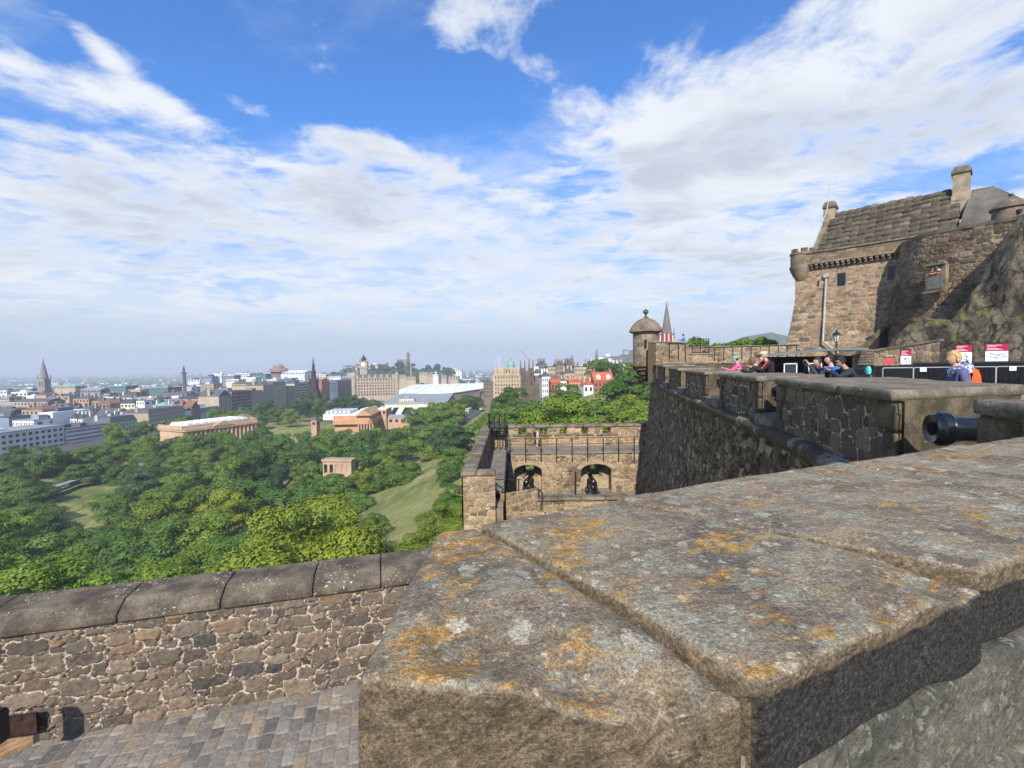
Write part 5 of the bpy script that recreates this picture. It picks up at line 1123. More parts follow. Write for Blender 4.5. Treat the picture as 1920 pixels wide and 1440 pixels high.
for (p, q) in (a1, a2_):
    c = (p + q) / 2; hw = (q - p) / 2; n = 15
    for i in range(n):
        t0, t1 = [math.pi * (.06 + .88 * (i + e) / n) for e in (.04, .96)]
        P = []
        for r_, t_ in ((0, t0), (0, t1), (.36, t1), (.36, t0)): P.append((c + (hw + r_) * math.cos(t_), DW - .07, zs + (zcw - zs + r_) * math.sin(t_) + .0))
        mb = MB(); mb.slab(P, [(a_[0], DW + .5, a_[2]) for a_ in P]); mb.build('voussoir', M['vous'], ba, world=True)
    # splayed gun port at the back of the bay
    ow = .42; zo0, zo1 = at(0, 906, 40).z, at(0, 879, 40).z; mb = MB(); oc = c + (.25 if p < 3 else .1)
    mb.b2(p, oc - ow, 39.9, 42.6, ZF, zcw); mb.b2(oc + ow, q, 39.9, 42.6, ZF, zcw); mb.b2(oc - ow, oc + ow, 39.9, 42.6, ZF, zo0); mb.b2(oc - ow, oc + ow, 39.9, 42.6, zo1, zcw)
    mb.build('bay_back', M['vous'], ba, world=True)
    for sx_ in (-1, 1):
        mb = MB()
        for k in range(8): mb.box((oc + sx_ * (ow + .06), 39.85, zo0 + .1 + k * (zo1 - zo0 - .1) / 7.0), (.22, .16, .10))
        mb.build('port_quoins', M['cope_bat'], ba, world=True)
# wall walk
fl = pm('walk_flags', (.20, .175, .14), .95, .25, 1.2, .02)
mb = MB(); mb.b2(XI - .02, XR, DW - .12, DB_, ZW - .12, ZW); mb.b2(XL, XI, 24.3, DB_, ZW - .12, ZW); mb.build('wall_walk', fl, ba, world=True)
mb = MB()
for k in range(9): x = XI + .9 + k * 1.15; mb.slab([(x, DW + .1, ZW + .004), (x + .05, DW + .1, ZW + .004), (x - .35, DB_ - .1, ZW + .004), (x - .40, DB_ - .1, ZW + .004)], [(x, DW + .1, ZW + .01), (x + .05, DW + .1, ZW + .01), (x - .35, DB_ - .1, ZW + .01), (x - .40, DB_ - .1, ZW + .01)])
mb.build('flag_joints', M['vous'], ba, world=True)
# parapet with openings
ops = [(at(a_, 810, DB_).x, at(b_, 810, DB_).x) for a_, b_ in ((936, 947), (971, 987), (1012, 1026), (1049, 1063), (1089, 1103), (1129, 1146))]
zo0, zo1 = at(1000, 816, DB_).z, at(1000, 803, DB_).z
def hole2(X, Y):
    x = XL - .6 + X; z = ZW + Y; h = np.zeros(X.shape, bool)
    for p, q in ops: h |= (x > p) & (x < q) & (z > zo0)
    return h
wall_panel('parapet', XR - XL + .6, ZPc - ZW - .12, .05, plane_fn((XL - .6, DB_, ZW), (1, 0, 0), (0, 0, 1), (0, -1, 0)), rb, ba, .07, .2, 92, 1.5, .035, hole=hole2, warp=.35)
mb = MB(); mb.b2(XL - .6, XR, DB_ + .05, DB_ + .9, ZW - .3, zo0); pr = [XL - .6] + [v for o in ops for v in o] + [XR]
for i in range(0, len(pr), 2): mb.slab([(pr[i], DB_ + .05, zo0), (pr[i + 1], DB_ + .05, zo0), (pr[i + 1] + .12, DB_ + .9, zo0), (pr[i] - .12, DB_ + .9, zo0)], [(pr[i], DB_ + .05, ZPc - .1), (pr[i + 1], DB_ + .05, ZPc - .1), (pr[i + 1] + .12, DB_ + .9, ZPc - .1), (pr[i] - .12, DB_ + .9, ZPc - .1)])
mb.build('parapet_core', M['vous'], ba, world=True)
for p, q in ops: mb = MB(); mb.b2(p - .45, q + .45, DB_ - .07, DB_ + .4, zo0 - .10, zo0 + .01); mb.build('opening_sill', M['ashlar_dk'], ba, world=True)
k = 11; X0 = XL - .7
for i in range(k):
    x0 = X0 + (XR - X0) * i / k; x1 = X0 + (XR - X0) * (i + 1) / k; stone_block('coping_stone', [(x0, DB_ - .1), (x1 - .01, DB_ - .1), (x1 - .01, DB_ + .95), (x0, DB_ + .95)], ZPc - .14, ZPc + .14, .12, .16, M['cope_bat'], ba, .03, 1.5, 700 + i)
# left arm
y0_ = 23.7
wall_panel('end_wall', 1.62, 5.5, .035, plane_fn((XL0 + .02, y0_, ZPc - .1 - 5.5), (1, 0, 0), (0, 0, 1), (0, -1, 0)), rb, ba, .05, .15, 93, 1.8, .035, warp=.45, joint=.6)
wall_panel('outer_wall', 18.6, 6.5, .07, plane_fn((XL0 - .02, 42.3, ZPc - .1 - 6.5), (0, -1, 0), (0, 0, 1), (-1, 0, 0)), rb, ba, .08, .22, 94, 1.5, .035)
mb = MB(); mb.b2(XL0 + .05, XL, y0_ + .06, DB_ + .9, ZPc - 8, ZPc - .06); mb.b2(XL0 + .05, XL0 + 1.55, y0_ + .06, y0_ + .7, ZPc - 8, ZPc - .06); mb.b2(XL - .02, XI, y0_ + .3, DB_, ZPc - 8, ZW - .13); mb.build('arm_core', M['slate_dk'], ba, world=True)
wall_panel('inner_parapet', 17.0, ZPc - .1 - ZW, .06, plane_fn((XL + .01, 24.4, ZW), (0, 1, 0), (0, 0, 1), (1, 0, 0)), rb, ba, .07, .2, 95, 1.5, .03)
wall_panel('arm_inner_face', 14.2, ZW - ZF, .07, plane_fn((XI + .01, 24.4, ZF), (0, 1, 0), (0, 0, 1), (1, 0, 0)), M['rub_dark'], ba, .07, .2, 96, 1.5, .03)
k = 11
for i in range(k):
    ya = y0_ - .08 + 18.6 * i / k; yb = y0_ - .08 + 18.6 * (i + 1) / k; stone_block('coping_stone', [(XL0 - .12, ya), (XL + .08, ya), (XL + .08, yb - .01), (XL0 - .12, yb - .01)], ZPc - .12, ZPc + .14, .12, .11, M['cope_bat'], ba, .03, 1.5, 740 + i)
stone_block('coping_stone', [(XL + .07, y0_ - .08), (XL0 + 1.68, y0_ - .08), (XL0 + 1.68, y0_ + .75), (XL + .07, y0_ + .75)], ZPc - .12, ZPc + .13, .12, .09, M['cope_bat'], ba, .03, 1.5, 790)
# lower court floor, near wall and stair
mb = MB(); mb.b2(XI, XR, 30, DW + 2, ZF - .2, ZF); mb.build('court_floor', fl, ba, world=True)
zl = at(1050, 934, 32.0).z; xe = at(1180, 930, 32).x
wall_panel('court_wall', xe + .2, 4.0, .05, plane_fn((-.2, 32, zl - .2 - 4.0), (1, 0, 0), (0, 0, 1), (0, -1, 0)), rb, ba, .06, .18, 97, 1.7, .035)
mb = MB(); mb.b2(-.2, xe, 32.05, 32.7, zl - 5, zl - .1); mb.build('court_wall_core', M['slate_dk'], ba, world=True)
for i in range(5):
    x0 = -.25 + (xe + .3) * i / 5; stone_block('coping_stone', [(x0, 31.85), (x0 + (xe + .3) / 5 - .01, 31.85), (x0 + (xe + .3) / 5 - .01, 32.75), (x0, 32.75)], zl - .2, zl + .05, .1, .11, M['cope_bat'], ba, .03, 1.5, 800 + i)
pA_, pB_ = at(928, 918, 25.2), at(954, 948, 31.8); mb = MB()
mb.slab([(pA_.x - .15, pA_.y, pA_.z - .22), (pA_.x + .35, pA_.y, pA_.z - .22), (pA_.x + .35, pA_.y, pA_.z), (pA_.x - .15, pA_.y, pA_.z)], [(pB_.x - .15, pB_.y, pB_.z - .22), (pB_.x + .35, pB_.y, pB_.z - .22), (pB_.x + .35, pB_.y, pB_.z), (pB_.x - .15, pB_.y, pB_.z)])
mb.build('stair_coping', M['cope_bat'], ba, world=True)
mb = MB(); mb.slab([(pA_.x, pA_.y, pA_.z - 4), (pA_.x + .3, pA_.y, pA_.z - 4), (pA_.x + .3, pA_.y, pA_.z - .2), (pA_.x, pA_.y, pA_.z - .2)], [(pB_.x, pB_.y, pB_.z - 4), (pB_.x + .3, pB_.y, pB_.z - 4), (pB_.x + .3, pB_.y, pB_.z - .2), (pB_.x, pB_.y, pB_.z - .2)])
mb = None
wall_panel('stair_facing', 2.4, 3.2, .04, plane_fn((pA_.x + .28, pA_.y - .1, pA_.z - 3.4), (.85, .5, 0), (0, 0, 1), (.5, -.85, 0)), rb, ba, .06, .16, 98, 1.7, .03)
for i in range(9):
    mb = MB(); f_ = i / 9; mb.box((pA_.x + .9 + (pB_.x - pA_.x) * f_, pA_.y + 1.0 + 6 * f_, ZW - .3 - (ZW - ZF) * f_), (1.3, .7, .3)); mb.build('step', fl, ba, world=True)
# railings
rpx = [956.5 + 29.1 * i for i in range(9)]
t = thing('railing', 'black iron railing along the edge of the wall walk above the arched gun bays', 'railing', (at(957, 850, DW - .15).x, DW - .15, ZW)); o_ = Vector(t.location)
zr1 = at(1070, 821, DW - .15).z
for px in rpx:
    p = at(px, 860, DW - .15); mb = MB(); mb.cyl(Vector((p.x, p.y, ZW - .75)) - o_, Vector((p.x, p.y, zr1)) - o_, .045, n=6); mb.cyl(Vector((p.x, p.y, ZW - .55)) - o_, Vector((p.x, p.y + .2, ZW - .55)) - o_, .03, n=5); mb.build('post', M['iron'], t)
for zz in (zr1, (zr1 + ZW) / 2 + .1):
    mb = MB(); mb.cyl(Vector((at(957, 850, DW - .15).x, DW - .15, zz)) - o_, Vector((at(1200, 850, DW - .15).x, DW - .15, zz)) - o_, .022, n=6); mb.build('rail', M['iron'], t)
# dark railing down the inner side of the arm
t = thing('railing', 'dense black railing along the inner edge of the battery arm', 'railing', (XI + .08, 25, ZW)); mb = MB()
for i in range(54): mb.cyl((0, i * .255, -2.2), (0, i * .255, 1.05), .03, n=5)
mb.build('bars', M['iron'], t)
for zz in (1.05, 0.1, -2.1): mb = MB(); mb.cyl((0, 0, zz), (0, 13.7, zz), .035, n=6); mb.build('rail', M['iron'], t)
# handrails in front
def rails(name, label, segs, posts, r=.03):
    p0 = Vector(segs[0][0]); t = thing(name, label, 'handrail', p0)
    for a_, b_ in segs: mb = MB(); mb.cyl(Vector(a_) - p0, Vector(b_) - p0, r, n=6); mb.build('rail', M['iron'], t)
    for a_, b_ in posts: mb = MB(); mb.cyl(Vector(a_) - p0, Vector(b_) - p0, r * 1.15, n=6); mb.build('post', M['iron'], t)
rails('handrail', 'black stair handrail in front of the left gun bay', [(at(926, 899, 27), at(976, 899, 27)), (at(933, 889, 30), at(974, 889, 30)), (at(974, 889, 30), at(1018, 924, 31)), (at(990, 901, 30), at(1012, 920, 31)), (at(929, 905, 26), at(968, 939, 29))],
      [(at(925, 899, 27), at(925, 955, 27)), (at(972.5, 899, 27), at(972.5, 965, 27)), (at(968, 889, 30), at(968, 925, 30)), (at(1016.5, 922, 29), at(1016.5, 955, 29)), (at(1010, 918, 30), at(1010, 932, 30)), (at(930, 905, 26), at(930, 925, 26))])
rails('bollard_post', 'single dark post standing between the two gun bays', [(at(1079, 884, 36.5), at(1079, 928, 36.5))], [], .07)
# cage
c0_ = at(917, 800, 40.0); c1 = at(947, 800, 40.0); t = thing('iron_cage', 'black wire cage on legs at the corner of the battery', 'cage', (c0_.x, 39.8, ZW)); W_ = c1.x - c0_.x; zt1 = at(930, 776, 39.8).z - ZW; zb1 = at(930, 803, 39.8).z - ZW
for i, (x, y) in enumerate(((0, 0), (W_, 0), (W_, 1.2), (0, 1.2), (W_ * .33, 0), (W_ * .66, 0))):
    mb = MB(); mb.cyl((x, y, 0 if i < 4 else .1), (x, y, zt1), .045, n=6); mb.build('leg', M['iron'], t)
mb = MB()
for s_ in range(15):
    u_ = s_ / 14
    for (a_, b_) in (((0, 0), (W_, 0)), ((0, 1.2), (W_, 1.2)), ((0, 0), (0, 1.2)), ((W_, 0), (W_, 1.2))):
        x = a_[0] + (b_[0] - a_[0]) * u_; y = a_[1] + (b_[1] - a_[1]) * u_; mb.cyl((x, y, zb1), (x, y, zt1), .009, n=4)
for s_ in range(8):
    z = zb1 + (zt1 - zb1) * s_ / 7
    for (a_, b_) in (((0, 0), (W_, 0)), ((W_, 0), (W_, 1.2)), ((W_, 1.2), (0, 1.2)), ((0, 1.2), (0, 0))): mb.cyl((*a_, z), (*b_, z), .009, n=4)
mb.build('mesh_panels', M['iron'], t)
mb = MB(); mb.b2(.05, W_ - .05, .05, 1.15, zb1, zb1 + .05); mb.build('tray', M['iron'], t)
# garrison guns on their slides
def bay_gun(px, D, label, rz):
    p = at(px, 924, D); t = thing('cannon', label, 'cannon', (p.x, D, ZF), rz, 'black garrison cannons in the arched bays')
    mb = MB(); n0 = len(mb.v); pr = [(0, -.1), (.06, -.05), (.05, 0), (.2, .04), (.25, .1), (.25, .35), (.22, .4), (.2, .9), (.16, 1.5), (.19, 1.95), (.2, 2.05), (.16, 2.1), (.07, 2.1)]
    mb.lathe([(r, z) for r, z in pr], n=18, axis='z'); rot = Matrix.Translation((0, 0, 1.15)) @ Matrix.Rotation(R(-84), 4, 'X'); mb.v = [rot @ v for v in mb.v]; mb.build('barrel', M['gun'], t, True)
    for sx_ in (-1, 1):
        mb = MB(); mb.slab([(sx_ * .2, -.2, .3), (sx_ * .2, 1.6, .3), (sx_ * .2, 1.5, 1.1), (sx_ * .2, .5, .95)], [(sx_ * .34, -.2, .3), (sx_ * .34, 1.6, .3), (sx_ * .34, 1.5, 1.1), (sx_ * .34, .5, .95)]); mb.build('carriage_cheek', M['iron'], t)
        for yy in (0, 1.4): mb = MB(); mb.cyl((sx_ * .3, yy, .28), (sx_ * .46, yy, .28), .24, n=14); mb.build('wheel', M['iron'], t)
    mb = MB(); mb.box((0, .6, .2), (.9, 2.2, .16)); mb.box((0, -.35, .12), (1.5, .25, .2)); mb.build('slide', M['iron'], t); return t
bay_gun(986, 37.2, 'left black cannon, in the arched bay nearest the iron cage', -.25); bay_gun(1114, 37.0, 'right black cannon, in the arched bay nearest the great curtain wall', 0.0)
# ------------------------------------------------------------------ people
def skinned(name, nodes, edges, mat, parent, sub=1, root=0):
    me = bpy.data.meshes.new(name); me.from_pydata([n[0] for n in nodes], edges, []); o = bpy.data.objects.new(name, me); COL.objects.link(o)
    sk = o.modifiers.new('skin', 'SKIN'); sk.use_smooth_shade = True
    for i, n in enumerate(nodes):
        v = me.skin_vertices[0].data[i]; v.radius = (n[1], n[2] if len(n) > 2 else n[1]); v.use_root = (i == root)
    s = o.modifiers.new('sub', 'SUBSURF'); s.levels = sub; s.render_levels = sub
    dg = bpy.context.evaluated_depsgraph_get(); dg.update(); me2 = bpy.data.meshes.new_from_object(o.evaluated_get(dg)); bpy.data.objects.remove(o)
    me2.materials.clear(); me2.materials.append(mat)
    for p in me2.polygons: p.use_smooth = True
    me2.name = name
    return link(name, me2, parent) if parent is not False else me2
def cloth(name, col, rough=.8): return pm(name, col, rough, .15, 14, .003)
SKIN = pm('skin', (.52, .30, .21), .55, .08, 20); SKIN2 = pm('skin_tan', (.42, .23, .15), .55, .08, 20)
BLK = pm('matt_black', (.012, .012, .014), .5, .1, 5)
def head_mesh(bm_c, r, skin_mat, yaw, pitch):
    """head with brow, nose, chin, ears; facing +Y before turning"""
    V, F = [], []; nu, nv = 24, 18
    for j in range(nv + 1):
        ph = math.pi * j / nv - math.pi / 2
        for i in range(nu):
            th = 2 * math.pi * i / nu; x = math.cos(ph) * math.sin(th); y = math.cos(ph) * math.cos(th); z = math.sin(ph)
            X = x * .077; Y = y * .098; Z = z * .118
            if z < 0: X *= 1 - .28 * z * z - .05; Y = Y * (1 - .12 * z * z) + (.012 if y > 0 else .018) * -z
            fr = max(0, y)
            Y += .026 * math.exp(-((x / .16) ** 2 + ((z + .12) / .16) ** 2)) * fr + .006 * math.exp(-((z - .28) / .1) ** 2) * fr * (abs(x) < .75)
            Y -= .012 * math.exp(-(((abs(x) - .36) / .15) ** 2 + ((z - .08) / .11) ** 2)) * fr
            Y += .008 * math.exp(-((x / .28) ** 2 + ((z + .48) / .06) ** 2)) * fr + .012 * math.exp(-((x / .3) ** 2 + ((z + .85) / .15) ** 2)) * fr
            V.append((X, Y, Z))
    for j in range(nv):
        for i in range(nu): F.append((j * nu + i, j * nu + (i + 1) % nu, (j + 1) * nu + (i + 1) % nu, (j + 1) * nu + i))
    for sx in (-1, 1):
        b0 = len(V)
        for j in range(5):
            for i in range(6):
                t_ = i / 6 * 2 * math.pi; rr = .5 + .5 * math.sin(j / 4 * math.pi) * .9; V.append((sx * (.070 + .018 * j / 4), -.005 + .016 * math.cos(t_) * rr, .0 + .030 * math.sin(t_) * rr))
        for j in range(4):
            for i in range(6): F.append((b0 + j * 6 + i, b0 + j * 6 + (i + 1) % 6, b0 + (j + 1) * 6 + (i + 1) % 6, b0 + (j + 1) * 6 + i))
        F.append(tuple(b0 + 24 + i for i in range(6)))
    M4 = Matrix.Translation(bm_c) @ Matrix.Rotation(yaw, 4, 'Z') @ Matrix.Rotation(pitch, 4, 'X') @ Matrix.Scale(r, 4)
    return [M4 @ Vector(v) for v in V], F, M4
def person(label, loc, face, H=1.72, lean=0.0, arms='down', hyaw=0.0, hpitch=0.0, top=(.1, .1, .12), pants=(.04, .05, .08), hair=(.05, .03, .02), hairlen=0.0, skin=None, cap=None, glasses=False, pack=None, stripe=None, hood=None, beard=None, bag=None, group=None, sleeves=True, shorts=False):
    skin = skin or SKIN; t = thing('person', label, 'person', loc, face, group); k = H / 1.75
    def P(x, y, z): return Vector((x, y, z)) * k
    hipc = P(0, 0, .95)
    def T(x, y, z):                       # torso point leaned about the hips
        v = P(x, y, z) - hipc; c, s = math.cos(lean), math.sin(lean); return hipc + Vector((v.x, v.y * c + v.z * s, -v.y * s + v.z * c))
    sh = {s: T(s * .185, 0, 1.43) for s in (-1, 1)}; hd = T(0, .02, 1.49)
    if arms == 'lean': el = {s: P(s * .27, .12 + .5 * math.sin(lean), 1.18) + Vector((0, .12, 0)) for s in (-1, 1)}; wr = {s: el[s] + P(-s * .16, .22, .10) for s in (-1, 1)}
    elif arms == 'photo': el = {s: sh[s] + P(s * .06, .16, -.22) for s in (-1, 1)}; wr = {s: hd + P(s * .07, .30, .10) for s in (-1, 1)}
    elif arms == 'face': el = {s: sh[s] + P(s * .05, .26, -.14) for s in (-1, 1)}; wr = {s: hd + P(s * .05, .30, -.04) for s in (-1, 1)}
    else: el = {s: sh[s] + P(s * .07, -.02, -.29) for s in (-1, 1)}; wr = {s: el[s] + P(-s * .01, .09, -.24) for s in (-1, 1)}
    N, E = [], []
    def nd(p, a, b=None, par=None):
        N.append((tuple(p), a * k, (b or a) * k)); i = len(N) - 1
        if par is not None: E.append((par, i))
        return i
    pel = nd(hipc, .125, .105); w = nd(T(0, 0, 1.10), .12, .095, pel); ch = nd(T(0, 0, 1.30), .145, .105, w); nb = nd(T(0, -.005, 1.44), .07, .065, ch); nk = nd(T(0, .01, 1.53), .052, .055, nb); nt = nd(T(0, .02, 1.60) , .05, .05, nk)
    for s in (-1, 1):
        a = nd(sh[s], .058, None, ch); b = nd(el[s], .042, None, a); c = nd(wr[s], .028, None, b)
        d = (wr[s] - el[s]).normalized(); side = Vector((-s * 1.0, 0, 0)); pa = nd(wr[s] + d * .055 * k, .032, .017, c)
        sd = d.cross(Vector((0, 0, 1))).normalized() if abs(d.z) < .9 else Vector((1, 0, 0))
        for f in range(4):
            o_ = sd * (.024 * (f - 1.5)) * k; L = (.07, .08, .075, .058)[f] * k; f1 = nd(wr[s] + d * (.09 * k) + o_, .0095, None, pa); f2_ = nd(wr[s] + d * (.09 * k + L * .5) + o_ * 1.1, .009, None, f1); nd(wr[s] + d * (.09 * k + L * .9) + o_ * 1.1 - Vector((0, 0, .018 * k)), .008, None, f2_)
        th = nd(wr[s] + d * .03 * k + sd * s * .038 * k, .012, None, pa); nd(wr[s] + d * .075 * k + sd * s * .055 * k, .0095, None, th)
    for s in (-1, 1):
        h = nd(P(s * .095, 0, .88), .088, None, pel); kn = nd(P(s * .105, .03, .50), .058, None, h); an = nd(P(s * .11, -.01, .10), .04, None, kn); nd(P(s * .12, .15, .04), .04, .03, an)
    bodyme = skinned('body', N, E, skin, False, 1)
    hc = T(0, .035, 1.66); yaw = hyaw; pit = -hpitch - lean * .0
    HV, HF, M4 = head_mesh(hc, k, skin, yaw, pit)
    bm = bmesh.new(); bm.from_mesh(bodyme); vs = [bm.verts.new(v) for v in HV]; bm.verts.index_update()
    for f in HF:
        try: bm.faces.new([vs[i] for i in f]).smooth = True
        except Exception: pass
    bmesh.ops.recalc_face_normals(bm, faces=bm.faces); bm.to_mesh(bodyme); bm.free(); body = link('body', bodyme, t)
    def grow(idx, extra, sub=1): return [(N[i][0], N[i][1] + extra * k, N[i][2] + extra * k) for i in idx]
    arm0 = 6; L_ = 3 + 1 + 12 + 2
    r0, l0 = arm0, arm0 + L_
    ids = [0, 1, 2, 3, r0, r0 + 1, r0 + 2, l0, l0 + 1, l0 + 2]; ed = [(0, 1), (1, 2), (2, 3), (2, 4), (4, 5), (5, 6), (2, 7), (7, 8), (8, 9)]
    if not sleeves: ids = [0, 1, 2, 3, r0, l0]; ed = [(0, 1), (1, 2), (2, 3), (2, 4), (2, 5)]
    g_ = grow(ids, .022); low = tuple(Vector(g_[0][0]) - Vector((0, 0, .08 * k))); g_[0] = (low, g_[0][1], g_[0][2]); jk = skinned('jacket' if sleeves else 'shirt', g_, ed, cloth('cloth', top), t)
    lg = l0 + L_; ids = [0, lg, lg + 1, lg + 2, lg + 4, lg + 5, lg + 6]
    if shorts: ids = [0, lg, lg + 1, lg + 4, lg + 5]; ed = [(0, 1), (1, 2), (0, 3), (3, 4)]
    else: ed = [(0, 1), (1, 2), (2, 3), (0, 4), (4, 5), (5, 6)]
    skinned('trousers', grow(ids, .014), ed, cloth('trousers', pants), t)
    for s in (0, 1):
        q = lg + 4 * s; a = Vector(N[q + 2][0]); b = Vector(N[q + 3][0]); skinned('shoe', [(tuple(a - Vector((0, .03, .06)) * k), .045 * k), (tuple(b + Vector((0, .03, 0))), .045 * k, .035 * k)], [(0, 1)], BLK, t)
    if hair:
        hv, hf = [], []; nu, nv = 22, 14; rs = random.Random(len(label))
        for j in range(nv + 1):
            phi = math.pi / 2 - (math.pi * (.60 + hairlen * .25)) * j / nv
            for i in range(nu):
                th = 2 * math.pi * i / nu; fr = max(0, math.cos(th)); ph2 = max(phi, R(22) * 1.0) if fr > .35 else phi
                if .0 < fr <= .35: ph2 = max(phi, R(-20))
                rr = 1.10 + rs.uniform(-.035, .035); hv.append(M4 @ Vector((math.cos(ph2) * math.sin(th) * .082 * rr, math.cos(ph2) * math.cos(th) * .100 * rr - .006, math.sin(ph2) * .120 * rr + .004)))
        for j in range(nv):
            for i in range(nu): hf.append((j * nu + i, j * nu + (i + 1) % nu, (j + 1) * nu + (i + 1) % nu, (j + 1) * nu + i))
        mb = MB(); mb._add(hv, hf); mb.build('hair', pm('hair', hair, .6, .5, 30, .004), t, True)
    def hp(x, y, z): return M4 @ Vector((x, y, z))
    if cap:
        mb = MB(); pr = [(.094, 0), (.092, .03), (.078, .065), (.05, .085), (.01, .092)]; vs = []
        n0 = 20
        for r_, z_ in pr:
            for i in range(n0): th = 2 * math.pi * i / n0; vs.append(hp(r_ * math.sin(th), r_ * 1.2 * math.cos(th), z_ + .045))
        mb._add(vs, [(j * n0 + i, j * n0 + (i + 1) % n0, (j + 1) * n0 + (i + 1) % n0, (j + 1) * n0 + i) for j in range(4) for i in range(n0)] + [tuple(range(4 * n0, 5 * n0))]); mb.build('cap', cloth('cap', cap), t, True)
        mb = MB(); mb.slab([hp(-.07, .08, .045), hp(.07, .08, .045), hp(.055, .185, .03), hp(-.055, .185, .03)], [hp(-.07, .08, .055), hp(.07, .08, .055), hp(.055, .185, .04), hp(-.055, .185, .04)]); mb.build('cap_peak', cloth('peak', (cap[0] * .5, cap[1] * .45, cap[2] * .4)), t)
    if glasses:
        mb = MB()
        for s in (-1, 1): mb.slab([hp(s * .01, .112, -.008), hp(s * .062, .098, -.008), hp(s * .062, .098, .026), hp(s * .01, .112, .028)], [hp(s * .01, .104, -.008), hp(s * .06, .09, -.008), hp(s * .06, .09, .026), hp(s * .01, .104, .028)]); mb.cyl(hp(s * .066, .09, .018), hp(s * .08, -.01, .015), .004, n=5)
        mb.build('sunglasses', BLK, t)
    else:
        for s in (-1, 1): mb = MB(); mb.lathe([(0, -.007), (.007, 0), (0, .007)], hp(s * .029, .083, .012), 8); mb.build('eye', BLK, t, True)
    mb = MB(); mb.slab([hp(-.024, .098, -.058), hp(.024, .098, -.058), hp(.018, .104, -.05), hp(-.018, .104, -.05)], [hp(-.024, .09, -.058), hp(.024, .09, -.058), hp(.018, .09, -.05), hp(-.018, .09, -.05)]); mb.build('mouth', pm('lips', (.30, .12, .10), .6, .1), t)
    if beard: mb = MB(); mb.lathe([(0, -.035), (.04, -.03), (.052, 0), (.045, .022), (0, .03)], hp(0, .062, -.085), 14); mb.build('beard', pm('beard', beard, .8, .3, 30), t, True)
    if pack:
        pc = [T(0, -.20, 1.24), .15 * k, .10 * k, .23 * k]; n0 = 16; mb = MB(); vs = []
        prf = [(-1, .5), (-.92, .9), (-.3, 1.05), (.4, 1.0), (.85, .8), (1.0, .4)]
        for z_, s_ in prf:
            for i in range(n0):
                th = 2 * math.pi * i / n0; cx = math.copysign(abs(math.cos(th)) ** .6, math.cos(th)); sy = math.copysign(abs(math.sin(th)) ** .6, math.sin(th)); vs.append(T(0 + cx * .15 * s_, -.20 + sy * .09 * s_, 1.24 + z_ * .23))
        mb._add(vs, [(j * n0 + i, j * n0 + (i + 1) % n0, (j + 1) * n0 + (i + 1) % n0, (j + 1) * n0 + i) for j in range(5) for i in range(n0)] + [tuple(range(n0)), tuple(range(5 * n0, 6 * n0))])
        b = mb.build('backpack', cloth('pack', pack), None, True); b.matrix_world = Matrix.Translation(loc) @ Matrix.Rotation(face, 4, 'Z'); setp(b, pack_label.get(label, 'rucksack worn on a visitor back') , 'backpack')
        mb = MB()
        for s in (-1, 1): mb.tube([T(s * .10, -.12, 1.02), T(s * .13, -.15, 1.38), T(s * .11, 0, 1.50), T(s * .12, .13, 1.36)], .014 * k, 6)
        mb.build('strap', BLK, b)
    if stripe:
        for s in (-1, 1):
            mb = MB(); a_ = sh[s] + Vector((s * .02, .03, .05)) * k; b_ = el[s] + Vector((s * .03, 0, .045)) * k; mb.slab([a_ + Vector((s * .0, -.02, 0)), a_ + Vector((0, .02, 0)), a_ + Vector((0, .02, .03)), a_ + Vector((0, -.02, .03))], [b_ + Vector((0, -.02, 0)), b_ + Vector((0, .02, 0)), b_ + Vector((0, .02, .02)), b_ + Vector((0, -.02, .02))])
            mb.build('sleeve_stripe', cloth('stripe', stripe), t)
    if hood:
        mb = MB(); n0 = 18; vs = []
        for z_, rr in ((-.10, .155), (-.02, .165), (.05, .135), (.075, .10), (.03, .085)):
            for i in range(n0): th = 2 * math.pi * i / n0; vs.append(T(rr * math.sin(th) * 1.05, -.03 + rr * .85 * math.cos(th) - (.05 if math.cos(th) < 0 else 0), 1.485 + z_ - .05 * math.cos(th)))
        mb._add(vs, [(j * n0 + i, j * n0 + (i + 1) % n0, (j + 1) * n0 + (i + 1) % n0, (j + 1) * n0 + i) for j in range(4) for i in range(n0)]); m_, G_, b_ = newmat('hood_cloth'); tc_ = G_.new('ShaderNodeTexCoord').outputs['Object']
        G_.put(b_.inputs['Base Color'], G_.mix(G_.rng(G_.noise(tc_, 22, 2), .48, .52), c3(hood), c3((.10, .12, .25)))); mb.build('hood', m_, t, True)
    if arms == 'photo':
        ph = thing('phone', 'dark phone held up by ' + label.split(',')[0], 'phone', Vector(loc) + Matrix.Rotation(face, 3, 'Z') @ (hd + P(0, .36, .16)), face); mb = MB(); mb.box((0, 0, 0), (.15, .01, .075)); mb.build('case', BLK, ph, bevel=.003); mb = MB(); mb.box((0, -.0065, 0), (.135, .001, .062)); mb.build('screen', M['pane'], ph)
    return t
pack_label = {}
def inner(px, extra=.35):                 # stand behind the parapet where this pixel's sight line crosses it
    d = ray(px, 680)
    for D in np.arange(4, 45, .05):
        p = d * (D / d.y); s = np.linspace(0, SE, 400); x, y, nx, ny = cwp(s); k = np.argmin((x - p.x) ** 2 + (y - p.y) ** 2)
        off = -((p.x - x[k]) * nx[k] + (p.y - y[k]) * ny[k])
        if off > TH + extra: return Vector((p.x, p.y, -1.62)), math.atan2(-nx[k], ny[k])
    return Vector((10, 10, -1.62)), 1.6
def on_wall(px, ytop, extra, D=None):
    """person at the parapet whose head top is at photo row ytop"""
    p, f = inner(px, extra)
    if D: p = at(px, 680, D); p.z = -1.62
    return p, f, at(px, ytop, p.y).z + 1.62
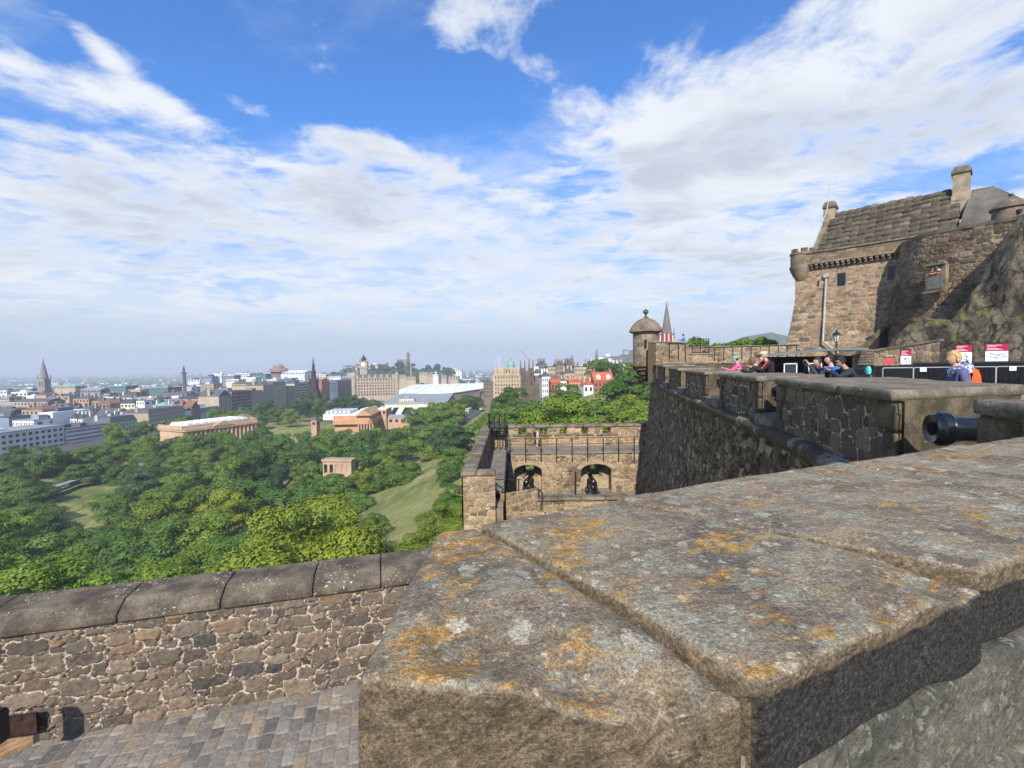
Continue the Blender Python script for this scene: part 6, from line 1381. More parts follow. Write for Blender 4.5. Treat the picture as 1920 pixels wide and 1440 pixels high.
p, f, h = on_wall(1797, 661, .55); lb = 'fair haired woman in slate jacket with pale patterned hood beside the black fence'; pack_label[lb] = 'bright orange rucksack on the fair haired woman'
person(lb, p, R(75), h, .05, 'down', .2, 0, (.10, .10, .20), (.05, .05, .07), (.50, .30, .12), .35, pack=(.85, .10, .02), hood=(.55, .58, .66))
p, f, h = on_wall(1606, 668, -.1); pack_label['x'] = ''
lb = 'dark haired man in sunglasses and navy jacket leaning over the parapet, hands by face'
pm_ = person(lb, p, f, h + .06, .42, 'face', 0, .35, (.025, .028, .045), hair=(.012, .01, .01), skin=SKIN2, glasses=True)
pb = at(1628, 694, p.y + .15); mb = MB(); mb.lathe([(0, -.10), (.07, -.09), (.095, -.02), (.07, .05), (.03, .09), (0, .10)], n=14); tb_ = mb.build('bag', cloth('teal', (.03, .50, .42)), None, True); tb_.location = pb; tb_.scale = (.6, .75, .95); setp(tb_, 'teal bag slung behind the dark haired man in sunglasses', 'bag'); mb = MB(); mb.tube([(0, -.06, .08), (-.04, -.09, 0), (-.02, -.06, -.08)], .012, 6); mb.build('strap', pm('pale_strap', (.6, .65, .6), .7), tb_)
p, f, h = on_wall(1563, 666, .2); person('man in a bright royal blue jacket behind the leaning man in sunglasses', p, f + .3, h, .12, 'down', -.2, 0, (.02, .17, .62), hair=(.02, .014, .012))
p, f, h = on_wall(1540, 671, .1); person('short man in dark top raising a phone, left of the royal blue jacket', p, f + .2, h, .1, 'photo', 0, 0, (.04, .045, .06), hair=(.03, .02, .015))
p, f, h = on_wall(1447, 660, .10); person('bearded man in cream cap and black jacket with red sleeve stripe at the parapet', p, f, h + .03, .28, 'lean', 0, .1, (.02, .02, .025), hair=(.35, .33, .3), cap=(.52, .42, .26), glasses=True, beard=(.62, .58, .52), stripe=(.65, .03, .04))
p, f, h = on_wall(1436, 672, -.1); person('brown haired companion leaning on the parapet left of the man in the cream cap', p, f - .3, h + .12, .55, 'lean', -.5, .2, (.022, .02, .022), hair=(.16, .07, .035), hairlen=.3)
p, f, h = on_wall(1390, 670, .1); person('person in turquoise cap and pink top at the far part of the parapet', p, f - .2, h + .05, .25, 'lean', .3, .1, (.75, .10, .25), hair=(.05, .03, .02), cap=(.03, .50, .70))
p = at(1288, 662, 41.6 + .8); person('man in light blue shirt and dark jeans standing on the stone platform', (p.x, 43.0, at(1320, 662, 42).z + .02), 1.0, 1.72, .12, 'lean', .2, .1, (.10, .25, .52), (.03, .045, .10), (.03, .02, .015))
p = at(1007, 838, 40.6); lb = 'visitor in pink top and beige shorts walking on the battery wall walk'; pack_label[lb] = 'small black rucksack on the visitor on the battery wall walk'
person(lb, (p.x, 40.6, ZW + .0), R(-72), 1.72, .05, 'down', 0, 0, (.62, .38, .40), (.50, .38, .28), (.03, .02, .015), pack=(.02, .02, .035), shorts=True)
# ------------------------------------------------------------------ kiosk, lamp, signs, fence
k0 = at(1452, 690, 20.0); ks = thing('kiosk', 'black open fronted kiosk with curved grey roof behind the people at the parapet', 'kiosk', (k0.x, k0.y, -1.62), -.30)
zr_ = at(1500, 668, 20).z + 1.62; W_ = 2.9
mb = MB(); mb.b2(-.1, W_, 1.4, 1.5, 0, zr_); mb.b2(-.1, 0, 0, 1.45, 0, zr_); mb.b2(W_ - .08, W_, 0, 1.45, 0, zr_); mb.b2(-.1, W_, 0, .06, 0, .75); mb.build('body', BLK, ks)
mb = MB(); n_ = 10
for i in range(n_):
    x0, x1 = -.45 + (W_ + .8) * i / n_, -.45 + (W_ + .8) * (i + 1) / n_; f_ = lambda x: zr_ + .20 * math.sin(max(0, min(1, (x + .45) / (W_ + .8))) * math.pi * .62)
    mb.slab([(x0, -.35, f_(x0)), (x1, -.35, f_(x1)), (x1, -.35, f_(x1) + .10), (x0, -.35, f_(x0) + .10)], [(x0, 1.7, f_(x0)), (x1, 1.7, f_(x1)), (x1, 1.7, f_(x1) + .10), (x0, 1.7, f_(x0) + .10)])
mb.build('roof', pm('grey_felt', (.13, .14, .16), .7, .2, 3), ks)
for x in (.35, 1.25):
    mb = MB()
    for (a_, b_, c_, d_) in ((0, .04, 0, .6), (.46, .5, 0, .6), (0, .5, .56, .6)): mb.b2(x + a_, x + b_, -.01, .03, .9 + c_, .9 + d_)
    w_ = mb.build('window_frame', pm('white_frame', (.6, .62, .62), .5, .05), ks); mb = MB(); mb.b2(x + .04, x + .46, .005, .02, .9, 1.46); mb.build('pane', M['pane'], w_)
pk = at(1493, 684, 20.6); person('bald man in dark top with red trim inside the black kiosk', (pk.x, pk.y, -1.62), 2.6, at(1493, 679, 20.6).z + 1.62, .0, 'down', 0, 0, (.05, .01, .012), hair=None)
lp = at(1568, 665, 30.0); zt_ = at(1568, 617, 30).z; la = thing('street_lamp', 'black lantern lamp post with glass lantern in front of the gate tower', 'lamp post', (lp.x, 30.0, -1.62)); hL = zt_ + 1.62
mb = MB(); mb.lathe([(.12, 0), (.12, .3), (.07, .4), (.05, .8), (.045, hL - 1.05), (.08, hL - 1.0), (.05, hL - .92), (.05, hL - .82)], n=12); mb.build('post', pm('lamp_iron', (.05, .02, .018), .5, .2), la, True)
mb = MB(); mb.lathe([(.10, hL - .82), (.20, hL - .38)], n=6); mb.build('lantern_glass', pm('lamp_glass', (.42, .45, .42), .2, .1), la)
mb = MB(); mb.lathe([(.26, hL - .38), (.24, hL - .33), (.10, hL - .18), (.06, hL - .16), (.05, hL - .08), (.015, hL - .04), (.01, hL)], n=6); mb.lathe([(.12, hL - .85), (.13, hL - .8)], n=6)
for i in range(6): t_ = i * math.pi / 3; mb.cyl((.10 * math.cos(t_), .10 * math.sin(t_), hL - .82), (.20 * math.cos(t_), .20 * math.sin(t_), hL - .38), .012, n=4)
mb.build('lantern_frame', M['iron'], la)
CRIM = pm('crimson_panel', (.36, .012, .05), .5, .05); WHT = pm('white_panel', (.72, .73, .75), .5, .04); SKB = pm('sketch_blue', (.16, .22, .32), .6, .4, 30)
def sign(px, y0, y1, D, w, label, full=True):
    a_ = at(px, y0, D); b_ = at(px, y1, D); h = a_.z - b_.z; t = thing('information_sign', label, 'sign', (b_.x, b_.y, -1.62), 0.35 - math.atan2(b_.x, b_.y) * .9); zb = b_.z + 1.62
    mb = MB(); mb.b2(-w / 2, w / 2, .0, .05, zb, zb + h); mb.build('board', BLK, t)
    mb = MB(); mb.b2(-w / 2 + .01, w / 2 - .01, -.012, -.002, zb + h * .60, zb + h * .93); mb.build('crimson_panel', CRIM, t)
    mb = MB(); mb.b2(-w / 2 + .01, w / 2 - .01, -.012, -.002, zb + h * .12, zb + h * .59); mb.build('white_panel', WHT, t)
    mb = MB()
    for i, (l_, yy) in enumerate(((.62, .86), (.38, .79), (.5, .70), (.66, .65))): mb.b2(-w * .42, -w * .42 + w * l_, -.018, -.014, zb + h * yy, zb + h * (yy + .018))
    mb.lathe([(0, -.001), (.03, 0), (0, .001)], (w * .4, -.016, zb + h * .96), 8); mb.build('text_lines', WHT, t)
    rr = random.Random(int(px)); mb = MB()
    for i in range(16):
        x = rr.uniform(-.36, .3) * w; z = zb + h * rr.uniform(.2, .46); mb.slab([(x, -.018, z), (x + .12 * w, -.018, z + .01), (x + .10 * w, -.018, z + .05), (x + .02 * w, -.018, z + .04)], [(x, -.014, z), (x + .12 * w, -.014, z + .01), (x + .10 * w, -.014, z + .05), (x + .02 * w, -.014, z + .04)])
    mb.build('drawing', SKB, t)
    for s in (-1, 1): mb = MB(); mb.cyl((s * w * .35, .03, 0), (s * w * .35, .03, zb), .03, n=8); mb.build('leg', M['iron'], t)
    return t
sign(1698, 654, 687, 23.5, .46, 'narrow crimson and white information sign in front of the sloping stair wall'); sign(1806, 644, 684, 23.0, .66, 'crimson and white information sign half hidden behind the fair haired woman'); sign(1868, 642, 682, 22.5, .86, 'largest crimson and white information sign, rightmost, against the crag')
a_ = at(1667, 678, 23.8); t = thing('notice', 'small plain red notice left of the narrow information sign', 'notice', (a_.x, a_.y, a_.z), -.3); mb = MB(); mb.b2(-.19, .19, 0, .03, -.15, .15); mb.build('plate', pm('red_notice', (.62, .06, .07), .5, .05), t); mb = MB(); mb.b2(-.2, .2, .0, .05, .17, .24); mb.cyl((0, .04, -1.3), (0, .04, -.1), .02, n=6); mb.build('bracket', pm('rust_brown', (.10, .03, .025), .7), t)
# black slatted fence and steel crowd barriers
fpx = [1640, 1712, 1782, 1850, 1925, 2000]; FB = lambda px: at(px, 700, 22.6 - (px - 1640) * .004)
for i in range(5):
    a_ = FB(fpx[i]); b_ = FB(fpx[i + 1]); zt_ = at(fpx[i], 687 - (fpx[i] - 1640) * .012, a_.y).z + (.12 if i >= 1 else 0); t = thing('fence_panel', ['first', 'second', 'third', 'fourth', 'fifth'][i] + ' black slatted fence panel counted from the stair wall', 'fence', (a_.x, a_.y, -1.62), 0, 'black slatted fence panels below the crag'); d = Vector((b_.x - a_.x, b_.y - a_.y, 0)); H_ = zt_ + 1.62; n_ = 30; mb = MB(); ra = math.atan2(d.y, d.x)
    for k in range(n_): q = d * ((k + .5) / n_); mb.box((q.x, q.y, H_ / 2), (d.length / n_ * .62, .02, H_ - .04), ra)
    mb.build('slats', BLK, t); mb = MB(); mb.box((d.x / 2, d.y / 2, H_), (d.length - .01, .08, .09), ra); mb.box((d.x / 2, d.y / 2 + .03, H_ / 2), (d.length - .01, .01, H_ - .05), ra); mb.build('frame', M['iron'], t)
STL = pm('galvanised_steel', (.42, .43, .42), .4, .1, 5, metal=.6)
bpx = [1655, 1713, 1790, 1868, 1950]
for i in range(4):
    a_ = FB(bpx[i]) * .965; b_ = FB(bpx[i + 1]) * .965; zt_ = at(bpx[i], 690 - (bpx[i] - 1655) * .012, a_.y).z; H_ = zt_ + 1.62; t = thing('crowd_barrier', ['leftmost steel crowd barrier in front of the black fence', 'second steel crowd barrier with a paper notice, left of the fair haired woman', 'third steel crowd barrier, behind the fair haired woman', 'rightmost steel crowd barrier with a paper notice under the largest sign'][i], 'barrier', (a_.x, a_.y, -1.62), 0, 'steel crowd barriers in front of the black fence'); d = Vector((b_.x - a_.x, b_.y - a_.y, 0)) * .985
    mb = MB(); mb.tube([(0, 0, .15), (0, 0, H_ - .06), (d.x * .02, d.y * .02, H_), (d.x * .98, d.y * .98, H_), (d.x, d.y, H_ - .06), (d.x, d.y, .15), (0, 0, .15)], .022, 8); mb.build('frame', STL, t); mb = MB()
    for k in range(1, 24): q = d * (k / 24); mb.cyl((q.x, q.y, .15), (q.x, q.y, H_), .007, n=4)
    mb.build('bars', BLK, t)
    for s in (.15, .85): mb = MB(); q = d * s; mb.tube([(q.x - .25, q.y - .2, 0), (q.x, q.y, .12), (q.x + .25, q.y + .2, 0)], .02, 6); mb.build('foot', STL, t)
for px, yy, lab in ((1731, 693, 'white paper notice on the second steel barrier'), (1899, 691, 'white paper notice on the rightmost steel barrier')):
    a_ = FB(px) * .96; t = thing('paper_notice', lab, 'notice', (a_.x, a_.y, at(px, yy, a_.y).z), -.2); mb = MB(); mb.b2(-.13, .13, 0, .004, -.09, .09); mb.build('sheet', pm('paper', (.62, .68, .80), .8, .03), t); mb = MB()
    for i in range(3): mb.b2(-.08, .08, -.003, -.001, .04 - i * .04, .05 - i * .04)
    mb.build('text_lines', SKB, t)
# ------------------------------------------------------------------ city
def wm(name, col, var=.12, **k): return pm(name, col, .9, var, .15, 0, **k)
W = {'cream': wm('wall_cream', (.62, .56, .44)), 'tan': wm('wall_tan', (.42, .33, .22)), 'sand': wm('wall_sand', (.38, .31, .22)), 'grey': wm('wall_grey', (.40, .40, .39)), 'white': wm('wall_white', (.80, .79, .76)), 'pink': wm('wall_pink', (.46, .28, .18)),
     'soot': wm('wall_soot_shade', (.17, .14, .11)), 'brown': wm('wall_brown', (.27, .19, .13)), 'blue': wm('wall_bluegrey', (.20, .24, .30)), 'glass': wm('wall_glass', (.10, .19, .20), spec=.6), 'red': wm('wall_red', (.33, .12, .08)), 'lgrey': wm('wall_lightgrey', (.58, .58, .57))}
RF = {'slate': wm('roof_slate', (.095, .10, .115)), 'lead': wm('roof_lead', (.26, .28, .30)), 'white': wm('roof_white', (.70, .72, .74)), 'red': wm('roof_red', (.42, .10, .045)), 'copper': wm('roof_copper', (.18, .36, .30)), 'tan': wm('roof_tan', (.38, .33, .26)), 'dark': wm('roof_dark', (.06, .062, .07)), 'brown': wm('roof_brown', (.20, .11, .08))}
PANE = pm('city_pane', (.035, .042, .055), .25, .4, .3, spec=.5, objrand=.3); FRM = pm('city_frame', (.50, .48, .43), .7, .1)
_mb = MB(); _mb.mi = 0
for (x0, x1, z0, z1) in ((-.5, -.38, -.5, .5), (.38, .5, -.5, .5), (-.38, .38, .40, .5), (-.38, .38, -.5, -.42)): _mb.b2(x0, x1, -.10, .02, z0, z1)
_mb.mi = 1; _mb.b2(-.38, .38, -.04, .02, -.42, .40); _mb.mi = 0; _mb.b2(-.38, .38, -.06, .02, -.03, .02)
_o = _mb.build('window', [FRM, PANE]); WINM = _o.data; bpy.data.objects.remove(_o)
_mb = MB(); _mb.b2(-.5, .5, -.03, .02, -.5, .5); _o = _mb.build('window', [PANE]); WINP = _o.data; bpy.data.objects.remove(_o)
BLD = []
def wins(root, side, w, h, z0, rows, cols, off, fw=.55, fh=.62, plain=False, name='window'):
    """windows on one face; side 0 front (-y), 1 right (+x), 3 left (-x)"""
    me = WINP if plain else WINM
    for r_ in range(rows):
        for c_ in range(cols):
            u = -w / 2 + w * (c_ + .5) / cols; z = z0 + h * (r_ + .5) / rows; sx, sz = w / cols * fw, h / rows * fh
            loc, rot = ((u, -off, z), 0) if side == 0 else (((off, u, z), R(90)) if side == 1 else ((-off, -u, z), R(-90)))
            link(name, me, root, loc, (sx, 1.2, sz), (0, 0, rot))
def building(x, y, w, d, zt, rz=0.0, wall='sand', roof='slate', kind='gable', rows=3, cols=5, cd=3, rh=3.0, label=None, cat='building', group=None, wn='obj', ch=2, plain=False, zb=None, fw=.5, fh=.6, name='building', wgap=0.0, ax=None):
    z0 = tz(x, y) - 4 if zb is None else zb; H = zt - z0
    t = thing(name, label, cat, (x, y, z0), rz, group); hw, hd = w / 2, d / 2
    mb = MB(); mb.b2(-hw, hw, -hd, hd, 0, H)
    vis = max(3.0, min(H - 4.2, 3.4 * rows)); zs_ = H - vis - .5
    if wn == 'emb':
        mb.mi = 1
        for r_ in range(rows):
            for c_ in range(cols): u = -hw + w * (c_ + .5) / cols; z = zs_ + vis * (r_ + .5) / rows; mb.b2(u - w / cols * fw / 2, u + w / cols * fw / 2, -hd - .06, -hd + .02, z - vis / rows * fh / 2, z + vis / rows * fh / 2)
            for c_ in range(cd):
                v = -hd + d * (c_ + .5) / cd; z = zs_ + vis * (r_ + .5) / rows; mb.b2(hw - .02, hw + .06, v - d / cd * fw / 2, v + d / cd * fw / 2, z - vis / rows * fh / 2, z + vis / rows * fh / 2)
    mb.build('wall', [W[wall], PANE], t)
    if wn == 'obj':
        if cols: wins(t, 0, w, vis, zs_, rows, cols, hd, fw, fh, plain)
        if cd: wins(t, 1, d, vis, zs_, rows, cd, hw, fw, fh, plain)
    mb = MB()
    if kind == 'gable': mb.gable(-hw - .2, hw + .2, -hd, hd, H, rh, 'x' if (w >= d if ax is None else ax == 'x') else 'y', .3) if (w >= d if ax is None else ax == 'x') else mb.gable(-hw, hw, -hd - .2, hd + .2, H, rh, 'y', .3)
    elif kind == 'hip': mb.hip(-hw - .3, hw + .3, -hd - .3, hd + .3, H, rh)
    elif kind == 'mansard':
        A_ = [(-hw, -hd, H), (hw, -hd, H), (hw, hd, H), (-hw, hd, H)]; k = 1.4; mb.slab(A_, [(-hw + k, -hd + k, H + rh), (hw - k, -hd + k, H + rh), (hw - k, hd - k, H + rh), (-hw + k, hd - k, H + rh)])
    else:
        mb.b2(-hw - .25, hw + .25, -hd - .25, hd + .25, H, H + .5)
    rf = mb.build('roof', RF[roof], t)
    rr = random.Random(int(x * 7 + y * 3))
    if kind == 'flat':
        for _ in range(rr.randrange(1, 3) if w > 8 else 0):
            bw, bd, bh = rr.uniform(.12, .4) * w, rr.uniform(.2, .5) * d, rr.uniform(1.2, 3); bx, by = rr.uniform(-.25, .25) * w, rr.uniform(-.2, .2) * d; mb = MB(); mb.b2(bx - bw / 2, bx + bw / 2, by - bd / 2, by + bd / 2, H + .5, H + .5 + bh); mb.build('plant_room', RF[rr.choice(['lead', 'white', 'slate'])], t)
    else:
        for i in range(ch):
            px_ = (-hw + 1 + (w - 2) * i / max(1, ch - 1)); mb = MB(); mb.b2(px_ - .5, px_ + .5, -1.2, 1.2, H, H + rh + 1.4)
            for q in range(4): mb.cyl((px_, -.9 + q * .6, H + rh + 1.4), (px_, -.9 + q * .6, H + rh + 2.1), .16, n=6)
            mb.build('chimney', W[wall if wall != 'white' else 'sand'], t)
    p = Vector((x, y, zt)); BLD.append((t, wall, roof, kind, w, d, zt)); return t
GR = R(-4.3)
def px_front(px0, px1, ytop, D, d=14, **k):
    a, b_ = at(px0, ytop, D), at(px1, ytop, D); return building((a.x + b_.x) / 2, D + d / 2, b_.x - a.x, d, (a.z + b_.z) / 2, k.pop('rz', GR), **k)
# --- the street front facing the gardens
def yl(px): u = (ray(px, 720).x / ray(px, 720).y); return 304.7 / (.075 - u)
def xl(y): return -285 + .075 * (y - 263)
def front(px0, px1, ytop, d=20, **k):
    y0, y1 = yl(px0), yl(px1); ym = (y0 + y1) / 2; xm = xl(ym); z = at((px0 + px1) / 2, ytop, ym).z; return building(xm - d / 2, ym, y1 - y0, d, z, R(90) + GR, zb=-52, name='building', **k)
front(-60, 118, 808, 26, wall='lgrey', roof='lead', kind='flat', rows=4, cols=14, cd=0, fw=.55, fh=.5, plain=True, label='long pale grey shopping block with flat roof at the far left, behind the tall trees')
front(122, 203, 800, 24, wall='lgrey', roof='slate', kind='flat', rows=4, cols=22, cd=0, fw=.7, fh=.45, plain=True, label='grey block of closely banded windows facing the gardens, second from the left edge')
front(205, 256, 790, 22, wall='grey', roof='slate', kind='mansard', rows=3, cols=9, cd=0, rh=4, label='grey stone block with mansard roof left of the street junction', ch=3)
t = front(277, 345, 771, 20, wall='sand', roof='slate', kind='mansard', rows=4, cols=10, cd=4, rh=3, label='sandstone corner hotel with a white glazed band above the street junction', ch=3)
yq = yl(277); 
for k in range(9): link('bay_window', WINM, t, (-(yl(345) - yl(277)) / 2 + 2 + k * (yl(345) - yl(277) - 3) / 9, -10.8, 8.5), (3.6, 3, 3.4))
front(347, 358, 770, 18, wall='white', roof='slate', kind='gable', rows=4, cols=2, cd=2, label='narrow pale gabled frontage beside the red turreted building')
t = front(358, 374, 763, 18, wall='red', roof='brown', kind='gable', rows=4, cols=3, cd=2, rh=5, label='narrow red sandstone building with pointed turret', ax='y')
front(375, 408, 764, 18, wall='grey', roof='lead', kind='flat', rows=1, cols=9, cd=0, fw=.35, fh=.85, plain=True, label='blank grey modern frontage with thin vertical slots')
front(410, 434, 742, 20, wall='sand', roof='slate', kind='gable', rows=5, cols=3, cd=3, rh=6, label='tall stone gabled frontage left of the gridded office block', ax='y')
front(435, 470, 733, 22, wall='brown', roof='slate', kind='flat', rows=6, cols=9, cd=3, fw=.7, fh=.6, plain=True, label='office block with a grid of dark square windows above the trees')
front(472, 492, 733, 22, wall='sand', roof='slate', kind='flat', rows=6, cols=5, cd=0, label='stone block with many small windows right of the gridded office')
front(494, 512, 722, 22, wall='sand', roof='slate', kind='hip', rows=6, cols=4, cd=3, rh=5, label='tall ornate brown stone block with pyramid roofs near the monument')
front(513, 537, 722, 22, wall='tan', roof='slate', kind='mansard', rows=5, cols=6, cd=3, rh=4, label='golden ornate facade with four roof dormers, left of the monument')
front(539, 552, 724, 22, wall='brown', roof='lead', kind='flat', rows=5, cols=4, cd=2, label='plain brown block right of the golden ornate facade')
front(553, 582, 718, 22, wall='grey', roof='slate', kind='flat', rows=5, cols=7, cd=3, fw=.8, fh=.7, plain=True, label='grey framed modern block just left of the black gothic monument')
front(604, 618, 712, 22, wall='red', roof='slate', kind='flat', rows=4, cols=4, cd=2, label='reddish block just right of the black gothic monument')
front(619, 634, 716, 22, wall='white', roof='lead', kind='flat', rows=4, cols=5, cd=2, label='pale block right of the reddish block behind the monument')
front(635, 662, 716, 22, wall='soot', roof='slate', kind='mansard', rows=4, cols=9, cd=0, rh=3, label='long dark stone terrace leading to the clock tower hotel')
# --- hand placed blocks further back (px0, px1, ytop, D, depth, wall, roof, kind, rows, cols, cd)
L_ = [(0, 30, 768, 400, 14, 'cream', 'slate', 'flat', 2, 6, 3, 'cream classical block at the left edge above the slate terraces'),
(-30, 20, 783, 330, 14, 'blue', 'dark', 'flat', 1, 0, 0, 'blue grey blank block at the left edge'),
(23, 66, 789, 318, 16, 'white', 'lead', 'flat', 2, 8, 2, 'white banded office low on the left, beside the white tower block'),
(75, 102, 775, 330, 26, 'white', 'white', 'flat', 3, 2, 0, 'blank white tower block, tallest white box on the left'),
(132, 146, 785, 335, 12, 'lgrey', 'slate', 'gable', 1, 2, 0, 'left of two small grey gables right of the white box'), (147, 160, 786, 335, 12, 'lgrey', 'slate', 'gable', 1, 2, 0, 'right of two small grey gables right of the white box'),
(36, 62, 772, 400, 16, 'sand', 'slate', 'hip', 2, 7, 2, 'slate roofed terrace left of centre above the white banded office'), (63, 92, 770, 410, 16, 'sand', 'slate', 'hip', 2, 7, 2, 'second slate roofed terrace above the white box'),
(97, 138, 770, 420, 16, 'brown', 'slate', 'gable', 2, 6, 2, 'dark slate terrace above and right of the white box'), (143, 170, 768, 415, 15, 'tan', 'slate', 'hip', 2, 4, 3, 'golden stone house with hipped slate roof and lit windows'),
(172, 208, 757, 440, 24, 'brown', 'brown', 'hip', 2, 5, 3, 'broad brown block behind the golden stone house'),
(184, 206, 784, 350, 14, 'cream', 'slate', 'mansard', 1, 6, 3, 'low mansard terrace with white dormers'), (208, 236, 780, 362, 14, 'cream', 'slate', 'mansard', 1, 7, 3, 'mansard block with white dormers left of the corner hotel'), (238, 273, 777, 372, 16, 'tan', 'slate', 'mansard', 3, 7, 3, 'stone block with steep slate roof directly left of the corner hotel'),
(213, 255, 757, 450, 16, 'cream', 'dark', 'mansard', 1, 6, 2, 'cream walled block with black roof in the middle rows'), (256, 272, 752, 440, 14, 'white', 'lead', 'flat', 1, 3, 2, 'small white and blue glass block'),
(271, 290, 747, 470, 20, 'tan', 'tan', 'flat', 1, 0, 0, 'plain golden cube below the green glass offices'), (292, 342, 748, 480, 18, 'blue', 'dark', 'flat', 1, 5, 2, 'long dark blue grey roofed shed right of the golden cube'),
(283, 312, 762, 400, 12, 'lgrey', 'copper', 'hip', 1, 5, 2, 'block with pale green hipped roof'), (312, 330, 760, 400, 12, 'tan', 'tan', 'flat', 2, 3, 2, 'stepped golden block behind the corner hotel'),
(205, 238, 724, 640, 20, 'glass', 'copper', 'flat', 3, 9, 2, 'green glass office left of the golden office cube'), (241, 266, 731, 600, 20, 'tan', 'tan', 'flat', 1, 0, 0, 'golden windowless office cube in the green glass offices'), (268, 317, 727, 610, 24, 'glass', 'lead', 'flat', 3, 11, 2, 'dark glass office with grey frame right of the golden cube'),
(320, 345, 724, 660, 18, 'white', 'red', 'flat', 2, 6, 2, 'white block with reddish roof below the tall column'), (346, 360, 726, 660, 18, 'lgrey', 'lead', 'flat', 2, 5, 2, 'pale grey block right of the red roofed white block'), (362, 378, 722, 700, 18, 'white', 'slate', 'flat', 3, 5, 2, 'white windowed block below right of the tall column'), (378, 402, 720, 690, 18, 'tan', 'slate', 'flat', 3, 8, 3, 'golden windowed block below the white cubes'),
(400, 416, 701, 900, 20, 'white', 'white', 'flat', 2, 3, 2, 'leftmost bright white cube on the skyline'), (417, 440, 704, 900, 20, 'blue', 'white', 'flat', 2, 8, 2, 'blue grey block between the white skyline cubes'), (424, 448, 712, 820, 20, 'cream', 'white', 'flat', 1, 8, 2, 'cream ribbed block below the white skyline cubes'), (376, 398, 706, 880, 18, 'blue', 'lead', 'flat', 1, 3, 2, 'blue panelled block left of the white skyline cubes'),
(352, 376, 712, 900, 18, 'lgrey', 'copper', 'flat', 1, 4, 2, 'long pale roof right beside the tall column'), (441, 470, 700, 950, 20, 'lgrey', 'white', 'flat', 2, 9, 2, 'long white roofed skyline block'), (455, 480, 708, 850, 20, 'white', 'white', 'flat', 2, 6, 2, 'white stepped skyline block'), (472, 500, 702, 920, 20, 'glass', 'dark', 'flat', 2, 9, 2, 'dark glazed skyline block left of the ribbon building'),
(390, 412, 738, 520, 16, 'tan', 'tan', 'flat', 1, 4, 2, 'low golden block behind the grey slotted frontage'), (20, 53, 736, 560, 16, 'cream', 'white', 'flat', 1, 4, 2, 'cream block with dark square windows left of the church spire'), (45, 66, 743, 540, 14, 'white', 'white', 'flat', 1, 0, 0, 'small white block left of the church'), (2, 18, 745, 545, 14, 'tan', 'lead', 'flat', 2, 3, 2, 'small golden block at the left edge beneath the skyline'),
(67, 88, 741, 520, 14, 'pink', 'slate', 'gable', 1, 0, 0, 'pink stone hall below the church spire'), (88, 106, 746, 500, 14, 'grey', 'slate', 'mansard', 1, 5, 2, 'grey dormered terrace right of the pink hall'), (106, 118, 742, 500, 14, 'pink', 'slate', 'flat', 2, 1, 0, 'tall narrow pink gable right of the church'), (118, 131, 743, 500, 14, 'sand', 'slate', 'gable', 1, 1, 0, 'brown gable right of the narrow pink one'),
(101, 143, 724, 680, 18, 'tan', 'copper', 'hip', 1, 8, 2, 'broad green roofed hall behind the church'), (146, 190, 731, 640, 20, 'blue', 'lead', 'gable', 1, 7, 2, 'grey arched roof hall with white masts'), (28, 60, 729, 700, 16, 'glass', 'copper', 'flat', 1, 6, 2, 'low green roofed block left of the spire on the skyline'),
(0, 14, 733, 690, 16, 'lgrey', 'white', 'flat', 1, 2, 2, 'white roofed block at the left edge of the skyline'), (195, 206, 738, 560, 12, 'tan', 'slate', 'flat', 1, 2, 1, 'tiny golden block beside the arched hall'),
(500, 520, 712, 760, 18, 'lgrey', 'white', 'flat', 2, 6, 2, 'pale block below the ribbon building'), (520, 548, 710, 760, 20, 'glass', 'lead', 'flat', 2, 7, 2, 'glass block below the long white roof'), (470, 496, 718, 700, 18, 'white', 'lead', 'flat', 2, 8, 2, 'white glazed block above the gridded office'), (548, 572, 716, 700, 18, 'lgrey', 'lead', 'flat', 1, 5, 2, 'grey block behind the framed modern block'),
(434, 468, 720, 640, 16, 'tan', 'slate', 'gable', 1, 6, 2, 'golden terrace above the gridded office'), (596, 612, 702, 900, 18, 'cream', 'white', 'flat', 2, 5, 2, 'cream block right of the monument on the skyline'), (614, 640, 705, 900, 18, 'lgrey', 'slate', 'gable', 1, 6, 2, 'grey roofs right of the monument'),
(640, 668, 708, 860, 18, 'brown', 'lead', 'gable', 2, 6, 2, 'brown block left of the clock tower hotel')]
for (a, b_, yt, D, d, w_, r_, k_, rw, cl, cdd, lb) in L_:
    px_front(a, b_, yt, D, d, wall=w_, roof=r_, kind=k_, rows=rw, cols=cl, cd=cdd, wn='obj' if D < 480 else 'emb', plain=D > 350, label=lb, rh=3.2 if D < 500 else 2.6, ch=2 if D < 520 else 1)
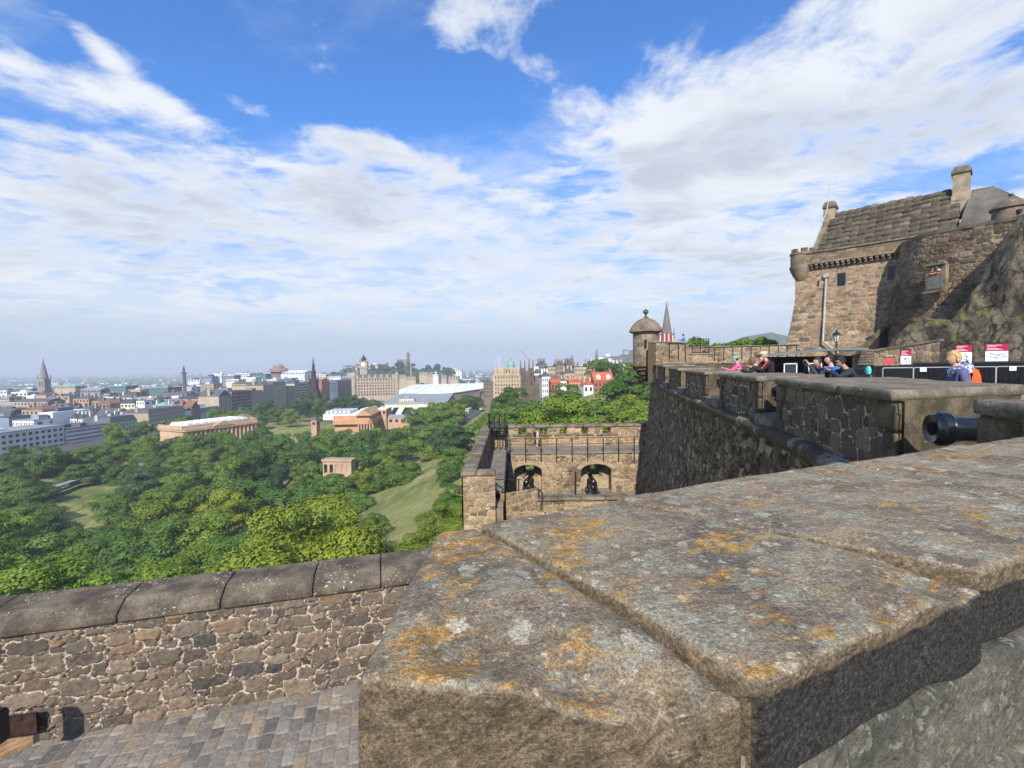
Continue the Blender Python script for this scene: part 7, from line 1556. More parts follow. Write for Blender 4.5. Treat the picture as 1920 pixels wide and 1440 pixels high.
# --- filling rows
rc = random.Random(11)
used = [(a, b_, yt, D) for (a, b_, yt, D, *_r) in L_]
def freeb(px, D, w=12):
    return all(not (a - w < px < b_ + w and abs(D - q) < 26) for a, b_, yt, q in used)
nb = 0
for D in (370, 395, 425, 455, 490, 530, 570, 610, 655, 700, 750, 800, 860, 920, 1000, 1080, 1140, 1230, 1330, 1450):
    px = -30 + rc.uniform(0, 20)
    lim = 960 + FPX * (xl(D) - 34) / D
    while px < min(lim, 668):
        w_m = rc.uniform(13, 30) * (1 + D / 2500); wpx = w_m / D * FPX
        if px + wpx < lim and freeb(px + wpx / 2, D, wpx / 2) and rc.random() < (.93 if D < 1000 else .6):
            x0 = at(px + wpx / 2, 700, D).x; z = tz(x0, D) + rc.uniform(8, 15); 
            k_ = rc.choice(['gable', 'hip', 'mansard', 'flat', 'gable', 'hip']); wl_ = rc.choice(['sand', 'tan', 'brown', 'sand', 'cream', 'grey', 'pink', 'soot', 'lgrey', 'sand', 'white'] if D < 900 else ['sand', 'grey', 'lgrey', 'white', 'tan']); rf_ = rc.choice(['slate', 'slate', 'slate', 'lead', 'brown', 'dark', 'slate'] if k_ != 'flat' else ['lead', 'white', 'tan', 'slate'])
            building(x0, D + rc.uniform(-6, 6), w_m * .97, rc.uniform(12, 18), z, GR + rc.uniform(-.03, .03), wl_, rf_, k_, 2, max(2, int(w_m / 3.2)), 3, rc.uniform(2.4, 4.5), None, 'building', 'rows of town buildings beyond the gardens', 'emb', rc.randrange(1, 4), fw=.45); nb += 1
        px += wpx + rc.uniform(0, 5)
print('fill buildings', nb)
# far suburbs as one mass
rs = np.random.RandomState(3); mb = MB()
for i in range(2600):
    D = 1500 * math.exp(rs.rand() * 1.45); px = rs.uniform(-20, 1190); p = at(px, 700, D); z = tz(p.x, D)
    if px > 640 and px < 845 and D < 1500: continue
    w_, d_, h_ = rs.uniform(10, 36), rs.uniform(10, 25), rs.uniform(5, 11) * (2.2 if rs.rand() < .02 else 1); mb.mi = rs.choice([0, 1, 2, 3]); mb.box((p.x, D, z + h_ / 2 - 2), (w_, d_, h_ + 4), rs.uniform(-.4, .4))
setp(mb.build('distant_city', [W['lgrey'], W['sand'], RF['slate'], W['white']]), 'hazy low suburbs spreading to the horizon', kind='stuff')
# dark belts of far trees
V, F = [], []; LV = []
for i in range(5200):
    D = 950 * math.exp(rs.rand() * 1.9); px = rs.uniform(-30, 1230); p = at(px, 700, D)
    z = tz(p.x, D); r_ = rs.uniform(4, 9) * (1 + D / 3000)
    if fbm(np.array([[p.x, p.y, 0]]), 1 / 260., 3, 4)[0] < -.02 and not (640 < px < 850 and D < 1500): continue
    b0 = len(V)
    for j, (zz, rr) in enumerate(((0, .8), (.5, 1.0), (.9, .55))):
        for q in range(6): t_ = q * 1.047 + j * .5; V.append((p.x + r_ * rr * math.cos(t_) * rs.uniform(.7, 1.2), D + r_ * rr * math.sin(t_) * rs.uniform(.7, 1.2), z - 2 + r_ * 1.3 * zz * rs.uniform(.85, 1.15)))
    for j in range(2):
        for q in range(6): F.append((b0 + j * 6 + q, b0 + j * 6 + (q + 1) % 6, b0 + (j + 1) * 6 + (q + 1) % 6, b0 + (j + 1) * 6 + q))
    V.append((p.x, D, z + r_ * 1.25 - 2)); 
    for q in range(6): F.append((b0 + 12 + q, b0 + 12 + (q + 1) % 6, len(V) - 1, len(V) - 1))
F = [f for f in F]; me = bpy.data.meshes.new('distant_woods'); me.from_pydata(V, [], [tuple(dict.fromkeys(f)) for f in F]); me.materials.append(pm('far_wood', (.030, .055, .022), .95, .4, .03)); setp(link('distant_woods', me), 'hazy belts of woodland on the hills and plain beyond the town', kind='stuff')
# ------------------------------------------------------------------ landmarks
def lm(name, label, cat, px, D, zb=None):
    p = at(px, 700, D); z = tz(p.x, D) - 1 if zb is None else zb; return thing(name, label, cat, (p.x, D, z)), z
def zat(px, py, D): return at(px, py, D).z
M['mono'] = wm('monument_soot', (.045, .038, .034), .3)
# gothic monument
t, z0 = lm('gothic_monument', 'black spiky gothic monument rising over the gardens', 'monument', 588, 500); H = zat(588, 668, 500) - z0
mb = MB()
for s in (-1, 1):
    for q in (-1, 1):
        mb.cyl((s * 5.5, q * 5.5, 0), (s * 3.6, q * 3.6, H * .42), 2.1, 1.5, 6); mb.cyl((s * 5.5, q * 5.5, H * .30), (s * 5.5, q * 5.5, H * .47), .9, .1, 5); mb.cyl((s * 3.2, q * 3.2, H * .42), (s * 2.2, q * 2.2, H * .62), 1.0, .7, 5); mb.cyl((s * 3.4, q * 3.4, H * .55), (s * 3.4, q * 3.4, H * .70), .7, .05, 5)
mb.build('buttresses', M['mono'], t)
mb = MB(); mb.lathe([(6.6, H * .26), (6.2, H * .32), (5.2, H * .36), (4.6, H * .44), (4.9, H * .46), (3.3, H * .48), (3.0, H * .60), (3.5, H * .62), (2.4, H * .64), (2.1, H * .72), (2.6, H * .74), (1.5, H * .77), (1.3, H * .84), (1.6, H * .85), (.9, H * .87), (.1, H)], n=8, ph=R(22)); mb.build('spire', M['mono'], t)
mb = MB(); mb.lathe([(8.6, 0), (8.6, 1.5), (7.6, 2.5), (7.6, 4)], n=4, ph=R(45)); mb.build('plinth', M['mono'], t)
# church spire left
t, z0 = lm('church', 'church with tall pale stone spire on the left skyline', 'church', 82, 600); H = zat(81, 671, 600) - z0
mb = MB(); mb.b2(-5, 5, -5, 5, 0, H * .36); mb.b2(-4.2, 4.2, -4.2, 4.2, H * .36, H * .56); mb.build('tower', wm('spire_stone', (.24, .22, .19)), t); mb = MB(); mb.lathe([(4.6, H * .56), (4.9, H * .57), (.1, H)], n=8, ph=R(22)); mb.build('spire', wm('spire_stone2', (.20, .185, .165)), t)
for s in (-1.6, 1.6): mb = MB(); mb.b2(s - .6, s + .6, -4.3, -4.1, H * .40, H * .52); mb.build('window', PANE, t)
for s in (-1, 1):
    for q in (-1, 1): mb = MB(); mb.cyl((s * 4.3, q * 4.3, H * .56), (s * 4.3, q * 4.3, H * .68), .9, .05, 5); mb.build('pinnacle', wm('pin', (.2, .18, .16)), t)
# column with statue
t, z0 = lm('monument_column', 'tall fluted column topped with a statue on the left skyline', 'column', 345, 620); H = zat(345, 686, 620) - z0
mb = MB(); mb.lathe([(3.2, 0), (3.2, 5), (2.2, 6), (1.9, H * .78), (2.4, H * .79), (3.4, H * .81), (3.4, H * .82), (1.4, H * .83), (1.2, H * .88)], n=14); mb.build('shaft', wm('column_dark', (.10, .10, .11)), t); mb = MB(); mb.lathe([(1.3, H * .88), (1.1, H * .93), (.6, H * .96), (.7, H * .98), (.1, H)], n=8); mb.build('statue', M['mono'], t)
# grand hotel with clock tower
t, z0 = lm('hotel', 'grand stone hotel block with ornate clock tower', 'hotel', 706, 700, -56); Zt = zat(706, 708, 700) - z0; hw = (at(745, 700, 700).x - at(668, 700, 700).x) / 2
t.rotation_euler = (0, 0, R(8)); sd = wm('hotel_stone', (.36, .29, .21), .15)
mb = MB(); mb.b2(-hw, hw, -14, 16, 0, Zt)
for zz in (.42, .62, .8, .98): mb.b2(-hw - .6, hw + .6, -14.6, 16.6, Zt * zz, Zt * zz + .8)
mb.build('wall', sd, t); wins(t, 0, 2 * hw - 3, Zt * .66, Zt * .32, 6, 15, 14.05, .45, .6, True)
wins(t, 1, 28, Zt * .66, Zt * .32, 5, 2, hw + .05, .3, .6, True)
mb = MB(); mb.slab([(-hw, -14, Zt), (hw, -14, Zt), (hw, 16, Zt), (-hw, 16, Zt)], [(-hw + 3, -11, Zt + 5), (hw - 3, -11, Zt + 5), (hw - 3, 13, Zt + 5), (-hw + 3, 13, Zt + 5)]); mb.build('roof', RF['slate'], t)
for i in range(7): mb = MB(); x = -hw + 5 + i * (2 * hw - 10) / 6; mb.b2(x - 1.6, x + 1.6, -14, -10, Zt, Zt + 3.6); mb.gable(x - 1.8, x + 1.8, -14.2, -10, Zt + 3.6, 2, 'y'); mb.build('dormer', sd, t)
for s in (-1, 1): mb = MB(); mb.lathe([(3.2, Zt * .3), (3.2, Zt + 3), (3.5, Zt + 3.2), (2.2, Zt + 6), (.1, Zt + 10)], (s * hw, -14, 0), 10); mb.build('corner_turret', sd, t)
cx = (684.5 - 706) / FPX * 700; c1 = zat(684, 690, 700) - z0; c2 = zat(684, 677, 700) - z0; c3_ = zat(684, 665, 700) - z0
mb = MB(); mb.b2(cx - 5.2, cx + 5.2, -10, 0, Zt, c2); mb.b2(cx - 6.2, cx + 6.2, -11, 1, c1, c1 + 1); mb.b2(cx - 6, cx + 6, -10.8, .8, c2 - 1, c2); tw_ = mb.build('clock_tower', sd, t)
mb = MB(); mb.lathe([(3.6, c2), (3.6, c2 + 2), (3.9, c2 + 2.3), (3.2, c2 + 4.5), (1.6, c2 + 6), (1.2, c2 + 7.5), (.2, c3_)], (cx, -5, 0), 10); mb.build('crown', M['mono'], tw_)
for s in (-1, 1): mb = MB(); mb.cyl((cx + s * 5, -9.5, c2), (cx + s * 5, -9.5, c2 + 5), 1.2, .1, 6); mb.build('pinnacle', sd, tw_)
mb = MB(); mb.cyl((cx, -10.05, (c1 + c2) / 2 + .5), (cx, -10.3, (c1 + c2) / 2 + .5), 3.0, n=24); cf = mb.build('clock_face', wm('clock_white', (.75, .74, .68)), tw_)
mb = MB(); mb.slab([(cx - .15, -10.4, (c1 + c2) / 2 + .5), (cx + .15, -10.4, (c1 + c2) / 2 + .5), (cx + .15, -10.4, (c1 + c2) / 2 + 2.6), (cx - .15, -10.4, (c1 + c2) / 2 + 2.6)], [(cx - .15, -10.35, (c1 + c2) / 2 + .5), (cx + .15, -10.35, (c1 + c2) / 2 + .5), (cx + .15, -10.35, (c1 + c2) / 2 + 2.6), (cx - .15, -10.35, (c1 + c2) / 2 + 2.6)]); mb.build('clock_hand', M['iron'], tw_)
# spiral ribbon building with white hall
t, z0 = lm('ribbon_building', 'curled bronze ribbon shaped tower on the skyline', 'building', 522, 850); b0 = zat(522, 696, 850) - z0; hh = zat(522, 684, 850) - zat(522, 696, 850); mb = MB()
brz = wm('bronze_ribbon', (.36, .25, .19)); 
for i, (r_, zf) in enumerate(((16.5, .0), (15, .2), (15.5, .38), (10, .62), (9.5, .8), (5.5, 1.0))):
    mb = MB(); mb.lathe([(r_ - 1, b0 + hh * zf - 1.2), (r_, b0 + hh * zf - .4), (r_ - .3, b0 + hh * zf + .9), (r_ - 1.8, b0 + hh * zf + 1.0)], ((i % 2) * 1.5, 0, 0), 26); mb.build('ribbon_band', brz, t)
mb = MB(); mb.lathe([(12, 0), (12, b0 + hh * .4), (7.5, b0 + hh * .42), (7.5, b0 + hh * .9), (3, b0 + hh)], n=20); mb.build('core', W['soot'], t)
mb = MB(); mb.tube([(4, 0, b0 + hh), (2, 0, b0 + hh * 1.35), (-1.5, 0, b0 + hh * 1.55), (0, 0, b0 + hh * 1.85)], .8, 6); mb.build('ribbon_tail', brz, t)
px_front(524, 573, 698, 840, 30, wall='lgrey', roof='white', kind='gable', rows=1, cols=8, cd=0, rh=3, label='long white roofed hall right of the ribbon tower', wn='emb', ch=0)
# hill top monuments
t, z0 = lm('tower_monument', 'slim stone tower standing on top of the wooded hill', 'tower', 766, 1230, zat(766, 688, 1230)); H = zat(766, 660, 1230) - z0; mb = MB(); mb.lathe([(5, 0), (4.4, H * .3), (3.8, H * .82), (5, H * .84), (5, H * .87), (2.8, H * .88), (2.8, H * .97), (1, H)], n=10); mb.build('shaft', W['soot'], t); mb = MB(); mb.lathe([(9, 0), (9, H * .22), (8, H * .23)], n=5); mb.build('base', W['soot'], t)
t, z0 = lm('colonnade', 'unfinished temple colonnade on the hill top left of the slim tower', 'monument', 755, 1215, zat(755, 687, 1215)); H = zat(755, 674, 1215) - z0
for i in range(9): mb = MB(); mb.cyl((-13 + i * 3.3, 0, 2), (-13 + i * 3.3, 0, H - 2.4), 1.0, .85, 8); mb.build('column', W['soot'], t)
mb = MB(); mb.b2(-15, 15.5, -2, 2, H - 2.4, H); mb.b2(-16, 16.5, -4, 4, 0, 2); mb.build('entablature', W['soot'], t)
px_front(696, 709, 683, 1312, 14, wall='tan', roof='lead', kind='flat', rows=1, cols=4, cd=0, label='low domed observatory buildings on the hill right of the clock tower', wn='emb')
t, z0 = lm('round_temple', 'tiny round temple on the hill ridge', 'monument', 726, 1240, zat(726, 686, 1240)); mb = MB(); mb.lathe([(3.5, 0), (3.5, 6), (4, 6.2), (2.5, 8), (.3, 10)], n=10); mb.build('drum', W['soot'], t)
for (a, b_, yt, D, w_) in ((786, 802, 698, 1100, 'tan'), (803, 822, 699, 1120, 'sand'), (800, 812, 700, 1000, 'sand'), (812, 822, 702, 980, 'white'), (822, 838, 704, 1000, 'sand'), (838, 860, 706, 1040, 'tan'), (850, 866, 692, 1500, 'lgrey'), (748, 762, 703, 900, 'sand'), (762, 780, 706, 880, 'tan')):
    px_front(a, b_, yt, D, 16, wall=w_, roof='slate', kind='flat', rows=2, cols=4, cd=1, wn='emb', group='blocks on the flank of the wooded hill')
# obelisk
t, z0 = lm('obelisk', 'thin pale obelisk in front of the wooded hill', 'obelisk', 771, 900); H = zat(771, 685, 900) - z0; mb = MB(); mb.cyl((0, 0, 0), (0, 0, H - 2), 2.0, 1.2, 4); mb.cyl((0, 0, H - 2), (0, 0, H), 1.2, .05, 4); mb.build('shaft', W['sand'], t)
# station roofs
def shed(label, pts, zlo, mat, parent=None, name='station_roof', ridges=0):
    c = Vector(pts[0]); t = thing(name, label, 'roof', c); mb = MB(); mb.slab([Vector(p) - c for p in pts], [Vector(p) - c - Vector((0, 0, 1.2)) for p in pts]); mb.build('roof_sheet', mat, t)
    cx_ = sum((Vector(p) for p in pts), Vector()) / 4 - c; mb = MB()
    mb.slab([(Vector(p) - c - cx_) * .94 + cx_ - Vector((0, 0, 1.3)) for p in pts], [Vector(((Vector(p) - c - cx_) * .94 + cx_)[:2] + (zlo - c.z,)) if False else Vector((((Vector(p) - c - cx_) * .94 + cx_).x, ((Vector(p) - c - cx_) * .94 + cx_).y, zlo - c.z)) for p in pts]); mb.build('wall', W['soot'], t)  # soot colour here paints the dark void beneath the roof
    a, b_, d_, e_ = [Vector(p) - c for p in pts]
    for i in range(ridges): f0 = (i + .5) / ridges; mb = MB(); mb.cyl(a.lerp(b_, f0) + Vector((0, 0, .3)), e_.lerp(d_, f0) + Vector((0, 0, .3)), .8, n=4); mb.build('skylight', mat, t)
    return t
shed('long bright white station roof, upper strip', [at(748, 731, 600), at(918, 726, 600), at(918, 718, 660), at(775, 721, 660)], -60, RF['white'], ridges=9)
shed('bright white station roof, lower strip behind the grey roof', [at(748, 739, 560), at(850, 735, 560), at(905, 727, 595), at(748, 732, 595)], -60, RF['white'], ridges=5)
shed('broad blue grey market roof terrace', [at(713, 757, 470), at(835, 757, 470), at(850, 738, 560), at(752, 738, 560)], -62, RF['lead'])
px_front(712, 830, 758, 462, 5, wall='cream', roof='tan', kind='flat', rows=1, cols=0, cd=0, label='long pale beam edge of the market roof', zb=-40.8, rz=0)
px_front(748, 776, 748, 478, 8, wall='cream', roof='lead', kind='flat', rows=1, cols=7, cd=0, label='small cream pavilion with dark openings on the market roof', zb=-50, rz=0)
for i, (px, lab) in enumerate(((727, 'leftmost'), (747, 'middle'), (773, 'rightmost'))):
    p0, p1, p2, p3 = at(px - 5, 775, 430), at(px + 5, 775, 430), at(px + 12, 763, 455), at(px + 2, 763, 455); t = thing('glass_canopy', lab + ' of the slanting white glass canopies below the market roof', 'canopy', p0); mb = MB(); mb.slab([v - p0 for v in (p0, p1, p2, p3)], [v - p0 - Vector((0, 0, 1)) for v in (p0, p1, p2, p3)]); mb.build('glazing', W['white'], t); mb = MB(); mb.cyl((2, 2, 0), (2, 2, -12), .3); mb.build('post', M['iron'], t)
# temple galleries
M['gal'] = wm('gallery_stone', (.50, .34, .22), .15); M['gal2'] = wm('gallery_stone_dark', (.20, .155, .12), .2)
def gallery(label, corner, ang, L, D_, H, z0, cols_l, cols_s, stone, portl=True):
    t = thing('gallery', label, 'museum', (corner[0], corner[1], z0), ang)
    mb = MB(); mb.b2(0, L, 0, D_, 0, H * .72); mb.build('wall', stone, t)
    mb = MB(); mb.b2(-.8, L + .8, -.8, D_ + .8, H * .72, H * .80); mb.b2(-1.2, L + 1.2, -1.2, D_ + 1.2, H * .80, H * .84); mb.b2(-.6, L + .6, -.6, .1, H * .84, H * .95); mb.b2(L - .1, L + .6, -.6, D_ + .6, H * .84, H * .95); mb.b2(-.6, .1, -.6, D_ + .6, H * .84, H * .95); mb.build('cornice', stone, t)
    for i in range(cols_l): x = 1.2 + i * (L - 2.4) / (cols_l - 1); mb = MB(); mb.cyl((x, -1.6, H * .05), (x, -1.6, H * .68), .62, .52, 8); mb.b2(x - .8, x + .8, -2.3, -.9, H * .68, H * .72); mb.build('column', stone, t)
    for i in range(cols_s): y = 1.2 + i * (D_ - 2.4) / (cols_s - 1); mb = MB(); mb.cyl((L + 1.6, y, H * .05), (L + 1.6, y, H * .68), .62, .52, 8); mb.b2(L + .9, L + 2.3, y - .8, y + .8, H * .68, H * .72); mb.build('column', stone, t)
    mb = MB(); mb.b2(-.5, L + 2.8, -2.8, 0, H * .72, H * .82); mb.b2(L, L + 2.8, -2.8, D_ + .5, H * .72, H * .82); mb.b2(-1, L + 3, -3, D_ + 1, 0, H * .05); mb.build('entablature', stone, t)
    return t
pa = at(343, 813, 300); pb_ = at(480, 811, 345); an = math.atan2(pb_.y - pa.y, pb_.x - pa.x); L1 = math.hypot(pb_.x - pa.x, pb_.y - pa.y)
zg = tz(pa.x, pa.y) - 1; Hg = zat(400, 791, 315) - zg
t = gallery('temple fronted art gallery with white glazed roof lights, left', (pa.x, pa.y), an, L1, 26, Hg, zg, 17, 9, M['gal'])
for i in range(9): mb = MB(); x = 4 + i * (L1 - 8) / 9; mb.slab([(x, 3, Hg * .9), (x + 5.4, 3, Hg * .9), (x + 4.2, 3, Hg * .9 + 1.7), (x + 1.2, 3, Hg * .9 + 1.7)], [(x, 22, Hg * .9), (x + 5.4, 22, Hg * .9), (x + 4.2, 22, Hg * .9 + 1.7), (x + 1.2, 22, Hg * .9 + 1.7)]); mb.build('roof_light', RF['white'], t)
mb = MB(); mb.b2(1, L1 - 1, 1, 25, Hg * .84, Hg * .90); mb.build('roof', RF['lead'], t)
mb = MB(); mb.gable(L1 * .36, L1 * .62, -3.2, 3, Hg * .82, 3.2, 'y', .3); mb.build('pediment', M['gal'], t)
mb = MB(); mb.gable(L1 - 3, L1 + 3.2, 2, 24, Hg * .82, 4.6, 'x', .3); mb.build('pediment', M['gal2'], t)
pa = at(640, 800, 315); pb_ = at(724, 785, 375); an = math.atan2(pb_.y - pa.y, pb_.x - pa.x)
zg = tz(at(660, 790, 320).x, 320) - 3; Hn = zat(660, 777, 318) - zg
t = gallery('orange sandstone gallery with pediment and white roof lights, centre', (at(628, 800, 322).x, 322), R(4), (at(692, 790, 322).x - at(628, 790, 322).x), 34, Hn, zg, 0, 0, wm('gallery_orange', (.50, .27, .15)))
gw = at(692, 790, 322).x - at(628, 790, 322).x
for i in range(6): mb = MB(); mb.cyl((gw * .70 + i * 1.9, -2.2, Hn * .05), (gw * .70 + i * 1.9, -2.2, Hn * .72), .5, n=8); mb.build('column', M['gal'], t)
mb = MB(); mb.gable(gw * .64, gw * 1.06, -3, 34, Hn * .95, 4.2, 'y', .3); mb.build('pediment', wm('gallery_orange2', (.48, .27, .15)), t)
mb = MB(); mb.b2(-9, gw, 4, 32, Hn * .82, Hn * .98); mb.build('roof', RF['white'], t)
for i in range(6): mb = MB(); x = -8 + i * gw / 8.; mb.slab([(x, 6, Hn), (x + 2.2, 6, Hn), (x + 1.8, 6, Hn + 1.4), (x + .4, 6, Hn + 1.4)], [(x, 28, Hn), (x + 2.2, 28, Hn), (x + 1.8, 28, Hn + 1.4), (x + .4, 28, Hn + 1.4)]); mb.build('roof_light', RF['white'], t)
px_front(676, 724, 768, 352, 16, wall='pink', roof='white', kind='flat', rows=1, cols=6, cd=3, label='raised rear block of the orange gallery with white flat roof', wn='emb', rz=0)
px_front(727, 782, 783, 330, 14, wall='pink', roof='lead', kind='gable', rows=1, cols=5, cd=2, label='glazed roofs of the lower gallery wing right of the orange gallery', wn='emb', rz=0, rh=1.6, ch=0)
px_front(583, 593, 788, 318, 6, wall='pink', roof='slate', kind='hip', rows=1, cols=1, cd=1, label='small pink kiosk pavilion left of the orange gallery', wn='emb', rz=0, rh=2.5, ch=0)
# headquarters with green dome
t, z0 = lm('bank_building', 'golden stone palace with small green copper dome', 'building', 950, 400); Zb = zat(950, 702, 400) - z0; Zc = zat(950, 690, 400) - z0; hw = (at(978, 700, 400).x - at(927, 700, 400).x) / 2; sb = wm('palace_stone', (.43, .33, .215), .15)
mb = MB(); mb.b2(-hw, hw, 0, 18, 0, Zb)
for zz in (.55, .78, .97): mb.b2(-hw - .4, hw + .4, -.4, 18.4, Zb * zz, Zb * zz + .6)
mb.b2(-hw * .55, hw * .62, 3, 16, Zb, Zc); mb.build('wall', sb, t); wins(t, 0, 2 * hw - 2, Zb * .55, Zb * .42, 5, 9, .05, .42, .55, True); wins(t, 0, hw, (Zc - Zb) * .8, Zb + .3, 1, 5, -2.95, .4, .7, True)
dx = (958 - 950) / FPX * 400; mb = MB(); mb.lathe([(3.2, Zc), (3.2, Zc + 2), (3.5, Zc + 2.2), (3.1, Zc + 4.5), (1.8, Zc + 6.2), (.7, Zc + 6.8)], (dx, 9, 0), 14); mb.build('dome', RF['copper'], t, True); mb = MB(); mb.lathe([(.7, Zc + 6.8), (.7, Zc + 8.4), (.2, Zc + 9), (.1, Zc + 11)], (dx, 9, 0), 8); mb.build('lantern', sb, t)
for i, x in enumerate((-hw * .8, -hw * .3, hw * .35, hw * .85)): mb = MB(); mb.lathe([(1.6, Zb), (1.6, Zb + 4), (1.2, Zb + 5), (.2, Zb + 6.5)], (x, 2, 0), 8); mb.build('turret', sb, t)
# twin gothic towers
t, z0 = lm('gothic_college', 'dark gothic building with twin pinnacled towers', 'building', 988, 300); Zt_ = zat(988, 690, 300) - z0; Zp = zat(988, 675, 300) - z0; sk_ = wm('college_stone', (.115, .09, .07), .25)
mb = MB(); mb.b2(-3.2, 3.2, -3, 3, 0, Zt_ - 2); mb.build('gate_block', sk_, t)
for s in (-1, 1):
    mb = MB(); mb.b2(s * 2.6 - 1.5, s * 2.6 + 1.5, -3.4, 1, 0, Zt_); w_ = mb.build('tower', sk_, t)
    for q in (-1, 1):
        for r_ in (-3.2, .8): mb = MB(); mb.cyl((s * 2.6 + q * 1.3, r_, Zt_ - 4), (s * 2.6 + q * 1.3, r_, Zp), .55, .12, 6); mb.build('pinnacle', sk_, w_)
    for zz in (.6, .78): mb = MB(); mb.b2(s * 2.6 - .4, s * 2.6 + .4, -3.5, -3.38, Zt_ * zz, Zt_ * zz + 3); mb.build('window', PANE, w_)
mb = MB(); mb.b2(4, 20, 0, 14, 0, Zt_ * .62); mb.gable(4, 20, 0, 14, Zt_ * .62, 5, 'x'); mb.build('hall', sk_, t)
# old town ridge
for (a, b_, yt, D, w_, r_, k_, rw, cl, lb) in ((1008, 1024, 684, 360, 'soot', 'slate', 'gable', 6, 5, 'tall tenement right of the twin gothic towers'), (1025, 1040, 688, 350, 'sand', 'slate', 'flat', 5, 5, 'golden tenement with flat top on the old town ridge'), (1041, 1058, 685, 350, 'brown', 'slate', 'gable', 5, 5, 'brown tenement in the middle of the old town ridge'),
    (1060, 1074, 684, 340, 'soot', 'slate', 'gable', 6, 4, 'dark tenement beneath the thin grey spire'), (1075, 1098, 688, 330, 'tan', 'slate', 'flat', 5, 8, 'golden tenement with many small windows above the red roofs'), (1099, 1118, 684, 360, 'sand', 'slate', 'gable', 4, 5, 'tenement left of the tree topped skyline'),
    (1000, 1012, 700, 320, 'lgrey', 'slate', 'gable', 4, 4, 'grey dormered house beside the twin towers'), (1014, 1030, 706, 290, 'lgrey', 'slate', 'gable', 3, 4, 'pale house with dark roof below the ridge'), (1056, 1076, 700, 300, 'tan', 'slate', 'gable', 2, 5, 'low golden house with pointed gables'), (906, 926, 716, 420, 'soot', 'slate', 'flat', 4, 5, 'dark block left of the golden palace beside the road'),
    (996, 1008, 692, 420, 'sand', 'lead', 'flat', 3, 4, 'pale flat block behind the twin towers'), (1150, 1172, 690, 290, 'cream', 'slate', 'gable', 2, 4, 'cream house high on the right among the trees'), (918, 930, 706, 470, 'sand', 'lead', 'flat', 3, 3, 'narrow stone block left of the golden palace')):
    px_front(a, b_, yt, D, 14, wall=w_, roof=r_, kind=k_, rows=rw, cols=cl, cd=2, label=lb, plain=True, rz=.1, rh=3, ch=3, fw=.4, fh=.5)
def spire(px, y0, y1, D, r0, label, col='soot', n=8, name='church_spire'):
    t, z0 = lm(name, label, 'spire', px, D, zat(px, y1, D)); H = zat(px, y0, D) - z0; mb = MB(); mb.b2(-r0, r0, -r0, r0, -14, H * .18); mb.build('tower', W[col], t); mb = MB(); mb.lathe([(r0 * 1.02, H * .18), (r0 * .9, H * .22), (.08, H)], n=n, ph=R(22)); mb.build('spire', W[col], t)
    for s in (-1, 1):
        for q in (-1, 1): mb = MB(); mb.cyl((s * r0, q * r0, H * .05), (s * r0, q * r0, H * .34), r0 * .18, .03, 5); mb.build('pinnacle', W[col], t)
    return t
spire(1073, 664, 684, 420, 2.0, 'thin grey spire above the old town ridge'); spire(1119, 653, 690, 380, 2.4, 'crown topped dark spire beside the hillside, above the trees'); spire(1041, 677, 690, 380, 1.6, 'small pointed turret in the middle of the old town ridge')
# black spire with red and white banner posts
t = spire(1250, 565, 640, 300, 3.4, 'tall black spire standing behind the castle parapet', name='black_spire'); 
rr_ = zat(1250, 565, 300)
bp_ = at(1250, 640, 120); st2_ = thing('banner_stand', 'row of red and white vertical banners at the foot of the black spire', 'banners', (bp_.x, 120, bp_.z - 2))
for i in range(7):
    x = (i - 3) * .52; mb = MB(); mb.b2(x - .16, x + .16, 0, .05, 0, zat(1250, 624 + abs(i - 3) * 1.5, 120) - bp_.z + 2); mb.build('banner', pm('banner_%s' % ('red' if i % 2 else 'pale'), (.40, .02, .04) if i % 2 else (.6, .45, .45), .7, .1), st2_); mb = MB(); mb.cyl((x + .2, 0, 0), (x + .2, 0, 4.2), .04, n=5); mb.build('pole', M['iron'], st2_)
# village of red roofs
def cottage(px0, px1, yr, ye, D, d, wall, roof, label, rows=2, cols=3, ax='x', gab=0, rz=.1, dorm=0):
    a, b_ = at(px0, ye, D), at(px1, ye, D); rh = zat((px0 + px1) / 2, yr, D) - zat((px0 + px1) / 2, ye, D); t = building((a.x + b_.x) / 2, D + d / 2, b_.x - a.x, d, a.z, rz, wall, roof, 'gable', rows, cols, 2, rh, label, 'house', None, 'obj', 2, True, ax=ax, name='house')
    w = b_.x - a.x; H = a.z - t.location.z
    for i in range(dorm): x = -w / 2 + w * (i + .5) / dorm; mb = MB(); mb.b2(x - 1, x + 1, -d / 2 + .8, -d / 2 + 3.4, H + .6, H + 2.3); mb.gable(x - 1.2, x + 1.2, -d / 2 + .6, -d / 2 + 4, H + 2.3, 1.3, 'y'); mb.build('dormer', W['white'], t)
    return t
cottage(1112, 1150, 698, 715, 250, 9, 'red', 'red', 'large red roofed house with dormers and brick walls', 2, 5, 'x', dorm=2); cottage(1093, 1111, 713, 722, 238, 8, 'white', 'red', 'white gabled house with red roof left of the large red house', 1, 2, 'y'); cottage(1032, 1050, 711, 718, 262, 8, 'red', 'red', 'small house with bright red roof left of the white gable', 1, 3, 'x'); cottage(1050, 1062, 709, 714, 270, 6, 'white', 'slate', 'small bright white gable beside the small red roof', 1, 2, 'y'); cottage(1066, 1090, 711, 716, 258, 7, 'pink', 'red', 'low red tiled roofs between the two white gables', 1, 4, 'x')
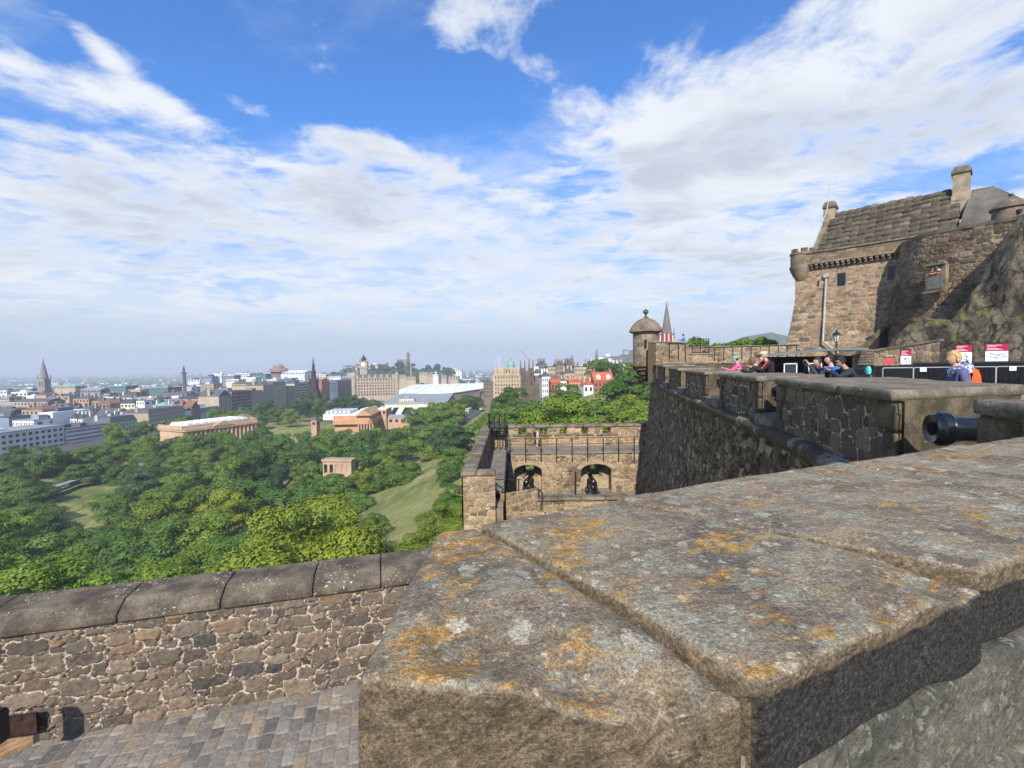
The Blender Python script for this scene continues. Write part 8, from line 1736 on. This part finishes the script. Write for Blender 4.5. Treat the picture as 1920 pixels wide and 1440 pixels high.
# tower crane
t, z0 = lm('tower_crane', 'orange tower crane jib above the old town roofs', 'crane', 992, 600, -40); a_ = at(977, 658, 600) - Vector(t.location); b_ = at(992, 674, 600) - Vector(t.location); mb = MB(); mb.cyl((0, 0, 0), b_, 1.0, n=4); mb.build('mast', pm('crane_orange', (.45, .16, .05), .6), t); mb = MB(); mb.cyl(b_, a_, .5, n=4); mb.cyl(b_, b_ + (b_ - a_) * .3, .6, n=4); mb.build('jib', pm('crane_orange2', (.45, .16, .05), .6), t)
for px, yt_ in ((930, 672), (938, 665), (935, 668)): t, z0 = lm('flagpole', None, 'flagpole', px, 420); mb = MB(); mb.cyl((0, 0, 0), (0, 0, zat(px, yt_, 420) - z0), .3, .15, 5); mb.build('pole', W['lgrey'], t); setp(t, 'slim flagpole left of the green dome, reaching photo height ' + {672: 'lowest', 665: 'highest', 668: 'middle'}[yt_] + ' of three'.replace('reaching photo height', ''), 'flagpole', 'flagpoles left of the green dome'); t['label'] = {672: 'leftmost', 665: 'rightmost', 668: 'middle'}[yt_] + ' of three slim flagpoles left of the green dome'
# ------------------------------------------------------------------ gardens: lodge, pavilion, paths, road traffic
h_ = hit(362, 903); t = building(h_.x, h_.y, 8.5, 9, zat(362, 888, h_.y), .5, 'brown', 'slate', 'gable', 2, 2, 2, 4.2, 'small gabled garden lodge with steep slate roof and chimney among the trees', 'house', None, 'obj', 1, False, zb=h_.z, name='lodge', ax='y')
mb = MB(); Hh = zat(362, 888, h_.y) - h_.z; mb.gable(-1, 4.6, -4.8, -1.2, Hh - .6, 3, 'x', .3); mb.build('cross_gable', RF['slate'], t); mb = MB(); mb.b2(-3.4, -.6, -4.65, -4.5, 1.2, Hh - .3); mb.build('white_bay', W['white'], t)
h_ = hit(635, 878); Dp = 190; a_ = at(605, 870, Dp); b_ = at(661, 870, Dp); zt_ = zat(632, 861, Dp); zb_ = zat(632, 884, Dp); wd_ = b_.x - a_.x; t = thing('garden_pavilion', 'flat topped sandstone garden pavilion with arched openings above the bright bush', 'pavilion', (a_.x, Dp, zb_ - 3), -.12); H = zt_ - zb_ + 3
st3 = wm('pavilion_stone', (.42, .29, .20), .15); mb = MB(); 
mb.b2(0, wd_, 0, 4, 0, H * .30); mb.b2(0, wd_, 0, 4, H * .74, H * .9); npi = 5
for i in range(npi + 1): x = wd_ * i / npi; mb.b2(max(0, x - .5), min(wd_, x + .5), 0, 4, H * .3, H * .74)
mb.b2(wd_ * .42, wd_ * .97, .3, 3.8, H * .3, H * .74)
mb.build('wall', st3, t); mb = MB(); mb.b2(-.4, wd_ + .4, -.4, 4.4, H * .9, H); mb.build('cornice', st3, t)
hd_ = hit(535, 905); t = thing('refreshment_hut', 'white hut and awnings at the top of the grey garden path', 'hut', tuple(hit(540, 893))); mb = MB(); mb.box((0, 0, 1.2), (4, 3, 2.4), .6); mb.gable(-2.2, 2.2, -1.7, 1.7, 2.4, .9); mb.build('body', W['white'], t); mb = MB(); mb.b2(-1.4, 1.4, -2.8, -1.55, 1.9, 2.0); mb.build('awning', W['cream'], t)
strip('path', [hxy(520, 915), hxy(530, 905), hxy(548, 885)], 7, M['path'], .2)
strip('path', [hxy(-20, 960), hxy(80, 938), hxy(140, 915), hxy(240, 893), hxy(300, 850)], 4.5, M['path'], .2)
hed = [hxy(505, 908), hxy(520, 890)]; t = thing('hedge', 'long clipped dark hedge beside the grey garden path', 'hedge', (*hed[0], tz(*hed[0]))); dx_, dy_ = hed[1][0] - hed[0][0], hed[1][1] - hed[0][1]; rs2 = np.random.RandomState(2); n_ = 5000; P = np.stack([rs2.rand(n_) * dx_, rs2.rand(n_) * dy_, rs2.rand(n_) * 2.2], 1) + rs2.normal(size=(n_, 3)) * np.array([.7, .7, .1]); u = rs2.normal(size=(n_, 3)) * .18; w = rs2.normal(size=(n_, 3)) * .18
link('foliage', npmesh('foliage', np.stack([P - u, P + w, P + u, P - w], 1).reshape(-1, 3), np.arange(n_ * 4).reshape(-1, 4), LM['dark'], False, None, {'leaf': np.full(n_ * 4, .4)}), t)
for k, (qa, qb, lb) in enumerate((((85, 932), (140, 912), 'nearer long low grey shelter roof beside the garden path'), ((190, 907), (238, 892), 'farther long low grey shelter roof beside the garden path'))):
    a_, b_ = hit(*qa), hit(*qb); d = b_ - a_; t = thing('shelter', lb, 'shelter', a_); ra = math.atan2(d.y, d.x); mb = MB(); mb.box((d.x / 2, d.y / 2, 3 + d.z / 2), (d.length, 3.2, .25), ra); mb.build('roof', RF['lead'], t)
    for i in range(7): mb = MB(); q = d * (i / 6); mb.cyl((q.x, q.y, q.z - 1), (q.x, q.y, 3 + q.z * .5 + d.z * .25), .12, n=5); mb.build('post', W['lgrey'], t)
# road on the mound with traffic
rd = [(at(px, 700, D).x, D) for px, D in ((862, 300), (880, 330), (900, 370), (918, 430), (926, 520), (930, 640))]
strip('road', rd, 10, M['asphalt'], .3)
def vehicle(name, label, cat, x, y, rz, L, Wd, H, col, bus=False, z=None):
    t = thing(name, label, cat, (x, y, (tz(x, y) + 1.3) if z is None else z), rz); bm_ = pm('paint_' + label[:10], col, .35, .05, 1, spec=.5); mb = MB()
    if bus: mb.b2(-Wd / 2, Wd / 2, -L / 2, L / 2, .35, H)
    else: mb.b2(-Wd / 2, Wd / 2, -L / 2, L / 2, .3, H * .58); mb.slab([(-Wd * .46, -L * .28, H * .58), (Wd * .46, -L * .28, H * .58), (Wd * .46, L * .36, H * .58), (-Wd * .46, L * .36, H * .58)], [(-Wd * .38, -L * .14, H), (Wd * .38, -L * .14, H), (Wd * .38, L * .26, H), (-Wd * .38, L * .26, H)])
    mb.build('body', bm_, t); mb = MB()
    if bus:
        for zz in (.36, .72): mb.b2(-Wd / 2 - .02, Wd / 2 + .02, -L / 2 + .4, L / 2 - .3, H * zz, H * (zz + .17)); mb.b2(-Wd / 2 + .2, Wd / 2 - .2, -L / 2 - .02, -L / 2 + .1, H * zz, H * (zz + .17))
    else: mb.b2(-Wd * .44, Wd * .44, -L * .235, L * .32, H * .64, H * .9)
    mb.build('windows', PANE, t)
    for s in (-1, 1):
        for q in (-.32, .32): mb = MB(); mb.cyl((s * Wd * .42, q * L, .38), (s * Wd * .52, q * L, .38), .38, n=12); mb.build('wheel', BLK, t)
        mb = MB(); mb.b2(s * Wd * .34 - .15, s * Wd * .34 + .15, -L / 2 - .03, -L / 2 + .02, .6, .8); mb.build('headlight', W['white'], t)
    return t
def onroad(px, D, off=0):
    x = np.interp(D, [r[1] for r in rd], [r[0] for r in rd]); return x + off, D
x, y = onroad(0, 335, -1.8); vehicle('bus', 'white and pale blue double deck bus on the road below the esplanade', 'bus', x, y, -.15, 10.5, 2.5, 4.1, (.50, .60, .64), True)
x, y = onroad(0, 316, -1.8); vehicle('bus', 'dark red bus in front of the white bus', 'bus', x, y, -.15, 9, 2.5, 3.2, (.42, .03, .03), True)
rv = random.Random(8)
for i in range(12):
    D = 345 + i * 16; x, y = onroad(0, D, rv.choice([-2, 2])); vehicle('car', ['nearest', 'second', 'third', 'fourth', 'fifth', 'sixth', 'seventh', 'eighth', 'ninth', 'tenth', 'eleventh', 'farthest'][i] + ' car on the road below the esplanade, beyond the white bus', 'car', x, y, -.1, 4.3, 1.8, 1.5, rv.choice([(.03, .03, .035), (.5, .5, .5), (.1, .12, .2), (.3, .02, .02), (.2, .2, .2)]))
for i in range(14):
    y = 380 + i * 16; x = xl(y) + 12 + 3 * (i % 2); vehicle('car', ['first', 'second', 'third', 'fourth', 'fifth', 'sixth', 'seventh', 'eighth', 'ninth', 'tenth', 'eleventh', 'twelfth', 'thirteenth', 'fourteenth'][i] + ' car from the near end of the street along the gardens', 'car', x, y, -.07, 4.3, 1.8, 1.5, rv.choice([(.03, .03, .035), (.5, .5, .5), (.1, .12, .2), (.3, .02, .02), (.6, .6, .6)]), z=-46.2)
# pole with wires beyond the low wall
p = at(185, 1122, 60); z = zat(185, 1104, 60); t = thing('wire_post', 'grey post carrying two wires just beyond the low wall', 'post', (p.x, 60, z - 4)); mb = MB(); mb.cyl((0, 0, 0), (0, 0, 4), .10, n=6); mb.build('post', W['lgrey'], t)
for k in range(2): q = at(262, 1108 + k * 5, 60) - Vector(t.location); mb = MB(); mb.cyl((0, 0, 3.9 - k * .35), q, .02, n=4); mb.build('wire', W['lgrey'], t)
# ------------------------------------------------------------------ labels for the copies: look, then the nearest thing one can find
LMK = [('the white tower block', 100, 790), ('the corner hotel', 305, 785), ('the left church spire', 82, 700), ('the tall column', 345, 700), ('the ribbon tower', 522, 688), ('the black gothic monument', 588, 710), ('the clock tower', 684, 690),
       ('the temple gallery', 430, 800), ('the orange gallery', 665, 785), ('the market roof', 780, 750), ('the white station roof', 840, 724), ('the gridded office', 455, 748), ('the green glass offices', 270, 732), ('the garden lodge', 360, 890),
       ('the garden pavilion', 632, 870), ('the small lawn', 165, 940), ('the grass slope', 770, 950), ('the iron cage', 932, 790), ('the twin gothic towers', 988, 710), ('the large red roofed house', 1130, 715), ('the round castle turret', 1210, 640), ('the low wall coping', 300, 1090), ('the left frame edge', 10, 900), ('the pale shopping block', 60, 830), ('the stone platform', 1318, 660), ('the white bus', 880, 780), ('the hill top tower', 766, 670)]
ORD = ['nearest to', 'second from', 'third from', 'fourth from', 'fifth from', 'sixth from', 'seventh from', 'eighth from', 'ninth from', 'tenth from', 'eleventh from', 'twelfth from', 'thirteenth from', 'fourteenth from', 'fifteenth from', 'sixteenth from']
def ways(dx, dy):
    h = 'right' if dx > 0 else 'left'; v = 'below' if dy > 0 else 'above'
    if abs(dx) > 2.2 * abs(dy): return 'to the ' + h
    if abs(dy) > 2.2 * abs(dx): return v
    return v + ' and ' + h
buckets = {}
def defer(o, desc, pos):
    px, py = proj(pos); k = min(range(len(LMK)), key=lambda i: (LMK[i][1] - px) ** 2 + (LMK[i][2] - py) ** 2); n, lx, ly = LMK[k]
    key = (desc, n, ways(px - lx, py - ly)); buckets.setdefault(key, []).append(((px - lx) ** 2 + (py - ly) ** 2, o))
KN = {'dark': 'dark green', 'mid': 'mid green', 'yellow': 'yellow green', 'blue': 'blue green'}
for (t, kind, r, h, desc) in TREES:
    if t.get('label'): continue
    sz = 'small' if r < 5.5 else ('large' if r > 9.5 else 'medium')
    defer(t, sz + ' ' + KN.get(kind, 'tall pointed green') + (' tree' if kind != 'tall' else ' tree'), Vector(t.location) + Vector((0, 0, h * .6)))
WN = {'sand': 'sandstone', 'tan': 'golden stone', 'brown': 'brown stone', 'cream': 'cream', 'grey': 'grey', 'pink': 'pinkish', 'soot': 'sooty', 'lgrey': 'pale grey', 'white': 'white', 'blue': 'blue grey', 'glass': 'glass', 'red': 'red'}
RN = {'slate': 'slate', 'lead': 'lead grey', 'brown': 'brown', 'dark': 'black', 'white': 'white', 'tan': 'tan', 'copper': 'green', 'red': 'red'}
for (t, wall, roof, kind, w, d, zt) in BLD:
    if t.get('label'): continue
    defer(t, '%s block, %s %s roof' % (WN[wall], RN[roof], {'gable': 'pitched', 'hip': 'hipped', 'mansard': 'mansard', 'flat': 'flat'}[kind]), Vector((t.location.x, t.location.y, zt)))
for (desc, n, w), L in buckets.items():
    L.sort(key=lambda a: a[0])
    for i, (_, o) in enumerate(L): o['label'] = '%s, %s, %s %s' % (desc, w, ORD[min(i, 15)], n)
